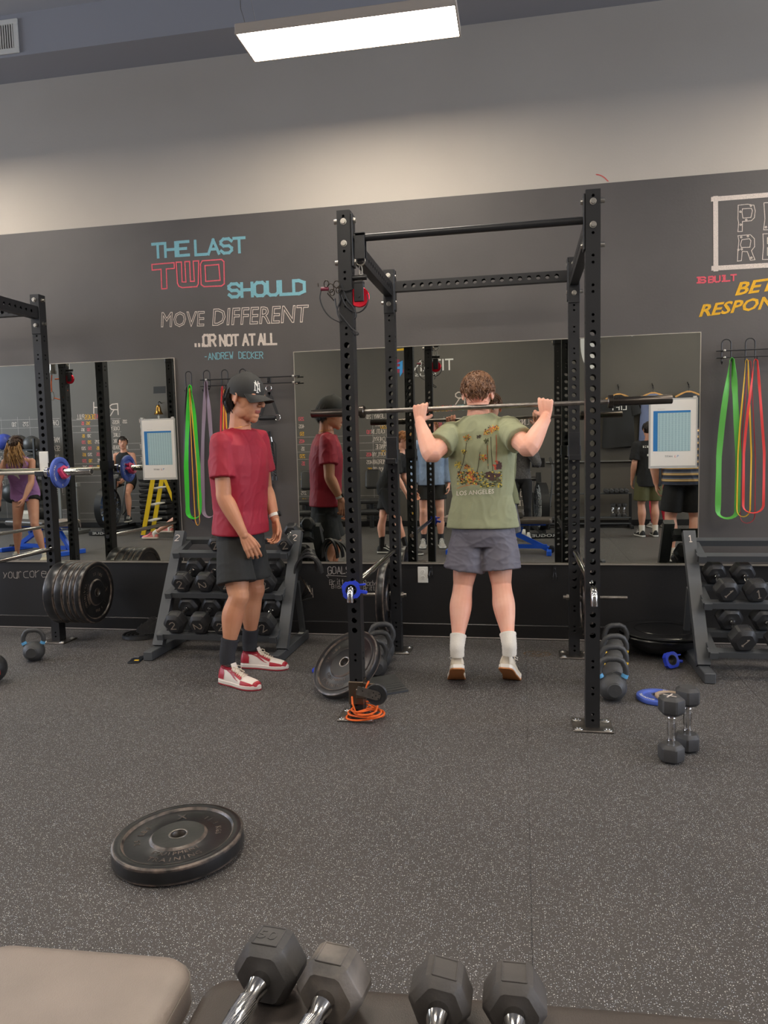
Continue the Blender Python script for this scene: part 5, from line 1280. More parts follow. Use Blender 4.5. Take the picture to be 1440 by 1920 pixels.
def person(name, label, s, skin, voxel=.0034, group=None):
    """s holds the joints in room coordinates"""
    root = thing(name, label, 'person', (s['pelvis'].x, s['pelvis'].y, 0), world=True)
    b = s.get('b', 1.0); hs = s.get('hs', 1.0); mb = MB()
    HM = Matrix.Translation(s['head']) @ frame(s['hr'], s['hu']); s['HM'] = HM; ff = s['fwd']
    head_shapes(mb, HM, hs)
    nb = s['neck']; hb = HM @ V((0, -.030*hs, -.055*hs)); mb.tube([nb-V((0, 0, .05)), nb, lerp(nb, hb, .5), hb], [.075*b, .064*b, .057*b, .056*b], 18)
    sp = [s['pelvis'], lerp(s['pelvis'], s['chest'], .5), s['chest'], s['neck']-V((0, 0, .02))]
    rt = (s['shR']-s['shL']).normalized()
    for c, r_ in ((s['pelvis'], (.145, .10, .11)), (lerp(s['pelvis'], s['chest'], .45), (.125, .09, .17)), (s['chest'], (.145, .10, .15))):
        mb.ell((0, 0, 0), [q*b for q in r_], Matrix.Translation(c) @ frame(rt, s['chest']-s['pelvis']), 20, 14)
    mb.tube([s['shL'], s['neck']-V((0, 0, .03)), s['shR']], [.040*b, .055*b, .040*b], 14)
    for sd in 'LR':
        arm_shapes(mb, s['sh'+sd], s['el'+sd], s['wr'+sd], b*s.get('armb', 1))
        kf = s.get('kf'+sd, ff)
        leg_shapes(mb, s['hip'+sd], s['kn'+sd], s['an'+sd], kf, b*s.get('legb', 1))
        an = s['an'+sd]; mb.tube([an, an+V((0, 0, -.03))+kf*.004], [.027*b, .026*b], 12)
        h = s.get('hand'+sd, {}); wr = s['wr'+sd]; el = s['el'+sd]
        d = h.get('d', wr-el).normalized()
        sgn = -1 if sd == 'L' else 1
        pn = h.get('pn', (-rt*sgn*1.0+ff*-.1)); ts = h.get('ts', ff)
        hand_shapes(mb, wr, d, pn, ts, h.get('curls', (22, 32, 22)), b*h.get('k', 1.0), h.get('thumb', (.75, .45, .25)), tc=h.get('tc', 18))
    IM = HM.inverted()
    def cut(c, n_):
        q = IM @ c; x, y, z_ = q.x/hs, q.y/hs, q.z/hs
        return 1 if (abs(x) < .0215 and y > .084 and -.0620 < z_ < -.0440 and n_.dot((HM.to_3x3() @ V((0, 1, 0)))) > .1) else 0
    body = remesh('body', mb, voxel, s.get('sm', 3), [skin, s['lip']], None, root, cut=cut)
    for s2 in (-1, 1):
        m = MB(); m.ell((s2*.030*hs, .0775*hs, .013*hs), .0118*hs, HM, 14, 10); o = m.build('eye', M_eye, root)
        m = MB(); m.ell((s2*.030*hs, .0875*hs, .0105*hs), (.005*hs, .003*hs, .005*hs), HM, 10, 8); m.build('iris', M_iris, o)
        m = MB(); m.tube([HM @ V((s2*(.012+.010*k)*hs, (.0885-.0035*k*(k > 1)-.0012*k*k)*hs, (.036+.0022*(k if k < 3 else 2)-.001*(k > 2))*hs)) for k in range(4)], [(.0022*hs, .0034*hs)]*3+[(.001*hs, .0014*hs)], 6); m.build('eyebrow', s['hairm'], root)
        m = MB(); m.ell((s2*.030*hs, .0795*hs, .0185*hs), (.0140*hs, .0118*hs, .0078*hs), HM, 12, 8); m.build('eyelid', skin, root)
    return root, body
M_eye = mat('eye_white', (225, 220, 214), .2); M_iris = mat('iris_brown', (60, 42, 30), .15)
def skinmat(n, c, c2): 
    m = mat(n, c, .52, 0, .12, 700, .2, 7, var2=c2); m.node_tree.nodes['Principled BSDF'].inputs['Subsurface Weight'].default_value = .06; m.node_tree.nodes['Principled BSDF'].inputs['Subsurface Scale'].default_value = .01
    m.node_tree.nodes['Principled BSDF'].inputs['Subsurface Radius'].default_value = (1, .4, .2); return m
S_tan = skinmat('skin_tan', (208, 148, 112), (196, 132, 98)); S_pink = skinmat('skin_fair', (242, 186, 160), (234, 164, 136)); S_light = skinmat('skin_light', (214, 160, 134), (202, 142, 116))
Lip = mat('lips', (176, 100, 88), .4)
def fabric(n, c, b=.25, sc_=650, r_=.85): return mat(n, c, r_, 0, b, sc_)
def wrinkle(A=.004, fz=5, fx=9, seed=0, extra=None):
    def f(co, n_):
        w_ = noise.noise(V((co.x*3+seed, co.y*3, co.z*3)))*.12
        r1 = 1-abs(noise.noise(V(((co.x+w_)*fx*1.3+seed, (co.y-w_)*fx*1.3, (co.z+w_)*fz))))*3.2
        r2 = 1-abs(noise.noise(V(((co.x-co.z*.5)*fx*2.1, co.y*fx*2.1+seed, (co.z+co.x*.4)*fz*2.4))))*3.2
        v = A*(.55*noise.noise(V((co.x*fx+seed, co.y*fx, co.z*fz)))+.9*max(0, r1)**2*.8+.45*max(0, r2)**2)
        return v+(extra(co, n_) if extra else 0)
    return f
def shirt(s, m, name='shirt', hem=-.24, wid=1.0, dep=1.0, sl=.72, slr=1.0, voxel=.007, A=.0035, parent=None, label=None, extra=None, collar=True, fz=5, fx=9, flare=1.0, long=False, seed=0, sleeveless=False, mc=None):
    b = s.get('b', 1.0); pv, ch, nk = s['pelvis'], s['chest'], s['neck']; mb = MB()
    hr = (s['hipR']-s['hipL']).normalized(); sr = (s['shR']-s['shL']).normalized()
    prof = [(hem, .180*flare, .122*flare), (hem+.03, .180*flare, .122*flare), (lerp(hem, .3, .4), .174*lerp(flare, 1, .3), .121*lerp(flare, 1, .3)), (.3, .160, .114), (.55, .172, .120), (.75, .182, .122), (.88, .172, .106), (.94, .132, .090), (.985, .094, .078), (1.0, .080, .074)]
    rings = []
    for (t, w_, d_) in prof:
        c = pv+(ch-pv)*(t/.75) if t <= .75 else ch+(nk-ch)*((t-.75)/.25)
        if t < 0: c = pv+V((0, 0, t*.55))
        r_ = hr.lerp(sr, min(1, max(0, t/.75))); up = (ch-pv) if t < .8 else (nk-ch); r_ = (r_-up.normalized()*r_.dot(up.normalized())).normalized(); fw = up.normalized().cross(r_)
        ring = []
        for k in range(28):
            a = 2*PI*k/28; cs, sn = math.cos(a), math.sin(a); e = .82
            ring.append(c+r_*(abs(cs)**e*(1 if cs > 0 else -1))*w_*b*wid+fw*(abs(sn)**e*(1 if sn > 0 else -1))*d_*b*dep)
        rings.append(ring)
    mb.loft(rings)
    if not sleeveless:
        for sd in 'LR':
            sh, el, wr = s['sh'+sd], s['el'+sd], s['wr'+sd]; ins = lerp(sh, ch, .28)
            if long:
                P_, R_ = smooth_pts([ins, sh, lerp(sh, el, .5), el, lerp(el, wr, .5), lerp(el, wr, .97)], [.07*b, .070*b*slr, .062*b*slr, .058*b*slr, .053*b*slr, .042*b*slr], 4)
            else:
                e = lerp(sh, el, sl); P_, R_ = smooth_pts([ins, sh, lerp(sh, e, .5), e], [.058*b, .063*b*slr, .068*b*slr, .074*b*slr], 4)
            mb.tube(P_, R_, 20)
        mb.tube([s['shL']-V((0, 0, .006)), nk-V((0, 0, .050)), s['shR']-V((0, 0, .006))], [.052*b, .076*b, .052*b], 16)
    wk = wrinkle(A, fz, fx, seed, extra); hz = pv.z+(hem*.55 if hem < 0 else hem*(ch-pv).z/.75)
    o = remesh(name, mb, voxel, 5, [m], lambda co, n_: wk(co, n_)*min(1, max(0, (co.z-hz)/.06))+.0012*max(0, 1-abs(co.z-hz-.006)/.012), parent, label)
    if collar:
        up = (nk-ch).normalized(); r_ = (sr-up*sr.dot(up)).normalized(); fw = up.cross(r_); c = nk-up*.014
        cm = MB().tube([c+r_*.076*b*math.cos(a)+fw*(.070*b*math.sin(a)+.006)-up*(.022*b*max(0, math.sin(a))) for a in [k*2*PI/28 for k in range(28)]], [(.0045, .010)]*28, 8, closed=True, up=up)
        cm.build('collar', mc or m, o)
    return o
def shorts(s, m, name='shorts', fr=.78, r0=.098, r1=.108, voxel=.007, A=.003, parent=None, top=.10, seed=3, fz=6, fx=7, wid=1.0, label=None):
    b = s.get('b', 1.0); mb = MB(); pv = s['pelvis']; hr = (s['hipR']-s['hipL']).normalized(); up = V((0, 0, 1)); rings = []
    tp = (s['chest']-s['pelvis']).normalized()
    for (c, w_, d_) in ((pv+tp*top, .150, .108), (pv+tp*top*.4, .164, .118), (lerp(s['hipL'], s['hipR'], .5)+up*.0, .176, .126), (lerp(s['hipL'], s['hipR'], .5)-up*.07, .16, .118)):
        fw = up.cross(hr).normalized(); rings.append([c+hr*(abs(math.cos(a))**.85*(1 if math.cos(a) > 0 else -1))*w_*b*wid+fw*math.sin(a)*d_*b for a in [2*PI*k/26 for k in range(26)]])
    mb.loft(rings)
    for sd in 'LR':
        h, k = s['hip'+sd], s['kn'+sd]; e = lerp(h, k, fr); out = hr*(1 if sd == 'R' else -1)
        P_, R_ = smooth_pts([h+V((0, 0, .02)), lerp(h, e, .5)+out*.004, e+out*.004], [(r0*b), (lerp(r0, r1, .5)*b), (r1*b)], 5); mb.tube(P_, R_, 22)
    return remesh(name, mb, voxel, 5, [m], wrinkle(A, fz, fx, seed), parent, label)
def trousers(s, m, name='leggings', parent=None, voxel=.008, b2=1.08, A=.001):
    b = s.get('b', 1.0)*b2; mb = MB(); pv = s['pelvis']; rt = (s['hipR']-s['hipL']).normalized()
    mb.ell((0, 0, 0), (.150*b, .108*b, .14*b), Matrix.Translation(pv) @ frame(rt, V((0, 0, 1))), 20, 14)
    for sd in 'LR': leg_shapes(mb, s['hip'+sd], s['kn'+sd], s['an'+sd], s['fwd'], b)
    return remesh(name, mb, voxel, 4, [m], wrinkle(A), parent)
def sock(s, sd, m, parent, z=.5, lab=None, mk=None, r_=.0385, top=None):
    """sock from the shoe up to a fraction z of the shin"""
    an, kn = s['an'+sd], s['kn'+sd]; b = s.get('b', 1.0); f = (kn-an)
    mb = MB(); n = 12; pts = []; rr_ = []
    for k in range(n+1):
        q = k/n; pts.append(an+V((0, 0, -.055))*(1-q/.34) if q < .34 else an+f*z*((q-.34)/.66)); rr_.append((lerp(r_*1.0, r_*1.16, q)+(.0012 if k % 2 else 0))*b*(1.0 if k < n-1 else 1.03))
    mb.tube(pts, rr_, 18); return mb.build('sock', m, parent, smooth=60, label=lab)
SHW = [(0, .020), (.02, .030), (.06, .0355), (.2, .037), (.38, .0345), (.55, .041), (.70, .047), (.82, .0455), (.91, .037), (.97, .023), (1, .008)]
SHH = [(0, .080), (.03, .094), (.1, .098), (.26, .096), (.36, .097), (.48, .083), (.62, .066), (.76, .056), (.88, .050), (.96, .040), (1, .028)]
def itp(T, x):
    for (a, va), (b_, vb) in zip(T, T[1:]):
        if x <= b_: return va+(vb-va)*(x-a)/(b_-a)
    return T[-1][1]
def shoe(s, sd, loc, heading, pitch, c, parent, k=1.0, style='dunk', name='shoe', label=None, roll=0):
    """loc: heel bottom centre; heading in degrees; pitch lifts the heel about the ball of the foot"""
    L_ = .292*k; M = Matrix.Translation(loc) @ Matrix.Rotation(R(heading), 4, 'Z') @ Matrix.Rotation(R(roll), 4, 'X')
    def bend(p):
        x, y, z_ = p
        if pitch:                                    # toes stay flat, the rest rotates up about the ball
            xb = L_*.70
            if x < xb:
                w_ = min(1, (xb-x)/(L_*.10)); a = R(pitch)*w_; dx, dz = x-xb, z_; x = xb+dx*math.cos(a)+dz*math.sin(a); z_ = -dx*math.sin(a)+dz*math.cos(a)
        return tuple(M @ V((x, y, z_)))
    asy = lambda u: .006*math.sin(PI*u)*(1 if sd == 'L' else -1)*k
    def S(u, a, off=0.):
        w_ = (itp(SHW, u))*k+off; h = itp(SHH, u)*k+off; zb = .022*k
        cs, sn = math.cos(a), math.sin(a); return bend((u*L_+(off if u > .95 else (-off if u < .03 else 0)), asy(u)+(abs(cs)**.62*(1 if cs > 0 else -1))*w_*(1-.30*max(0, sn)**1.5*(1 if u < .45 else .55)), zb+(h-zb)*abs(sn)**.80))
    U = [0, .01, .025, .05, .09, .15, .22, .3, .36, .42, .48, .55, .62, .69, .76, .82, .88, .92, .95, .975, .99, 1]
    mb = MB(); n = 16; mb.loft([[S(u, PI*j/n) for j in range(n+1)] for u in U])
    up = mb.build(name, c['upper'], parent, smooth=60, label=label)
    def sole(z0, z1, grow, m, nm):
        q = MB(); rings = []
        for (z_, g) in ((z0, grow-.003), (z0+.002, grow), (z1-.002, grow+.0005), (z1, grow-.002)):
            ring = []
            for u in U: ring.append(bend((u*L_+(.004*k if u == 1 else (-.003*k if u == 0 else 0)), asy(u)+itp(SHW, u)*k+g*k, z_*k)))
            for u in U[::-1]: ring.append(bend((u*L_+(.004*k if u == 1 else (-.003*k if u == 0 else 0)), asy(u)-itp(SHW, u)*k-g*k, z_*k)))
            rings.append(ring)
        # cap rows across instead of one big polygon
        q.loft(rings, cap=False); N_ = len(U)
        for ring, fl_ in ((rings[0], 1), (rings[-1], 0)):
            fs = [(i, i+1, 2*N_-2-i, 2*N_-1-i) for i in range(N_-1)]; q.add(ring, fs if fl_ else [f[::-1] for f in fs])
        q.build(nm, m, up, smooth=40)
    sole(0, .0075, .0045, c['out'], 'outsole'); sole(.0075, .027, .0035, c['mid'], 'midsole')
    def patch(nm, u0, u1, a0, a1, m, off=.0018, nu=12, na=10, fn=None):
        q = MB(); g = []
        for i in range(nu+1):
            for j in range(na+1):
                u = lerp(u0, u1, i/nu); lo, hi = (a0, a1) if fn is None else fn(i/nu); a = lerp(R(lo), R(hi), j/na); g.append(S(u, a, off))
        q.add(g, [(i*(na+1)+j, i*(na+1)+j+1, (i+1)*(na+1)+j+1, (i+1)*(na+1)+j) for i in range(nu) for j in range(na)]); q.build(nm, m, up, smooth=70)
    if style == 'dunk':
        for mir in (0, 1):
            A = (lambda a: a) if not mir else (lambda a: 180-a)
            fx = lambda f: (lambda t: (A(f(t)[0]), A(f(t)[1])))
            patch('heel_panel', 0, .20, 0, 0, c['over'], fn=fx(lambda t: (6, 90-18*t if t < .5 else 81-70*(t-.5)*1.4)))
            patch('eyestay', .36, .66, 0, 0, c['over'], fn=fx(lambda t: (46-10*t, 74-4*t)), off=.0026)
            patch('collar_panel', .10, .36, 0, 0, c['over'], fn=fx(lambda t: (52, 84)), off=.0022)
            patch('toe_guard', .66, .93, 0, 0, c['over'], fn=fx(lambda t: (2, 34+14*math.sin(PI*t)*.4-4*t)), off=.0022)
            # curved side mark, thin tail rising to the heel
            patch('side_mark', .22, .60, 0, 0, c['over'], nu=16, na=3, off=.0028, fn=fx(lambda t: (22+34*(1-t)**1.6-2, 22+34*(1-t)**1.6-2+3+15*math.sin(PI*min(1, t*1.15))**1.0*(t**.6))))
        patch('toe_tip', .925, .99, 2, 178, c['over'], na=20, off=.0018, fn=lambda t: (2, 178) )
    else:
        for mir in (0, 1):
            A = (lambda a: a) if not mir else (lambda a: 180-a)
            patch('heel_panel', 0, .14, A(6), A(84), c['over'], off=.0018)
            patch('side_mark', .25, .60, 0, 0, c['mark'], nu=10, na=2, off=.0024, fn=lambda t: (A(20+22*(1-t)), A(26+22*(1-t)+9*math.sin(PI*t))))
    lc = MB()
    for i in range(6):
        u = .42+.045*i; pts = [S(u+.004*(j-3), R(60+10*j), .0045) for j in range(7)]; lc.tube(pts, [(.0032*k, .0018*k)]*7, 6)
    for s2 in (-1, 1):
        p0 = V(S(.41, PI/2, .008)); w_ = M.to_3x3() @ V((0, s2, 0)); f_ = M.to_3x3() @ V((1, 0, 0))
        lc.tube([p0, p0+w_*.018*k+V((0, 0, .012*k)), p0+w_*.036*k+V((0, 0, .002*k))+f_*.008, p0+w_*.030*k+V((0, 0, -.010*k))+f_*.014, p0+w_*.010*k+V((0, 0, -.003))], .0022*k, 6)
        lc.tube([p0, p0+w_*.012*k+f_*.02*k+V((0, 0, -.004)), p0+w_*.03*k+f_*.04*k+V((0, 0, -.022*k))], .0020*k, 6)
    lc.build('laces', c['lace'], up, smooth=60)
    tg = MB(); tg.tube([S(.47, PI/2, -.004), S(.40, PI/2, .004), V(S(.36, PI/2, .006))+M.to_3x3() @ V((-.002, 0, .022*k))], [(.020*k, .004), (.022*k, .0045), (.020*k, .004)], 12, up=M.to_3x3() @ V((1, 0, .3))); tg.build('tongue', c.get('tongue', c['upper']), up, smooth=60)
    cl = MB(); ring = [S(u, a, .0) for u, a in ((.30, R(60)), (.22, R(58)), (.12, R(60)), (.05, R(72)), (.03, R(90)), (.05, R(108)), (.12, R(120)), (.22, R(122)), (.30, R(120)), (.35, R(100)), (.36, R(90)), (.35, R(80)))]
    cl.tube([V(p)+V((0, 0, .001)) for p in ring], .0052*k, 8, closed=True); cl.build('collar_lining', c['lining'], up, smooth=60)
    return up
def locks(HM, hs, m, parent, n=260, cover=None, ln=.05, r_=.0055, name='hair', curl=.5, seed=1, thick=1.07, drop=-.6):
    """short hair: a base shell plus many tapering locks"""
    rg = random.Random(seed); mb = MB(); c0 = V((0, -.014, .030)); er = V((.079, .099, .085))*thick
    nu, nv = 40, 26; vs = []; ids = {}
    for i in range(nv+1):
        th = PI*i/nv
        for j in range(nu):
            ph = 2*PI*j/nu; d = V((math.sin(th)*math.cos(ph), math.sin(th)*math.sin(ph), math.cos(th))); bump = 1+.05*noise.noise(d*4+V((seed, 0, 0)))
            p = c0+V((d.x*er.x, d.y*er.y, d.z*er.z))*bump; ids[(i, j)] = len(vs); vs.append(HM @ (p*hs)); 
    fs = []
    inside = lambda d: cover(d)
    for i in range(nv):
        for j in range(nu):
            th = PI*(i+.5)/nv; ph = 2*PI*(j+.5)/nu; d = V((math.sin(th)*math.cos(ph), math.sin(th)*math.sin(ph), math.cos(th)))
            if inside(d): fs.append((ids[(i, j)], ids[(i+1, j)], ids[(i+1, (j+1) % nu)], ids[(i, (j+1) % nu)]))
    mb.add(vs, fs); k = 0; tries = 0
    while k < n and tries < n*20:
        tries += 1
        z_ = rg.uniform(-1, 1); ph = rg.uniform(0, 2*PI); q = math.sqrt(1-z_*z_); d = V((q*math.cos(ph), q*math.sin(ph), z_))
        if not inside(d): continue
        k += 1; p = c0+V((d.x*er.x, d.y*er.y, d.z*er.z))*.99
        down = V((0, 0, -1)) if abs(d.z) < .93 else V((rg.uniform(-1, 1), rg.uniform(-1, 1), 0)); tg = (down-d*down.dot(d)).normalized(); sd = d.cross(tg)
        tg = (tg+sd*rg.uniform(-.8, .8)*curl).normalized(); sd = d.cross(tg); L_ = ln*rg.uniform(.6, 1.2); pts = []; rr_ = []; w_ = rg.uniform(-1, 1)
        for i in range(6):
            f = i/5; off = math.sin(f*PI*1.1)*.010*(.5+curl); pts.append(HM @ ((p+tg*L_*f+d*(.002+off*.7)+sd*math.sin(f*4+w_*3)*.006*curl*2+V((0, 0, drop*.01*f)))*hs)); rr_.append((r_*hs*(1-f**2*.85)*rg.uniform(.8, 1.2), r_*.55*hs*(1-f**2*.85)))
        mb.tube(pts, rr_, 5)
    return mb.build(name, m, parent, smooth=70)
H_dark = mat('hair_black', (36, 28, 24), .5, 0, .3, 300); H_brown = mat('hair_brown', (98, 66, 44), .5, 0, .3, 200, .5, 40, var2=(140, 98, 64)); H_ginger = mat('hair_ginger', (150, 98, 56), .55, 0, .3, 200, .4, 30); H_dbrown = mat('hair_dark_brown', (70, 46, 34), .5, 0, .3, 200)
# ---------------------------------------------------------------- the man in the red shirt
a35 = R(-33); ff = V((math.cos(a35), math.sin(a35), 0)); rt = V((ff.y, -ff.x, 0))
s = dict(b=1.06, hs=1.14, hairm=H_dark, lip=Lip, fwd=ff, sm=7)
s['pelvis'] = P(452, 1012, y=4.27); s['chest'] = P(449, 868, y=4.26); s['neck'] = P(450, 806, y=4.265)
s['shR'] = P(417, 826, y=4.12); s['shL'] = P(483, 822, y=4.42)
s['elR'] = P(420, 932, y=4.07); s['wrR'] = P(456, 1001, y=4.06); s['elL'] = P(497, 915, y=4.47); s['wrL'] = P(516, 972, y=4.42)
s['hipR'] = P(437, 1022, y=4.18); s['hipL'] = P(466, 1020, y=4.35)
s['knR'] = P(447, 1118, y=4.11); s['anR'] = P(426, 1226, y=4.075); s['knL'] = P(477, 1106, y=4.36); s['anL'] = P(468, 1202, y=4.40)
hd = V((math.cos(R(-16)), math.sin(R(-16)), -.22)).normalized(); s['hr'] = V((hd.y, -hd.x, 0)).normalized(); s['hu'] = s['hr'].cross(hd).normalized()
if s['hu'].z < 0: s['hu'] = -s['hu']
s['head'] = P(461, 748, y=4.25); s['hr'] = hd.cross(s['hu']).normalized()
s['kfR'] = V((.95, -.3, 0)).normalized(); s['kfL'] = V((1, -.05, 0)).normalized()
s['handR'] = dict(d=P(480, 1046, y=4.07)-s['wrR'], pn=V((-.35, .85, -.25)), ts=V((1, 0, .3)), curls=(24, 38, 26), thumb=(.85, .40, .30), k=1.02)
s['handL'] = dict(d=P(523, 1020, y=4.40)-s['wrL'], pn=V((-.5, -.8, 0)), ts=V((1, 0, .2)), curls=(26, 40, 30), thumb=(.85, .4, .3), k=.98)
man, body = person('person', 'man in a red t-shirt, black shorts and black cap standing before rack 2, looking down', s, S_tan)
M_redshirt = fabric('red_jersey', (162, 24, 48), .2, 900, .6)
def red_extra(co, n_):
    return .003*math.sin(co.z*34+co.x*22)*max(0, noise.noise(co*4))
sh_ = shirt(s, M_redshirt, 't_shirt', .07, 1.03, 1.12, .66, 1.04, .006, .0042, man, None, red_extra, fz=4, fx=8, seed=2, flare=1.0)
so_ = shorts(s, fabric('black_shorts', (40, 40, 38), .15, 500, .8), 'shorts', .74, .088, .112, .006, .003, man, wid=.90, top=.15)
M_bsock = fabric('charcoal_sock', (46, 46, 50), .4, 300); 
for sd in 'RL':
    so = sock(s, sd, M_bsock, man, .27 if sd == 'R' else .25, r_=.0415)
    q = lerp(s['an'+sd], s['kn'+sd], .15); m = MB(); nn = [(0, 0), (.010, -.004), (.022, .004), (.034, .014), (.020, .007), (.008, .003), (.002, .006)]
    fwd_ = V((.86, -.5, 0)); sdv = V((.5, -.86, 0)).normalized()
    ring = [q+V((u-.014, -.0455-.0*(u), v_)) for u, v_ in nn]; n7 = len(ring)
    m.loft([[p+V((0, .004, 0)) for p in ring], [p for p in ring]]); m.build('sock_mark', M_white, so)
dk = dict(upper=mat('shoe_white', (226, 214, 204), .5), over=mat('shoe_red', (168, 28, 46), .4), out=mat('shoe_red_sole', (150, 30, 44), .5), mid=mat('shoe_midsole', (230, 218, 208), .5), lace=mat('cream_lace', (226, 212, 190), .7), lining=mat('shoe_lining_red', (150, 30, 50), .8), mark=M_white)
def foot_from_px(h, t, zt=0):
    a = P(*h, z=0); b = P(*t, z=0); d = b-a; return a, math.degrees(math.atan2(d.y, d.x)), d.length/.292
a, hdg, kk = foot_from_px((410, 1268), (477, 1291)); kk = min(1.12, max(.98, kk)); anR = s['anR']
shoe(s, 'R', V((anR.x-.055*math.cos(R(-24)), anR.y-.055*math.sin(R(-24)), 0)), -24, 0, dk, man, 1.06)
anL = s['anL']; shoe(s, 'L', V((anL.x-.055, anL.y+.005, 0)), -5, 0, dk, man, 1.06)
# cap
HM = s['HM']; hs = s['hs']
M_cap = fabric('black_cap', (50, 49, 46), .15, 900, .75)
m = MB(); nu, nv = 40, 12; vs = []; c0 = V((0, -.010, .036)); tiltM = Matrix.Rotation(R(-4), 3, 'X')
for i in range(nv+1):
    th = (PI/2*1.13)*i/nv
    for j in range(nu):
        ph = 2*PI*j/nu; d = V((math.sin(th)*math.cos(ph), math.sin(th)*math.sin(ph), math.cos(th)))
        rz = .106 if d.y > -.2 else .098; p = c0+tiltM @ V((d.x*.086, d.y*(.108 if d.y > 0 else .106), max(d.z, -.25)*rz+(.006*math.cos(3*ph)**8*math.sin(th)*0))); vs.append(HM @ (p*hs))
fs = [(i*nu+j, (i+1)*nu+j, (i+1)*nu+(j+1) % nu, i*nu+(j+1) % nu) for i in range(nv) for j in range(nu)]
m.add(vs, fs); cap = m.build('cap', M_cap, man, smooth=80)
bm = MB(); g = []; n1, n2 = 9, 16
for i in range(n1):
    for j in range(n2+1):
        a = R(-62)+R(124)*j/n2; f = i/(n1-1); x = .086*math.sin(a)*(1-.10*f); y = .108*math.cos(a)*1.0+f*.070*math.cos(a)**.7
        z_ = .024-.008*f-.036*abs(math.sin(a))**2*f**.7-.010*math.sin(a)**2; g.append((x, y, z_))
tp = [HM @ ((c0+tiltM @ V(p)-V((0, 0, .018)))*hs) for p in g]; upv = (HM.to_3x3() @ V((0, 0, 1)))*.0018
k = n2+1; q = [(i*k+j, i*k+j+1, (i+1)*k+j+1, (i+1)*k+j) for i in range(n1-1) for j in range(n2)]
bm.add([p+upv for p in tp], [f[::-1] for f in q]); bm.add([p-upv for p in tp], q)
edge = [i*k for i in range(n1)]+[(n1-1)*k+j for j in range(1, n2+1)]+[i*k+n2 for i in range(n1-2, -1, -1)]
bm.tube([tp[i] for i in edge], .0024, 6); bm.build('brim', M_cap, cap, smooth=70)
MB().ell(tuple((c0+V((0, 0, .106)))*hs), (.008, .008, .004), HM, 12, 8).build('button', M_cap, cap)
m = MB()
def capput(x, z_):
    ph = PI/2-x/.10-R(22); th = PI/2-(z_)/.105; d = V((math.sin(th)*math.cos(ph), math.sin(th)*math.sin(ph), math.cos(th)))
    return HM @ ((c0+tiltM @ V((d.x*.0885, d.y*.1105, d.z*.108)))*hs)
# interlocked N and Y, raised embroidery
for st, w_ in ((((-.016, .022), (-.016, .062)), .0055), (((-.016, .062), (.016, .022)), .0055), (((.016, .022), (.016, .062)), .0055), (((0, .014), (0, .045)), .006), (((0, .045), (-.011, .072)), .005), (((0, .045), (.011, .072)), .005),
               (((-.021, .022), (-.010, .022)), .004), (((.010, .062), (.021, .062)), .004), (((-.006, .014), (.006, .014)), .004), (((-.021, .062), (-.012, .062)), .004)):
    rib(m, [tuple(p) for p in st], w_, lambda u, v_: tuple(capput(-u, v_+.004)))
m.build('cap_emblem', M_white, cap, smooth=0, label='white interlocked N and Y')
locks(HM, hs, H_dark, man, 420, lambda d: (d.y < -.22 and -.78 < d.z < .25 and abs(d.x) < (.93 if d.y < -.35 else .8)), .070, .0036, 'hair', .25, 3, 1.03, drop=-2.5)
# chain and watch
nk = s['neck']; m = MB(); m.tube([nk+V((.068*math.cos(a), .066*math.sin(a), .022+.014*math.sin(a+.6))) for a in [k*2*PI/26 for k in range(26)]], .0016, 6, closed=True); m.build('necklace', mat('gold_chain', (225, 170, 80), .3, 1), man)
def watch(s, sd, parent, f=.10):
    w_ = s['wr'+sd]; e = s['el'+sd]; c = lerp(w_, e, f); d = (w_-e).normalized(); b = s['b']
    m = MB(); m.tube([c-d*.010, c-d*.0095, c+d*.0095, c+d*.010], [.0300*b, .0325*b, .0325*b, .030*b], 24); o = m.build('watch_strap', M_white, parent); out = V((.55, .1, .25)); out = (out-d*out.dot(d)).normalized()
    m = MB(); m.tube([c+out*.026*b, c+out*.040*b], [.019, .018], 20); q = m.build('watch_case', M_trim, o)
watch(s, 'L', man)
m = MB(); q = lerp(s['hipL'], s['knL'], .66)+V((.02, .118, 0)); m.box((q.x, q.y, q.z), (.018, .004, .018), M=None); 
m.build('shorts_logo', M_white, so_)
# ---------------------------------------------------------------- the lifter, seen from behind
ff = V((0.03, 1, 0)).normalized(); rt = V((ff.y, -ff.x, 0))
s = dict(b=1.05, hs=1.06, hairm=H_brown, lip=Lip, fwd=ff, sm=6, armb=1.12, legb=1.0)
s['pelvis'] = P(905, 985, y=4.37); s['chest'] = P(903, 845, y=4.385); s['neck'] = P(897, 778, y=4.385)
s['shL'] = P(848, 812, y=4.37); s['shR'] = P(950, 802, y=4.35)
s['elL'] = P(809, 853, y=4.18); s['wrL'] = P(786, 812, y=4.285); s['elR'] = P(991, 841, y=4.14); s['wrR'] = P(1025, 793, y=4.22)
s['hipL'] = P(882, 1000, y=4.37); s['hipR'] = P(931, 999, y=4.37)
s['knL'] = P(868, 1098, y=4.345); s['knR'] = P(940, 1096, y=4.345); s['anL'] = P(857, 1213, y=4.155); s['anR'] = P(955, 1210, y=4.155)
s['hr'] = V((1, .02, 0)).normalized(); s['hu'] = V((0, .22, 1)).normalized(); s['head'] = P(896, 740, y=4.425)
bd = (BB-BA).normalized()
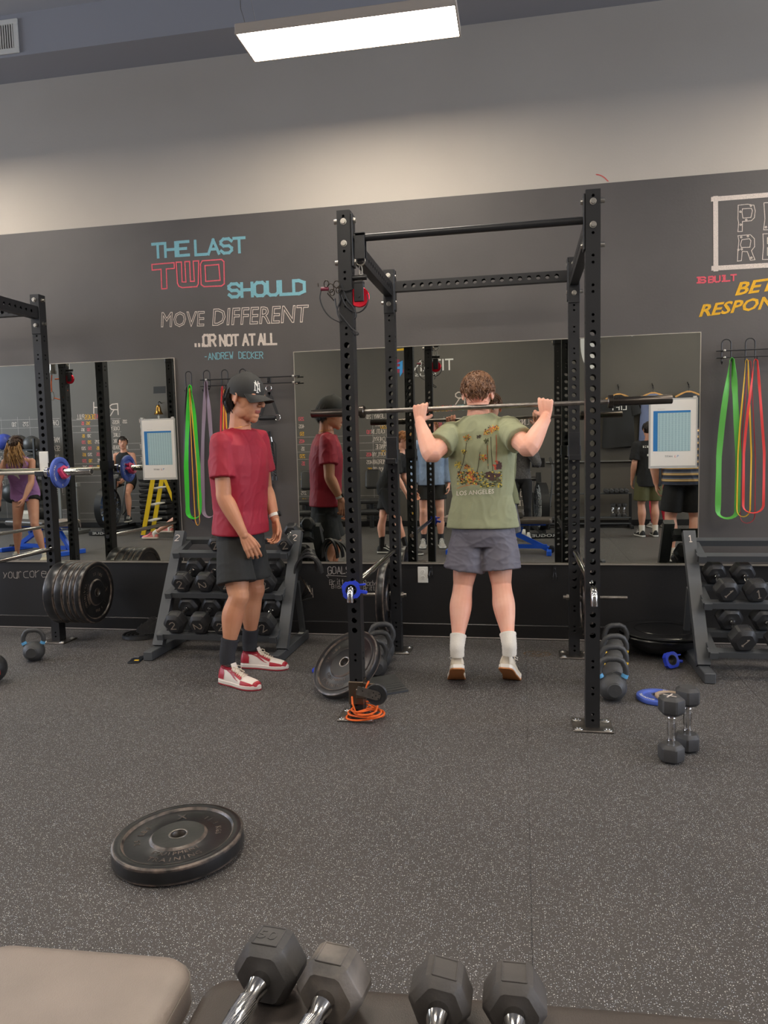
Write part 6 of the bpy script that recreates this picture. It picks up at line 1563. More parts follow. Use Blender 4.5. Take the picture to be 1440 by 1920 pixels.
for sd, px in (('L', 787), ('R', 1024)):
    x = P(px, 775, y=4.32).x; f = (x-BA.x)/(BB.x-BA.x); bp_ = lerp(BA, BB, f)
    s['wr'+sd] = bp_+V((0.004 if sd == 'L' else -.004, -.052, -.078))
    s['hand'+sd] = dict(d=V((0, .20, 1)), pn=V((0, 1, -.2)), ts=V((1 if sd == 'L' else -1, 0, 0)), curls=(72, 78, 50), thumb=(.30, .45, .80), k=1.06, tc=20)
lifter, body = person('person', 'lifter in a green t-shirt seen from behind, on tiptoe with a barbell on the shoulders', s, S_pink)
M_green = mat('sage_cotton', (152, 154, 120), .9, 0, .25, 600, .12, 5)
zh = s['pelvis'].z
def green_extra(co, n_):
    back = max(0, -n_.y); t = (co.z-zh)
    up = max(0, min(1, (t-.28)/.15)); lo = max(0, 1-abs(t+.02)/.13)
    v = .0055*up*back*(noise.noise(V((co.x*26, 1.5, co.z*2.2)))) + .008*lo*back*math.sin(co.z*62+2.2*noise.noise(V((co.x*7, 0, co.z*3)))*3+abs(co.x-s['pelvis'].x)*14)*.6
    return v+.004*back*noise.noise(V((co.x*8+co.z*9, 3, co.z*7-co.x*5)))
gsh = shirt(s, M_green, 't_shirt', -.02, 1.04, 1.06, .62, 1.06, .0055, .0045, lifter, None, green_extra, fz=5, fx=8, flare=1.08, seed=9)
gso = shorts(s, mat('slate_shorts', (108, 104, 112), .6, 0, .15, 700), 'shorts', .70, .100, .116, .0055, .006, lifter, fz=11, fx=6, seed=5, wid=1.0, top=.12)
M_wsock = fabric('white_sock', (228, 220, 206), .5, 260)
for sd in 'LR': sock(s, sd, M_wsock, lifter, .19, r_=.0375)
cr = dict(upper=mat('cream_leather', (222, 208, 184), .55), over=mat('cream_panel', (228, 216, 196), .5), out=mat('gum_sole', (196, 126, 70), .6), mid=mat('white_midsole', (234, 226, 214), .5), lace=mat('white_lace', (232, 226, 216), .7), lining=mat('navy_lining', (34, 38, 66), .8), mark=M_trim)
lifter_shoes = []
for sd, px, hdg in (('L', 857, 96), ('R', 958, 80)):
    ball = P(px, 1276, z=0); d = V((math.cos(R(hdg)), math.sin(R(hdg)), 0)); an = s['an'+sd]; k = 1.05; L_ = .292*k
    pitch = 33; heel = V((an.x, an.y, 0))-d*.055+V((0, 0, 0))
    # heel height from the pitch: ankle sits .07 above the raised sole
    hb = V((ball.x, ball.y+.02, 0))-d*L_*.70
    lifter_shoes.append(shoe(s, sd, hb, hdg, pitch, cr, lifter, k, 'plain'))
hm2 = s['HM']; hs = s['hs']
locks(hm2, hs, H_brown, lifter, 1000, lambda d: (d.z > -.42 or (d.y < -.2 and d.z > -.62)) and not (d.y > .35 and d.z < .45) and not (abs(d.x) > .80 and d.z < .0) and not (abs(d.x) > .6 and d.z < -.25), .036, .0040, 'hair', .75, 5, 1.06)
# printed palms on the back of the shirt: projected on the cloth
bvh = BVHTree.FromObject(gsh, bpy.context.evaluated_depsgraph_get()) if False else BVHTree.FromPolygons([v.co for v in gsh.data.vertices], [p.vertices for p in gsh.data.polygons])
_oc = [0]
def onback(px, py):
    q = P(px, py, y=4.2); hit, nrm, i, dist = bvh.ray_cast(V((q.x, 3.9, q.z)), V((0, 1, 0)), 1.0)
    if hit is None: return V((q.x, 4.25, q.z))
    _oc[0] = (_oc[0]+1) % 40
    return hit+V((0, -.0012-.00002*_oc[0], 0))
zz = lambda x, y_: (820+x/8, 760+y_/8)
def blob(mb, x, y_, rx_, ry, rg, n=7):
    c = onback(*zz(x, y_)); ring = [onback(*zz(x+rx_*math.cos(a)*rg.uniform(.6, 1.3), y_+ry*math.sin(a)*rg.uniform(.6, 1.3))) for a in [k*2*PI/n for k in range(n)]]
    mb.add([c]+ring, [(0, k+1, (k+1) % n+1) for k in range(n)])
def bstroke(mb, pts, w_, rg=None):
    L_ = []
    for i in range(len(pts)-1):
        for k in range(6):
            f = k/6; L_.append((lerp(pts[i][0], pts[i+1][0], f), lerp(pts[i][1], pts[i+1][1], f)))
    L_.append(pts[-1])
    for i in range(len(L_)-1):
        (x0, y0), (x1, y1) = L_[i], L_[i+1]; l = math.hypot(x1-x0, y1-y0) or 1; nx, ny = -(y1-y0)/l*w_/2, (x1-x0)/l*w_/2
        mb.add([onback(*zz(x0+nx, y0+ny)), onback(*zz(x0-nx, y0-ny)), onback(*zz(x1-nx, y1-ny)), onback(*zz(x1+nx, y1+ny))], [(0, 1, 2, 3)])
rg = random.Random(11)
I_dark = mat('ink_dark', (66, 58, 46), .9); I_yel = mat('ink_yellow', (214, 186, 70), .9); I_org = mat('ink_orange', (206, 120, 50), .9); I_red = mat('ink_coral', (196, 84, 60), .9); I_olv = mat('ink_olive', (88, 92, 52), .9); I_mar = mat('ink_maroon', (84, 60, 56), .9)
mD, mY, mO, mR, mG, mM = MB(), MB(), MB(), MB(), MB(), MB()
for tr_ in ([(425, 560), (410, 700), (370, 880), (300, 1040)], [(740, 560), (745, 700), (758, 960)], [(795, 470), (805, 700), (828, 990)], [(635, 700), (610, 900), (590, 1000)]): bstroke(mD, tr_, 9)
bstroke(mR, [(878, 440), (885, 620), (880, 860)], 9); bstroke(mO, [(748, 600), (752, 800), (757, 950)], 6)
for cx, cy, r_, mm in ((435, 480, 70, (mY, mO, mG, mD)), (800, 350, 75, (mY, mO, mR, mD)), (870, 340, 55, (mY, mO, mM)), (725, 400, 50, (mY, mO, mD)), (690, 780, 75, (mD, mO, mR, mY)), (385, 700, 40, (mD, mY)), (730, 530, 40, (mD, mG)), (615, 470, 38, (mD,)), (430, 930, 55, (mD, mO, mR, mY)), (300, 900, 70, (mY, mG, mY))):
    for k in range(54):
        a = rg.uniform(0, 2*PI); q = rg.uniform(.2, 1); e = (cx+math.cos(a)*r_*q, cy+math.sin(a)*r_*q*.9)
        bstroke(rg.choice(mm), [(cx+math.cos(a)*r_*.1, cy+math.sin(a)*r_*.1), e], rg.uniform(5, 11)) if rg.random() < .5 else blob(rg.choice(mm), *e, rg.uniform(5, 12), rg.uniform(5, 12), rg)
for k in range(260):
    x = rg.uniform(280, 620); y_ = rg.uniform(1000, 1190); blob(rg.choice((mD, mY, mO, mG, mD, mG)), x, y_, rg.uniform(8, 20), rg.uniform(6, 16), rg)
for k in range(60):
    x = rg.uniform(440, 540); y_ = rg.uniform(940, 1180); blob(rg.choice((mO, mY, mO, mR)), x, y_, rg.uniform(6, 16), rg.uniform(8, 18), rg)
for k in range(200):
    x = rg.uniform(620, 960); y_ = rg.uniform(1000, 1240); blob(rg.choice((mG, mD, mY, mG)), x, y_, rg.uniform(8, 22), rg.uniform(5, 14), rg)
for k in range(24): blob(mM, rg.uniform(740, 930), rg.uniform(1020, 1140), 40, 26, rg); blob(mM, rg.uniform(890, 945), rg.uniform(870, 950), 22, 30, rg)
for k in range(12): blob(mR, rg.uniform(840, 905), rg.uniform(835, 975), 18, 14, rg)
bstroke(mO, [(275, 1260), (380, 1220), (480, 1205)], 7); bstroke(mY, [(680, 1190), (780, 1205), (860, 1215)], 7)
for mm_, nm, mt in ((mG, 'print_olive', I_olv), (mM, 'print_maroon', I_mar), (mD, 'print_dark', I_dark), (mR, 'print_coral', I_red), (mO, 'print_orange', I_org), (mY, 'print_yellow', I_yel)): mm_.build(nm, mt, gsh, smooth=0, kind='stuff')
vs, fs = glyphs('LOS ANGELES'); x1_ = max(v[0] for v in vs); m = MB()
m.add([onback(*zz(265+v[0]/x1_*580, 1366-v[1]/.72*70-v[0]/x1_*38)) for v in vs], fs); m.build('print_lettering', mat('ink_white', (236, 226, 208), .9), gsh, smooth=0, label='white blackletter words LOS ANGELES')
# ================================================================ the rest of the gym, behind and beside the camera (seen in the mirrors)
def standing(x, y, heading, h=1.75, b=1.0, lean=0., nod=0., spread=.10, hs=None, headturn=0.):
    k = h/1.75; f = V((math.cos(R(heading)), math.sin(R(heading)), 0)); r_ = V((f.y, -f.x, 0)); o = V((x, y, 0)); z_ = V((0, 0, 1))
    at = lambda u, v_, w_: o+r_*u*k+f*v_*k+z_*w_*k
    s = dict(b=b*k, hs=hs or k, fwd=f, lip=Lip, hairm=H_dbrown, sm=2)
    l = lean
    s['pelvis'] = at(0, 0-l*.25, .97); s['chest'] = at(0, l*.35, 1.31-l*l*.1); s['neck'] = at(0, l*.62, 1.47-l*.10)
    for sd, q in (('L', -1), ('R', 1)):
        s['sh'+sd] = at(q*.172, l*.55, 1.405-l*.08); s['el'+sd] = at(q*.225, l*.5-.03, 1.12-l*.05); s['wr'+sd] = at(q*.235, l*.5+.05, .88)
        s['hip'+sd] = at(q*.085, -l*.25, .92); s['kn'+sd] = at(q*spread, .02, .50); s['an'+sd] = at(q*spread, -.02, .09)
        s['hand'+sd] = dict(ts=f)
    ht = R(heading+headturn); hf = V((math.cos(ht), math.sin(ht), -nod)).normalized(); s['hr'] = V((hf.y, -hf.x, 0)).normalized(); s['hu'] = s['hr'].cross(hf).normalized()
    s['head'] = s['neck']+z_*.165*k+f*(.02+.05*nod)*k; return s, at
VX = .009
def plain_shoes(s, c, root, k=.98, heading=None):
    for sd in 'LR':
        an = s['an'+sd]; hd_ = math.degrees(math.atan2(s['fwd'].y, s['fwd'].x))+(6 if sd == 'L' else -6) if heading is None else heading[sd]
        f = V((math.cos(R(hd_)), math.sin(R(hd_)), 0)); shoe(s, sd, V((an.x, an.y, an.z-.088*k))-f*.055, hd_, 0, c, root, k, 'plain')
def mk_shoe(up, mid=(225, 222, 215), mark=(230, 230, 226), nm='x'):
    return dict(upper=mat('shoe_'+nm, up, .6), over=mat('shoe_'+nm, up, .6), out=M_trim, mid=mat('sole_'+nm, mid, .6), lace=mat('lace_'+nm, mark, .7), lining=M_trim, mark=mat('mark_'+nm, mark, .5))
full = lambda d: (d.z > -.35 or d.y < -.1) and not (d.y > .45 and d.z < .50) and not (abs(d.x) > .8 and d.z < -.05 and d.y > -.1)
def long_hair(HM, hs, m, parent, L_=.26, seed=2, back=True, nm='hair'):
    locks(HM, hs, m, parent, 120, full, .07, .007, nm, .3, seed, 1.05)
    rg = random.Random(seed); mb = MB()
    for k in range(70):
        a = R(rg.uniform(150, 390)); d = V((math.cos(a)*.076, math.sin(a)*.092-.012, .03)); pts = []; rr_ = []
        top = HM @ (d*hs)
        for i in range(6):
            f = i/5; pts.append(top+V((0, 0, -1))*L_*f*rg.uniform(.9, 1.05)+V((rg.uniform(-1, 1), rg.uniform(-1, 1), 0))*.008*f); rr_.append((.009*(1-f*.6), .006*(1-f*.6)))
        mb.tube(pts, rr_, 5)
    mb.build('long_hair', m, parent, smooth=70)
# --- photographer, standing right behind the camera
s, at = standing(-.01, -.25, 90, 1.66, .92, 0, .12)
for sd, q in (('L', -1), ('R', 1)):
    s['wr'+sd] = V((q*.075, -.115, 1.315)); s['el'+sd] = V((q*.23, -.16, 1.10)); s['hand'+sd] = dict(d=V((-q*.25, .15, 1)), pn=V((-q, .25, 0)), ts=V((0, 1, .4)), curls=(35, 50, 35), thumb=(.6, .7, .1), k=.92)
ph, _b = person('person', 'person in a fuzzy dark grey sweater and black leggings taking the picture', s, S_light, VX)
shirt(s, mat('fuzzy_grey_knit', (84, 82, 82), .95, 0, .9, 160, .6, 90), 'sweater', -.06, .94, .96, voxel=.010, A=.006, parent=ph, long=True, slr=1.12, fx=14, fz=12)
trousers(s, fabric('black_leggings', (26, 25, 27), .1), parent=ph, b2=1.07)
long_hair(s['HM'], s['hs'], H_dbrown, ph, .25)
plain_shoes(s, mk_shoe((210, 205, 198), nm='light'), ph, .9)
t = thing('phone', 'phone held up by the person taking the picture', 'phone', (0, -.048, 1.385), world=True)
MB().box((0, -.048, 1.375), (.074, .008, .150), r=.003).build('body', mat('phone_body', (40, 42, 46), .25), t)
MB().box((-.018, -.0425, 1.43), (.034, .003, .034), r=.0012).build('camera_bump', M_trim, t)
# --- teen in the light blue hoodie, facing the mirror
fx = PM(811, 1026, z=0)
s, at = standing(fx.x, fx.y, 82, 1.75, .96, 0, .1, .115)
hood, _b = person('person', 'curly haired teen in a light blue hoodie and black shorts, facing the mirror', s, S_pink, VX)
M_hood = mat('light_blue_fleece', (140, 160, 188), .9, 0, .3, 500)
hs_ = shirt(s, M_hood, 'hoodie', -.20, 1.10, 1.12, voxel=.009, A=.006, parent=hood, long=True, slr=1.22, flare=1.0, fx=8)
HMn = s['neck']; hh = MB(); hh.tube([HMn+V((.10*math.cos(a), -.02+.085*math.sin(a), .015-.03*math.sin(a))) for a in [k*2*PI/20 for k in range(20)]], [(.026, .034)]*20, 10, closed=True); hh.build('hood', M_hood, hs_, smooth=70)
m = MB()
for q in (-1, 1): p = HMn+V((q*.03, .14, -.05)); m.tube([p, p+V((q*.004, .012, -.08)), p+V((q*.006, .012, -.15))], .0035, 6)
m.build('drawstring', M_white, hs_)
shorts(s, MATS['black_shorts'], fr=.62, parent=hood, voxel=.009)
for sd in 'LR': sock(s, sd, M_bsock, hood, .24)
plain_shoes(s, mk_shoe((176, 172, 166), nm='greymesh'), hood, .98)
locks(s['HM'], s['hs'], H_ginger, hood, 260, full, .055, .007, 'hair', 1.0, 8, 1.12)
# --- boy in black stepping to the right, looking down
fx = PM(716, 1038, z=0); f2 = PM(762, 1024, z=0); cx = (fx.x+f2.x)/2; cy = (fx.y+f2.y)/2
s, at = standing(fx.x+.13, fx.y, 8, 1.60, .92, .28, .55)
s['anR'] = V((fx.x, fx.y, .09)); s['anL'] = V((fx.x+.34, fx.y+.10, .09)); s['knR'] = V((fx.x+.03, fx.y+.05, .47)); s['knL'] = V((fx.x+.24, fx.y+.12, .47))
s['elL'] = s['shL']+V((.02, .04, -.27)); s['wrL'] = s['shL']+V((.12, .0, -.47)); s['elR'] = s['shR']+V((.0, 0, -.27)); s['wrR'] = s['shR']+V((.13, .02, -.46))
boy, _b = person('person', 'boy in a black t-shirt and shorts stepping sideways and looking down, seen in the mirror', s, S_pink, VX)
M_blackt = fabric('black_cotton', (30, 30, 31), .2)
shirt(s, M_blackt, 't_shirt', -.22, 1.06, 1.08, voxel=.009, A=.006, parent=boy, slr=1.15, sl=.8)
shorts(s, M_blackt, fr=.74, r1=.115, parent=boy, voxel=.009)
for sd in 'LR': sock(s, sd, M_trim, boy, .38)
plain_shoes(s, mk_shoe((34, 34, 36), nm='black'), boy, .98)
locks(s['HM'], s['hs'], H_ginger, boy, 200, full, .05, .007, 'hair', .5, 4, 1.08)
# --- person in a black t-shirt and olive shorts, back to the mirror
fx = PM(1222, 1006, z=0)
s, at = standing(fx.x-.05, fx.y, 262, 1.66, 1.0, 0, .1)
o2, _b = person('person', 'person in a black printed t-shirt and olive shorts with the back to the mirror', s, S_light, VX)
sh2 = shirt(s, M_blackt, 't_shirt', -.34, 1.08, 1.06, voxel=.009, A=.006, parent=o2, slr=1.15, sl=.8)
shorts(s, mat('olive_shorts', (86, 84, 52), .85), fr=.86, r0=.105, r1=.122, parent=o2, voxel=.009)
m = MB(); bv = BVHTree.FromPolygons([v.co for v in sh2.data.vertices], [p.vertices for p in sh2.data.polygons])
for dz, n_, w_ in ((.05, 7, .016), (-.07, 3, .020)):
    for k in range(n_):
        q = [bv.ray_cast(s['chest']+V(((k-n_/2)*.028+a, 1, dz+b_)), V((0, -1, 0)), 2)[0] for a, b_ in ((0, 0), (w_, 0), (w_, .03), (0, .03))]
        if all(x is not None for x in q): m.add([x+V((0, .002, 0)) for x in q], [(0, 1, 2, 3)])
m.build('shirt_print', M_white, sh2, smooth=0, kind='stuff')
for sd in 'LR': sock(s, sd, M_wsock, o2, .22)
plain_shoes(s, mk_shoe((30, 30, 32), nm='blackwhite'), o2, .98)
locks(s['HM'], s['hs'], H_dark, o2, 160, full, .04, .007, 'hair', .4, 6, 1.06)
# towel and red patterned trousers of a helper beside: a fourth person standing behind
fx = PM(1240, 1000, z=0)
s, at = standing(fx.x+.10, fx.y-.75, 262, 1.62, .92, 0, .1)
p3, _b = person('person', 'person in red patterned trousers half hidden behind the striped shirt', s, S_light, .011)
shirt(s, mat('slate_blue_knit', (96, 104, 128), .9), 't_shirt', -.2, voxel=.011, parent=p3)
trousers(s, mat('red_pattern', (196, 40, 62), .8, 0, 0, 1, .5, 22, var2=(230, 80, 98)), 'trousers', p3, .011, 1.3, .006)
plain_shoes(s, mk_shoe((150, 140, 130), nm='taupe'), p3, .95)
locks(s['HM'], s['hs'], H_dark, p3, 120, full, .05, .007, 'hair', .4, 9, 1.06)
# --- man in the striped shirt, back to the mirror
fx = PM(1275, 1052, z=0)
s, at = standing(fx.x+.03, fx.y, 268, 1.80, 1.12, 0, .15, .13)
s['elL'] = s['elL']+V((.10, -.02, 0)); s['elR'] = s['elR']+V((-.10, -.02, 0)); s['wrR'] = s['wrR']+V((-.05, 0, 0))
st_, _b = person('person', 'large man in a yellow and navy striped shirt and black shorts, back to the mirror', s, S_pink, VX)
def stripes():
    m = mat('striped_knit', (62, 68, 86), .9); nt = m.node_tree; N = nt.nodes; L = nt.links; b = N['Principled BSDF']
    g = N.new('ShaderNodeNewGeometry'); sx = N.new('ShaderNodeSeparateXYZ'); L.new(g.outputs['Position'], sx.inputs[0])
    mm = N.new('ShaderNodeMath'); mm.operation = 'MULTIPLY'; mm.inputs[1].default_value = 14.5; L.new(sx.outputs[2], mm.inputs[0])
    fr = N.new('ShaderNodeMath'); fr.operation = 'FRACT'; L.new(mm.outputs[0], fr.inputs[0]); r_ = N.new('ShaderNodeValToRGB'); r_.color_ramp.interpolation = 'CONSTANT'
    e = r_.color_ramp.elements; e[0].position = 0; e[0].color = srgb(58, 64, 82); e[1].position = .45; e[1].color = srgb(214, 164, 70)
    for p, c in ((.58, (226, 218, 200)), (.66, (214, 164, 70)), (.78, (120, 124, 136))): q = e.new(p); q.color = srgb(*c)
    L.new(fr.outputs[0], r_.inputs[0]); L.new(r_.outputs[0], b.inputs['Base Color']); return m
shirt(s, stripes(), 't_shirt', -.20, 1.16, 1.35, voxel=.010, A=.007, parent=st_, slr=1.2, sl=.85)
shorts(s, M_blackt, fr=.86, r0=.10, r1=.108, parent=st_, voxel=.010, wid=1.15)
for sd in 'LR': sock(s, sd, M_wsock, st_, .16)
plain_shoes(s, mk_shoe((176, 170, 160), nm='grey'), st_, 1.05)
locks(s['HM'], s['hs'], H_dark, st_, 120, full, .03, .007, 'hair', .4, 12, 1.05)
# --- woman in the purple tank top bending forward
fx = PM(84, 1052, z=0); f2 = PM(12, 1052, z=0)
s, at = standing((fx.x+f2.x)/2+.02, fx.y-.02, 68, 1.66, .95, .30, 1.2, .12)
s['anR'] = V((max(fx.x, f2.x), fx.y, .09)); s['anL'] = V((min(fx.x, f2.x)+.12, fx.y-.05, .09)); s['knR'] = s['anR']+V((-.09, .03, .40)); s['knL'] = s['anL']+V((.05, .03, .40))
s['elR'] = s['shR']+V((.04, .10, -.27)); s['wrR'] = s['shR']+V((.02, .22, -.46)); s['elL'] = s['shL']+V((-.04, .10, -.27)); s['wrL'] = s['shL']+V((0, .22, -.46))
pw, _b = person('person', 'woman in a lilac tank top bending forward with long brown hair over the face', s, S_light, VX)
top_ = shirt(s, mat('lilac_cotton', (164, 118, 176), .9, 0, .2, 500), 'tank_top', -.14, 1.08, 1.1, voxel=.009, A=.005, parent=pw, sleeveless=True, flare=1.06)
vs, fs = glyphs('CLUB'); c_ = s['chest']+s['fwd']*.15
m = MB(); rgx = random.Random(5); bv = BVHTree.FromPolygons([v.co for v in top_.data.vertices], [p.vertices for p in top_.data.polygons])
def on_front(u, w_):
    o_ = s['pelvis']+V((u, 1.0, w_)); h_ = bv.ray_cast(o_, V((0, -1, 0)), 2)[0]; return (h_+V((0, .002, 0))) if h_ is not None else s['pelvis']+V((u, .15, w_))
for k in range(26):
    a = PI*k/25; u = -.085*math.cos(a); w_ = .20+.06*math.sin(a); q = rgx.uniform(.006, .012)
    for e in (0, -.03): m.add([on_front(u-q, w_+e), on_front(u+q, w_+e), on_front(u+q, w_+e+.02), on_front(u-q, w_+e+.02)], [(0, 1, 2, 3)])
m.build('shirt_print', M_white, top_, smooth=0)
shorts(s, M_blackt, fr=.22, r0=.10, r1=.105, parent=pw, voxel=.009)
plain_shoes(s, mk_shoe((214, 204, 180), nm='cream'), pw, .9)
long_hair(s['HM'], s['hs'], H_dbrown, pw, .30, 4)
m = MB(); HMx = s['HM']; rgx = random.Random(9)
for k in range(110):
    a = R(rgx.uniform(-10, 190)); p = HMx @ V((.07*math.cos(a), .03+.06*math.sin(a), .06+rgx.uniform(-.02, .03))); e = p+V((rgx.uniform(-.08, .08)+.04, rgx.uniform(0, .07), rgx.uniform(-.29, -.16))); m.tube([p, lerp(p, e, .5)+V((0, .03, .02)), e], [.006, .0055, .002], 5)
m.build('blonde_ends', mat('hair_blonde', (196, 150, 92), .5, 0, .3, 200, .4, 30, var2=(110, 72, 46)), pw, smooth=70)
# --- person in black at the far left edge
s, at = standing(PM(-18, 1052, z=0).x, 1.95, 60, 1.68, 1.0, .35, .7)
pl_, _b = person('person', 'person in a black t-shirt leaning in at the left edge of the mirror', s, S_light, VX)
shirt(s, M_blackt, 't_shirt', -.2, voxel=.010, A=.005, parent=pl_); shorts(s, M_bsock, fr=.55, parent=pl_, voxel=.010); plain_shoes(s, mk_shoe((90, 88, 84), nm='dark'), pl_, .95)
long_hair(s['HM'], s['hs'], mat('hair_auburn', (132, 70, 40), .5, 0, .3, 200, .3, 30), pl_, .2, 6)
# --- woman sitting on the exercise bike
q = PM(165, 1004, z=0); bx, by = q.x+.30-.02, q.y-.55-.34
s, at = standing(bx, by, 86, 1.68, .94, .12, .1, headturn=-25)
for n_ in ('pelvis', 'chest', 'neck', 'head', 'shL', 'shR', 'hipL', 'hipR'): s[n_] = s[n_]+V((0, 0, .02))
s['knR'] = s['hipR']+V((.10, .36, -.22)); s['anR'] = s['knR']+V((.02, .02, -.42)); s['knL'] = s['hipL']+V((-.10, .38, -.10)); s['anL'] = s['knL']+V((-.02, -.03, -.42))
for sd, q in (('L', -1), ('R', 1)): s['el'+sd] = s['sh'+sd]+V((q*.06, .06, -.27)); s['wr'+sd] = s['sh'+sd]+V((q*.02-.03, .30, -.42))
wb_, _b = person('person', 'woman in a black sleeveless top and black shorts sitting on the fan bike', s, S_light, VX)
shirt(s, M_blackt, 'tank_top', -.1, 1.0, 1.0, voxel=.010, A=.004, parent=wb_, sleeveless=True)
shorts(s, M_blackt, fr=.5, r0=.098, r1=.095, parent=wb_, voxel=.010)
plain_shoes(s, mk_shoe((40, 40, 42), nm='blackrun'), wb_, .92)
locks(s['HM'], s['hs'], H_dark, wb_, 150, full, .05, .008, 'hair', .2, 7, 1.05); mb_ = MB().ell((0, -.115, .03), (.035, .04, .035), s['HM']); mb_.build('hair_bun', H_dark, wb_)
# --- legs with pink shoes: someone lying back on a bench right of the ladder
fx = PM(285, 1003, z=.06); yb_ = fx.y
t_x = -5.05
s = dict(b=.95, hs=.98, fwd=V((-1, 0, .0)), lip=Lip, hairm=H_dbrown, sm=2)
s['pelvis'] = V((t_x+.35, yb_, .52)); s['chest'] = V((t_x+.75, yb_, .60)); s['neck'] = V((t_x+.98, yb_, .66)); s['head'] = V((t_x+1.13, yb_, .74))
for sd, q in (('R', 1), ('L', -1)):
    s['sh'+sd] = V((t_x+.90, yb_+q*.17, .62)); s['el'+sd] = V((t_x+.66, yb_+q*.24, .50)); s['wr'+sd] = V((t_x+.42, yb_+q*.17, .58)); s['hip'+sd] = V((t_x+.30, yb_+q*.085, .52)); s['kn'+sd] = V((t_x-.10, yb_+q*.12, .50))
s['anR'] = V((fx.x+.11, yb_+.12, .10)); s['anL'] = V((fx.x+.24, yb_-.16, .17)); s['hu'] = V((.6, 0, .8)).normalized(); s['hr'] = V((0, 1, 0))
pk, _b = person('person', 'person leaning back beside the yellow ladder, showing bare legs and pink shoes', s, S_light, VX)
shirt(s, M_blackt, 't_shirt', -.1, voxel=.011, parent=pk); shorts(s, M_bsock, fr=.3, parent=pk, voxel=.010)
for sd in 'LR': sock(s, sd, M_wsock, pk, .08)
pc = dict(upper=mat('shoe_pink', (226, 128, 122), .6), over=mat('shoe_pink', (226, 128, 122), .6), out=mat('pink_sole', (226, 206, 190), .6), mid=mat('pink_sole', (226, 206, 190), .6), lace=M_pink, lining=M_trim, mark=mat('maroon_mark', (120, 40, 50), .6))
plain_shoes(s, pc, pk, .92, {'L': 186, 'R': 178}); locks(s['HM'], s['hs'], H_dbrown, pk, 100, full, .05, .007, 'hair', .3, 3, 1.05)
t = thing('flat_bench', 'low black flat bench under the person with pink shoes', 'bench', (t_x+.6, yb_, -.0))
m = MB(); pad(m, -.45, .60, -.14, .14, .33, .395); m.build('pad', M_vinyl, t); MB().box((0, 0, .30), (.9, .06, .06)).build('rail', M_black, t)
for q in (-.42, .5): MB().box((q, 0, .135), (.05, .4, .27), r=.004).build('foot', M_black, t)
# second blue-framed bench near the bending woman
b2 = PM(45, 1045, z=0); bench('black bench with blue frame behind the woman in the lilac top', b2.x-.25, b2.y-.55, 200)
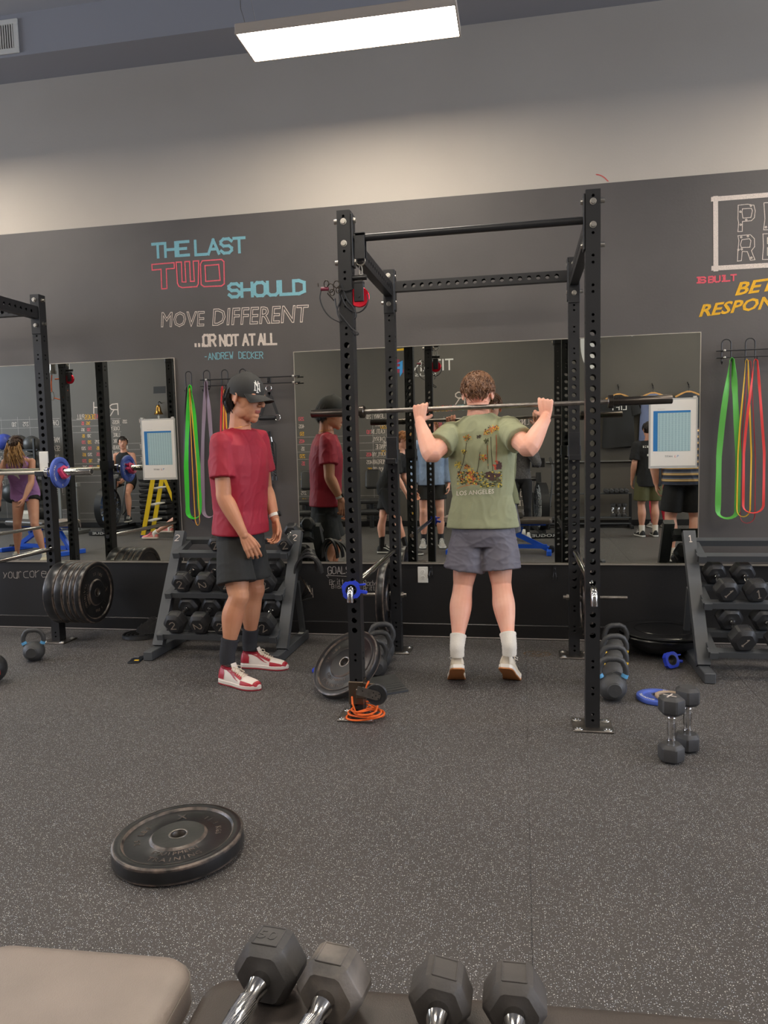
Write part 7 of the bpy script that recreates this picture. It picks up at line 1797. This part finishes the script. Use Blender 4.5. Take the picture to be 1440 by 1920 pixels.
# ---------------------------------------------------------------- fan bikes
def bike(label, x, y, rz, cage=(70, 90, 120)):
    t = thing('fan_bike', label, 'exercise bike', (x, y, 0), (0, 0, R(rz)))
    m = MB()
    for u in (-.50, .58): m.box((u, 0, .045), (.09, .52, .07), r=.01)
    m.box((.04, 0, .085), (1.1, .07, .06), r=.006).tube([(-.22, 0, .1), (-.30, 0, .62)], [(.028, .035)]*2, 4, sect='rect').tube([(.25, 0, .1), (.12, 0, .95)], [(.025, .035)]*2, 4, sect='rect'); m.build('frame', M_black, t)
    Mx = Matrix.Translation((.40, 0, .46)) @ Matrix.Rotation(R(90), 4, 'X')
    m = MB().lathe([(.345, -.05), (.352, -.06), (.352, .06), (.345, .05)], 48, Mx); 
    m.build('fan_shroud', M_black, t)
    m = MB()
    for s_ in (-1, 1):
        for r_ in (.06, .12, .18, .24, .30): m.tube([Mx @ V((r_*math.cos(a), r_*math.sin(a), s_*.062)) for a in [k*PI/12 for k in range(24)]], .003, 5, closed=True)
        for k in range(16): a = k*PI/8; m.tube([Mx @ V((.03*math.cos(a), .03*math.sin(a), s_*.062)), Mx @ V((.345*math.cos(a), .345*math.sin(a), s_*.058))], .003, 5)
    m.build('cage', M_rackgrey, t)
    m = MB()
    for k in range(14):
        a = k*2*PI/14; m.add([Mx @ V((.04*math.cos(a), .04*math.sin(a), -.035)), Mx @ V((.325*math.cos(a), .325*math.sin(a), -.04)), Mx @ V((.325*math.cos(a+.22), .325*math.sin(a+.22), .04)), Mx @ V((.04*math.cos(a+.22), .04*math.sin(a+.22), .035))], [(0, 1, 2, 3)])
    m.build('fan_blades', mat('fan_blade_%d' % cage[0], cage, .45), t)
    m = MB(); pd = MB(); 
    m.ell((-.32, 0, .84), (.14, .12, .04), n=20, m=12).build('saddle', M_vinyl, t)
    MB().tube([(-.31, 0, .4), (-.32, 0, .81)], .018, 12).build('seat_post', M_chrome, t)
    for s_ in (-1, 1):
        MB().tube([(.20, s_*.14, .34), (.16, s_*.20, .75), (.10, s_*.22, 1.02), (-.02, s_*.21, 1.14)], .016, 12).build('arm_lever', M_rackgrey, t)
        MB().tube([(.06, s_*.215, 1.07), (-.05, s_*.21, 1.16)], .021, 12).build('grip', M_rubber, t)
        MB().tube([(.02, s_*.06, .30), (.10*s_+.02, s_*.10, .30-.12*s_), (.10*s_+.02, s_*.16, .30-.12*s_)], .012, 8).box((.10*s_+.02, s_*.19, .295-.12*s_), (.09, .07, .02), r=.003).build('pedal', M_trim, t)
    MB().box((.10, 0, 1.10), (.03, .20, .14), M=None, r=.006).build('console', M_trim, t)
    vs, fs = glyphs('ROGUE', extrude=0)
    for s_ in (-1, 1):
        mm = MB(); mm.add([(.11+(v[1]-.35)*.085*-s_*0+.10*0+(.30+(v[0]/3.3-.5)*.26)*1.0-.1, s_*.265, .03+v[1]*.045) if s_ < 0 else (.30-(v[0]/3.3-.5)*.26-.1, .265, .03+v[1]*.045) for v in vs], fs)
    e = MB(); e.add([(.628, (v[0]/3.3-.5)*.36, .025+v[1]*.06) for v in vs], fs); e.build('maker_word', M_signw, t, smooth=0)
    e = MB(); e.add([(.13+v[1]*.05, -.045-.0, .32+v[0]*.085) for v in vs], fs); e.build('maker_word', M_signw, t, smooth=0)
    return t
q = PM(165, 1004, z=0)
bike('fan bike with blue tinted fan at left, ridden by the woman in black', q.x+.30, q.y-.55, 88, (84, 112, 150))
q = PM(1022, 1008, z=0)
bike('fan bike with pale fan standing beside the right mirror posts', q.x-.1, q.y-.50, 82, (196, 196, 190))
# ---------------------------------------------------------------- medicine ball rack
q = PM(50, 1004, z=0); rx_, ry_ = PM(60, 1000, y=-1.75).x, -1.75
t = thing('ball_rack', 'black metal rack holding large exercise balls at the scoreboard wall', 'rack', (rx_-.45, ry_, 0)); 
for x in (-.76, .78):
    for y in (-.24, .24): MB().box((x, y, .85), (.04, .04, 1.7), r=.004).build('post', M_black, t)
for r_, z_ in ((.15, PM(76, 961, y=-1.75).z), (.20, PM(68, 918, y=-1.75).z), (.19, PM(62, 871, y=-1.75).z), (.155, PM(36, 831, y=-1.75).z)):
    z_ = z_-math.sqrt(r_*r_-.11**2)-.022
    for y in (-.11, .11): MB().box((0.01, y, z_), (1.5, .03, .03), r=.004).build('shelf_rail', M_black, t)
def ball(px, py, y, r_, col, nm, lb, split=None):
    c = PM(px, py, y=y); t = thing('exercise_ball', lb, 'ball', c)
    MB().ell((0, 0, 0), r_, n=28, m=20).build('shell', mat(nm, col, .4), t)
    if split: m = MB(); m.lathe([(r_*1.003*math.sin(a), -r_*1.003*math.cos(a)) for a in [k*R(9)+R(10) for k in range(6)]], 28, Matrix.Rotation(R(40), 4, 'Y')); m.build('coloured_patch', split, t)
ball(8, 829, ry_, .155, (64, 80, 170), 'ball_blue', 'blue exercise ball on top of the ball rack')
ball(36, 831, ry_, .155, (72, 72, 72), 'ball_grey', 'left grey exercise ball on top of the ball rack'); ball(60, 833, ry_, .155, (64, 64, 64), 'ball_grey2', 'right darker exercise ball on top of the ball rack')
ball(62, 871, ry_, .19, (60, 60, 60), 'ball_char', 'large charcoal ball with purple patch on the second shelf', mat('ball_purple', (120, 70, 160), .5))
ball(68, 918, ry_, .20, (44, 46, 44), 'ball_black', 'large black ball with green patch on the third shelf', mat('ball_green', (40, 120, 66), .5))
ball(24, 925, ry_, .19, (40, 42, 42), 'ball_black2', 'black ball at the left of the third shelf')
ball(76, 961, ry_, .15, (48, 48, 50), 'ball_low', 'dark ball on the lowest shelf'); 
c = PM(52, 968, y=ry_); o = MB().box((0, 0, 0), (.34, .3, .22), r=.05).build('sand_bag', mat('bag_cream', (196, 190, 176), .8), loc=c); props(o, 'cream coloured bag on the lowest shelf of the ball rack', 'bag')
# grey cable column
q = PM(120, 1003, z=0); t = thing('cable_column', 'grey cable column with weight stack between the left mirror posts', 'weight machine', (q.x, q.y-.2, 0))
for x in (-.16, .16): MB().box((x, 0, .42), (.05, .06, .84), r=.004).build('post', mat('machine_grey', (130, 132, 130), .5), t)
MB().box((0, 0, .86), (.42, .10, .07), r=.005).build('head', MATS['machine_grey'], t); MB().box((0, 0, .03), (.46, .5, .06), r=.005).build('base', MATS['machine_grey'], t)
pp = MB().box((0, 0, 0), (.24, .08, .03), r=.003).build('weight_plate', M_steel, t); pp.location = (0, 0, .08)
for k in range(1, 11): o = pp.copy(); COL.objects.link(o); o.location = (0, 0, .08+k*.034)
# ---------------------------------------------------------------- ladder, step stack, bell
q = PM(291, 1003, z=0); t = thing('step_ladder', 'yellow step ladder with white treads by the scoreboard wall', 'ladder', (q.x+.02, q.y-.1, 0), (0, 0, R(-8)))
M_lad = mat('ladder_yellow', (236, 200, 30), .45)
for y in (-.02, .42): MB().tube([(-.12, y, .03), (.16, y, 1.25)], [(.014, .034)]*2, 4, sect='rect').build('side_rail', M_lad, t)
for y in (-.02, .42): MB().tube([(.62, y, .03), (.18, y, 1.25)], [(.012, .022)]*2, 4, sect='rect').build('rear_leg', M_lad, t)
for k in range(4): z_ = .27+.27*k; MB().box((-.10+.062*(z_/.27)+.04, .2, z_), (.12, .43, .022), r=.003).build('tread', M_white, t)
MB().box((.17, .2, 1.26), (.14, .46, .04), r=.006).build('top_cap', M_lad, t)
for y in (-.02, .42): MB().box((-.125, y, .02), (.07, .05, .04), r=.004).build('rubber_shoe', mat('dark_blue_rubber', (30, 40, 110), .6), t)
qx = PM(283, 960, y=-1.7).x+.10
for k in range(9):
    t = thing('step_platform', ['lowest', 'second', 'third', 'fourth', 'fifth', 'sixth', 'seventh', 'eighth', 'topmost'][k]+' black step platform of the stack left of the ladder', 'step', (qx, -1.78, .135+.098*k), (0, 0, R(random.uniform(-2, 2))), group='stacked black step platforms')
    MB().box((0, 0, 0), (.52, .40, .072), r=.02).build('platform', M_rubber, t); MB().box((0, 0, .039), (.46, .34, .012), r=.004).build('grip_surface', M_trim, t)
t = thing('dolly', 'low wheeled dolly under the stack of step platforms', 'dolly', (qx, -1.78, 0)); MB().box((0, 0, .075), (.6, .4, .03), r=.004).build('deck', M_black, t)
for x in (-.25, .25):
    for y in (-.15, .15): MB().tube([(x-.012, y, .03), (x+.012, y, .03)], .03, 16).build('caster', M_rubber, t)
c = PM(297, 768, y=OY+.12); t = thing('brass_bell', 'brass bell with white rope pull hanging from a wall bracket', 'bell', c)
MB().lathe([(0, .085), (.022, .085), (.03, .075), (.045, .03), (.052, -.02), (.070, -.062), (.085, -.085), (.080, -.087), (.062, -.06), (.045, -.02), (.03, .06), (0, .07)], 32).build('bell_body', mat('brass', (170, 130, 70), .25, 1), t)
MB().tube([(0, 0, .085), (0, 0, .13), (0, -.06, .15), (0, -.12, .12)], .008, 8).build('bracket', M_trim, t); MB().tube([(0, 0, 0), (0, 0, -.10)], .006, 8).ell((0, 0, -.13), (.018, .018, .03)).tube([(0, 0, -.15), (0, 0, -.2)], .009, 8).build('rope_pull', M_white, t)
# ---------------------------------------------------------------- orange rope and red pulley on the left rack (seen in the mirror)
yk2 = RYF+.01
c = PM(131, 711, y=yk2); pulley('pulley with dark red wheel hanging in the left rack, seen in the mirror', c, 1.0)
t = thing('orange_cable', 'orange rope with carabiner looped on the left rack pull-up bar, seen in the mirror', 'rope', PM(99, 700, y=yk2), world=True)
MB().tube([PM(97, 703, y=yk2), PM(96, 720, y=yk2), PM(97, 735, y=yk2)], .006, 8).tube([PM(103, 711, y=yk2), PM(126, 709, y=yk2)], .006, 8).tube([PM(101, 746, y=yk2), PM(112, 749, y=yk2), PM(122, 743, y=yk2), PM(127, 731, y=yk2)], .005, 8).build('cord', M_orange, t)
cc = PM(98, 742, y=yk2); MB().tube([(cc.x+.020*math.cos(a), cc.y, cc.z+.045*math.sin(a)) for a in [k*PI/8 for k in range(16)]], .0045, 8, closed=True).build('carabiner', M_zinc, t)
MB().tube([PM(99, 680, y=yk2)+V((0, 0, .12)), PM(99, 696, y=yk2)], [.026, .026], 18).tube([PM(99, 695, y=yk2), PM(99, 701, y=yk2)], [.034, .034], 18).build('clear_tube', M_zinc, t)
MB().tube([PM(97, 690, y=yk2)+V((0, 0, .2)), PM(97, 704, y=yk2)], .004, 6).tube([PM(130, 690, y=yk2)+V((0, 0, .25)), PM(130, 693, y=yk2)], .004, 6).build('hanger', M_zinc, t)
# ---------------------------------------------------------------- shirts on hangers, clothes ledge, small dumbbell rack
M_wood = mat('hanger_wood', (214, 160, 92), .5, 0, .1, 60, .2, 20)
def hanging(label, px, col, nm, txt, w_=.27, h_=.74, tank=False, tm=None):
    x = PM(px, 735, y=OY+.12).x; zt = 2.16; y = OY+.09
    t = thing('clothes_hanger', 'wooden hanger holding the '+label, 'hanger', (x, y, zt), world=True)
    m = MB(); pts = [(x-.20, y, zt-.075), (x-.10, y, zt-.025), (x-.02, y, zt), (x+.02, y, zt), (x+.10, y, zt-.025), (x+.20, y, zt-.075)]; m.tube(pts, [(.011, .016)]*6, 8).build('shoulder_bar', M_wood, t)
    MB().tube([(x, y, zt), (x, y, zt+.05), (x+.018, y, zt+.075), (x, y-.0, zt+.095), (x-.016, y, zt+.08)], .0025, 6).build('hook', M_chrome, t)
    MB().tube([(x, y-.02, zt+.11), (x, OY, zt+.16)], .007, 8).tube([(x, y-.02, zt+.11), (x, y+.01, zt+.10), (x, y+.02, zt+.125)], .005, 8).tube([(x, y, zt+.06), (x, y, zt+.10)], .006, 6).build('wall_peg', M_trim, t)
    g = MB(); n = 26; fr = []
    prof = [(zt-.012, .05), (zt-.05, .13), (zt-.085, .205), (zt-.10, w_*.86), (zt-.2, w_*(.74 if tank else .84)), (zt-.4, w_*.80), (zt-h_*.8, w_*.84), (zt-h_, w_*.86)]
    rings = []
    for z_, hw in prof:
        f = (zt-z_)/h_; rings.append([(x+hw*math.cos(a), y+(.026+.012*f)*math.sin(a)+.010*f*math.sin(a*5+x)*1.0, z_+.012*math.sin(a*2)*f) for a in [k*2*PI/n for k in range(n)]])
    g.loft(rings)
    if not tank:
        for q in (-1, 1): g.tube([(x+q*.19, y, zt-.10), (x+q*.25, y, zt-.22), (x+q*.285, y, zt-.34)], [(.075, .024), (.078, .026), (.080, .028)], 12, up=V((0, 1, 0)))
    o = g.build('hanging_shirt', mat(nm, col, .9, 0, .2, 300), smooth=60); props(o, label, 'shirt')
    if txt:
        vs, fs = glyphs(txt); xm = max(v[0] for v in vs)/2; e = MB(); e.add([(x-(v[0]-xm)*.15, y+.052, zt-.26+v[1]*.13) for v in vs], fs); e.build('shirt_print', tm or M_signw, o, smooth=0)
hanging('long black t-shirt with white lettering on the opposite wall', 1160, (38, 38, 38), 'shirt_black', 'LIFT', .30, .86)
hanging('slate blue tank top on the opposite wall', 1225, (112, 122, 156), 'shirt_slate', 'W', .25, .80, True)
hanging('dark shirt half hidden by the right chart', 1292, (60, 62, 66), 'shirt_dark', '', .28, .7)
xa, za = om(1075, 866); xb, zb = om(1190, 866)
o = MB().box(((xa+xb)/2, OY+.03, za), (xb-xa+.9, .05, .018), r=.003).build('wall_ledge', mat('ledge_grey', (120, 120, 118), .5)); props(o, 'thin grey ledge on the opposite wall below the hanging shirts', 'ledge')
t = thing('dumbbell_stand', 'low black dumbbell stand against the opposite wall below the shirts', 'dumbbell rack', (1.15, -1.90, 0), world=True)
zs = [PM(1150, 925, y=-1.9).z, PM(1150, 970, y=-1.9).z]; xR = PM(1182, 930, y=-1.9).x; xL = xR-1.3
for x in (xL, xR):
    MB().box((x, -1.9, zs[0]/2), (.04, .05, zs[0]), r=.004).build('post', M_black, t); MB().box((x, -1.86, .03), (.05, .42, .05), r=.004).build('foot', M_black, t)
for z_ in zs+[.07]: MB().box(((xL+xR)/2, -1.90, z_), (xR-xL, .16, .02), r=.003).build('shelf', M_rackgrey, t)
for k in range(5):
    c = PM(1136+k*9.3, 921, y=-1.88); dumbbell(['leftmost', 'second', 'middle', 'fourth', 'rightmost'][k]+' small dumbbell on the upper shelf of the low stand', (c.x, -1.88, zs[0]+.045), (0, 0, R(90)), .07, .055, .10, M_urethane, 's', None, 'small dumbbells on the upper shelf of the low stand')
for k in range(3):
    c = PM(1150+k*10.5, 965, y=-1.84); dumbbell(['left', 'middle', 'right'][k]+' dumbbell standing on end on the lower shelf of the low stand', (c.x, -1.88, zs[1]+.116), (0, R(90), R(90)), .075, .06, .105, M_urethane, 's2', None, 'dumbbells on the lower shelf of the low stand')
# foam roller and dark machines along the opposite wall
q = PM(966, 1000, z=.05); o = MB().tube([(q.x-.10, q.y-.1, .06), (q.x+.18, q.y+.05, .06)], [.055, .055], 18).build('foam_roller', M_white); props(o, 'short white foam roller lying on the floor near the bench', 'roller')
def machine(label, x, y, rz):
    t = thing('leg_machine', label, 'weight machine', (x, y, 0), (0, 0, R(rz)))
    for q in (-.3, .3): MB().box((0, q, .03), (1.1, .07, .06), r=.005).build('base_rail', M_black, t); MB().tube([(-.4, q, .05), (-.34, q, 1.35), (-.22, q, 1.45)], .03, 10).build('upright', M_rackgrey, t)
    m = MB(); pad(m, -.1, .40, -.18, .18, .48, .55); m.build('seat', M_vinyl, t); m = MB(); pad(m, -.17, .17, -.13, .13, 0, .05, M=Matrix.Translation((-.25, 0, .85)) @ Matrix.Rotation(R(75), 4, 'Y')); m.build('backrest', M_trim, t)
    for k in range(9): MB().box((-.46, 0, .14+k*.045), (.10, .3, .04), r=.004).build('weight_plate', M_rubber, t)
    MB().tube([(.1, 0, .06), (.1, 0, .5)], .035, 10).tube([(.45, -.2, .35), (.45, .2, .35)], .05, 14).build('roller_arm', M_rubber, t)
q = PM(575, 1000, y=-1.5); machine('black leg machine reflected beside the man in red', q.x+.05, -1.45, 80)
q = PM(660, 1000, y=-1.5); machine('second black leg machine behind the boy in black', q.x+.35, -1.55, 85)
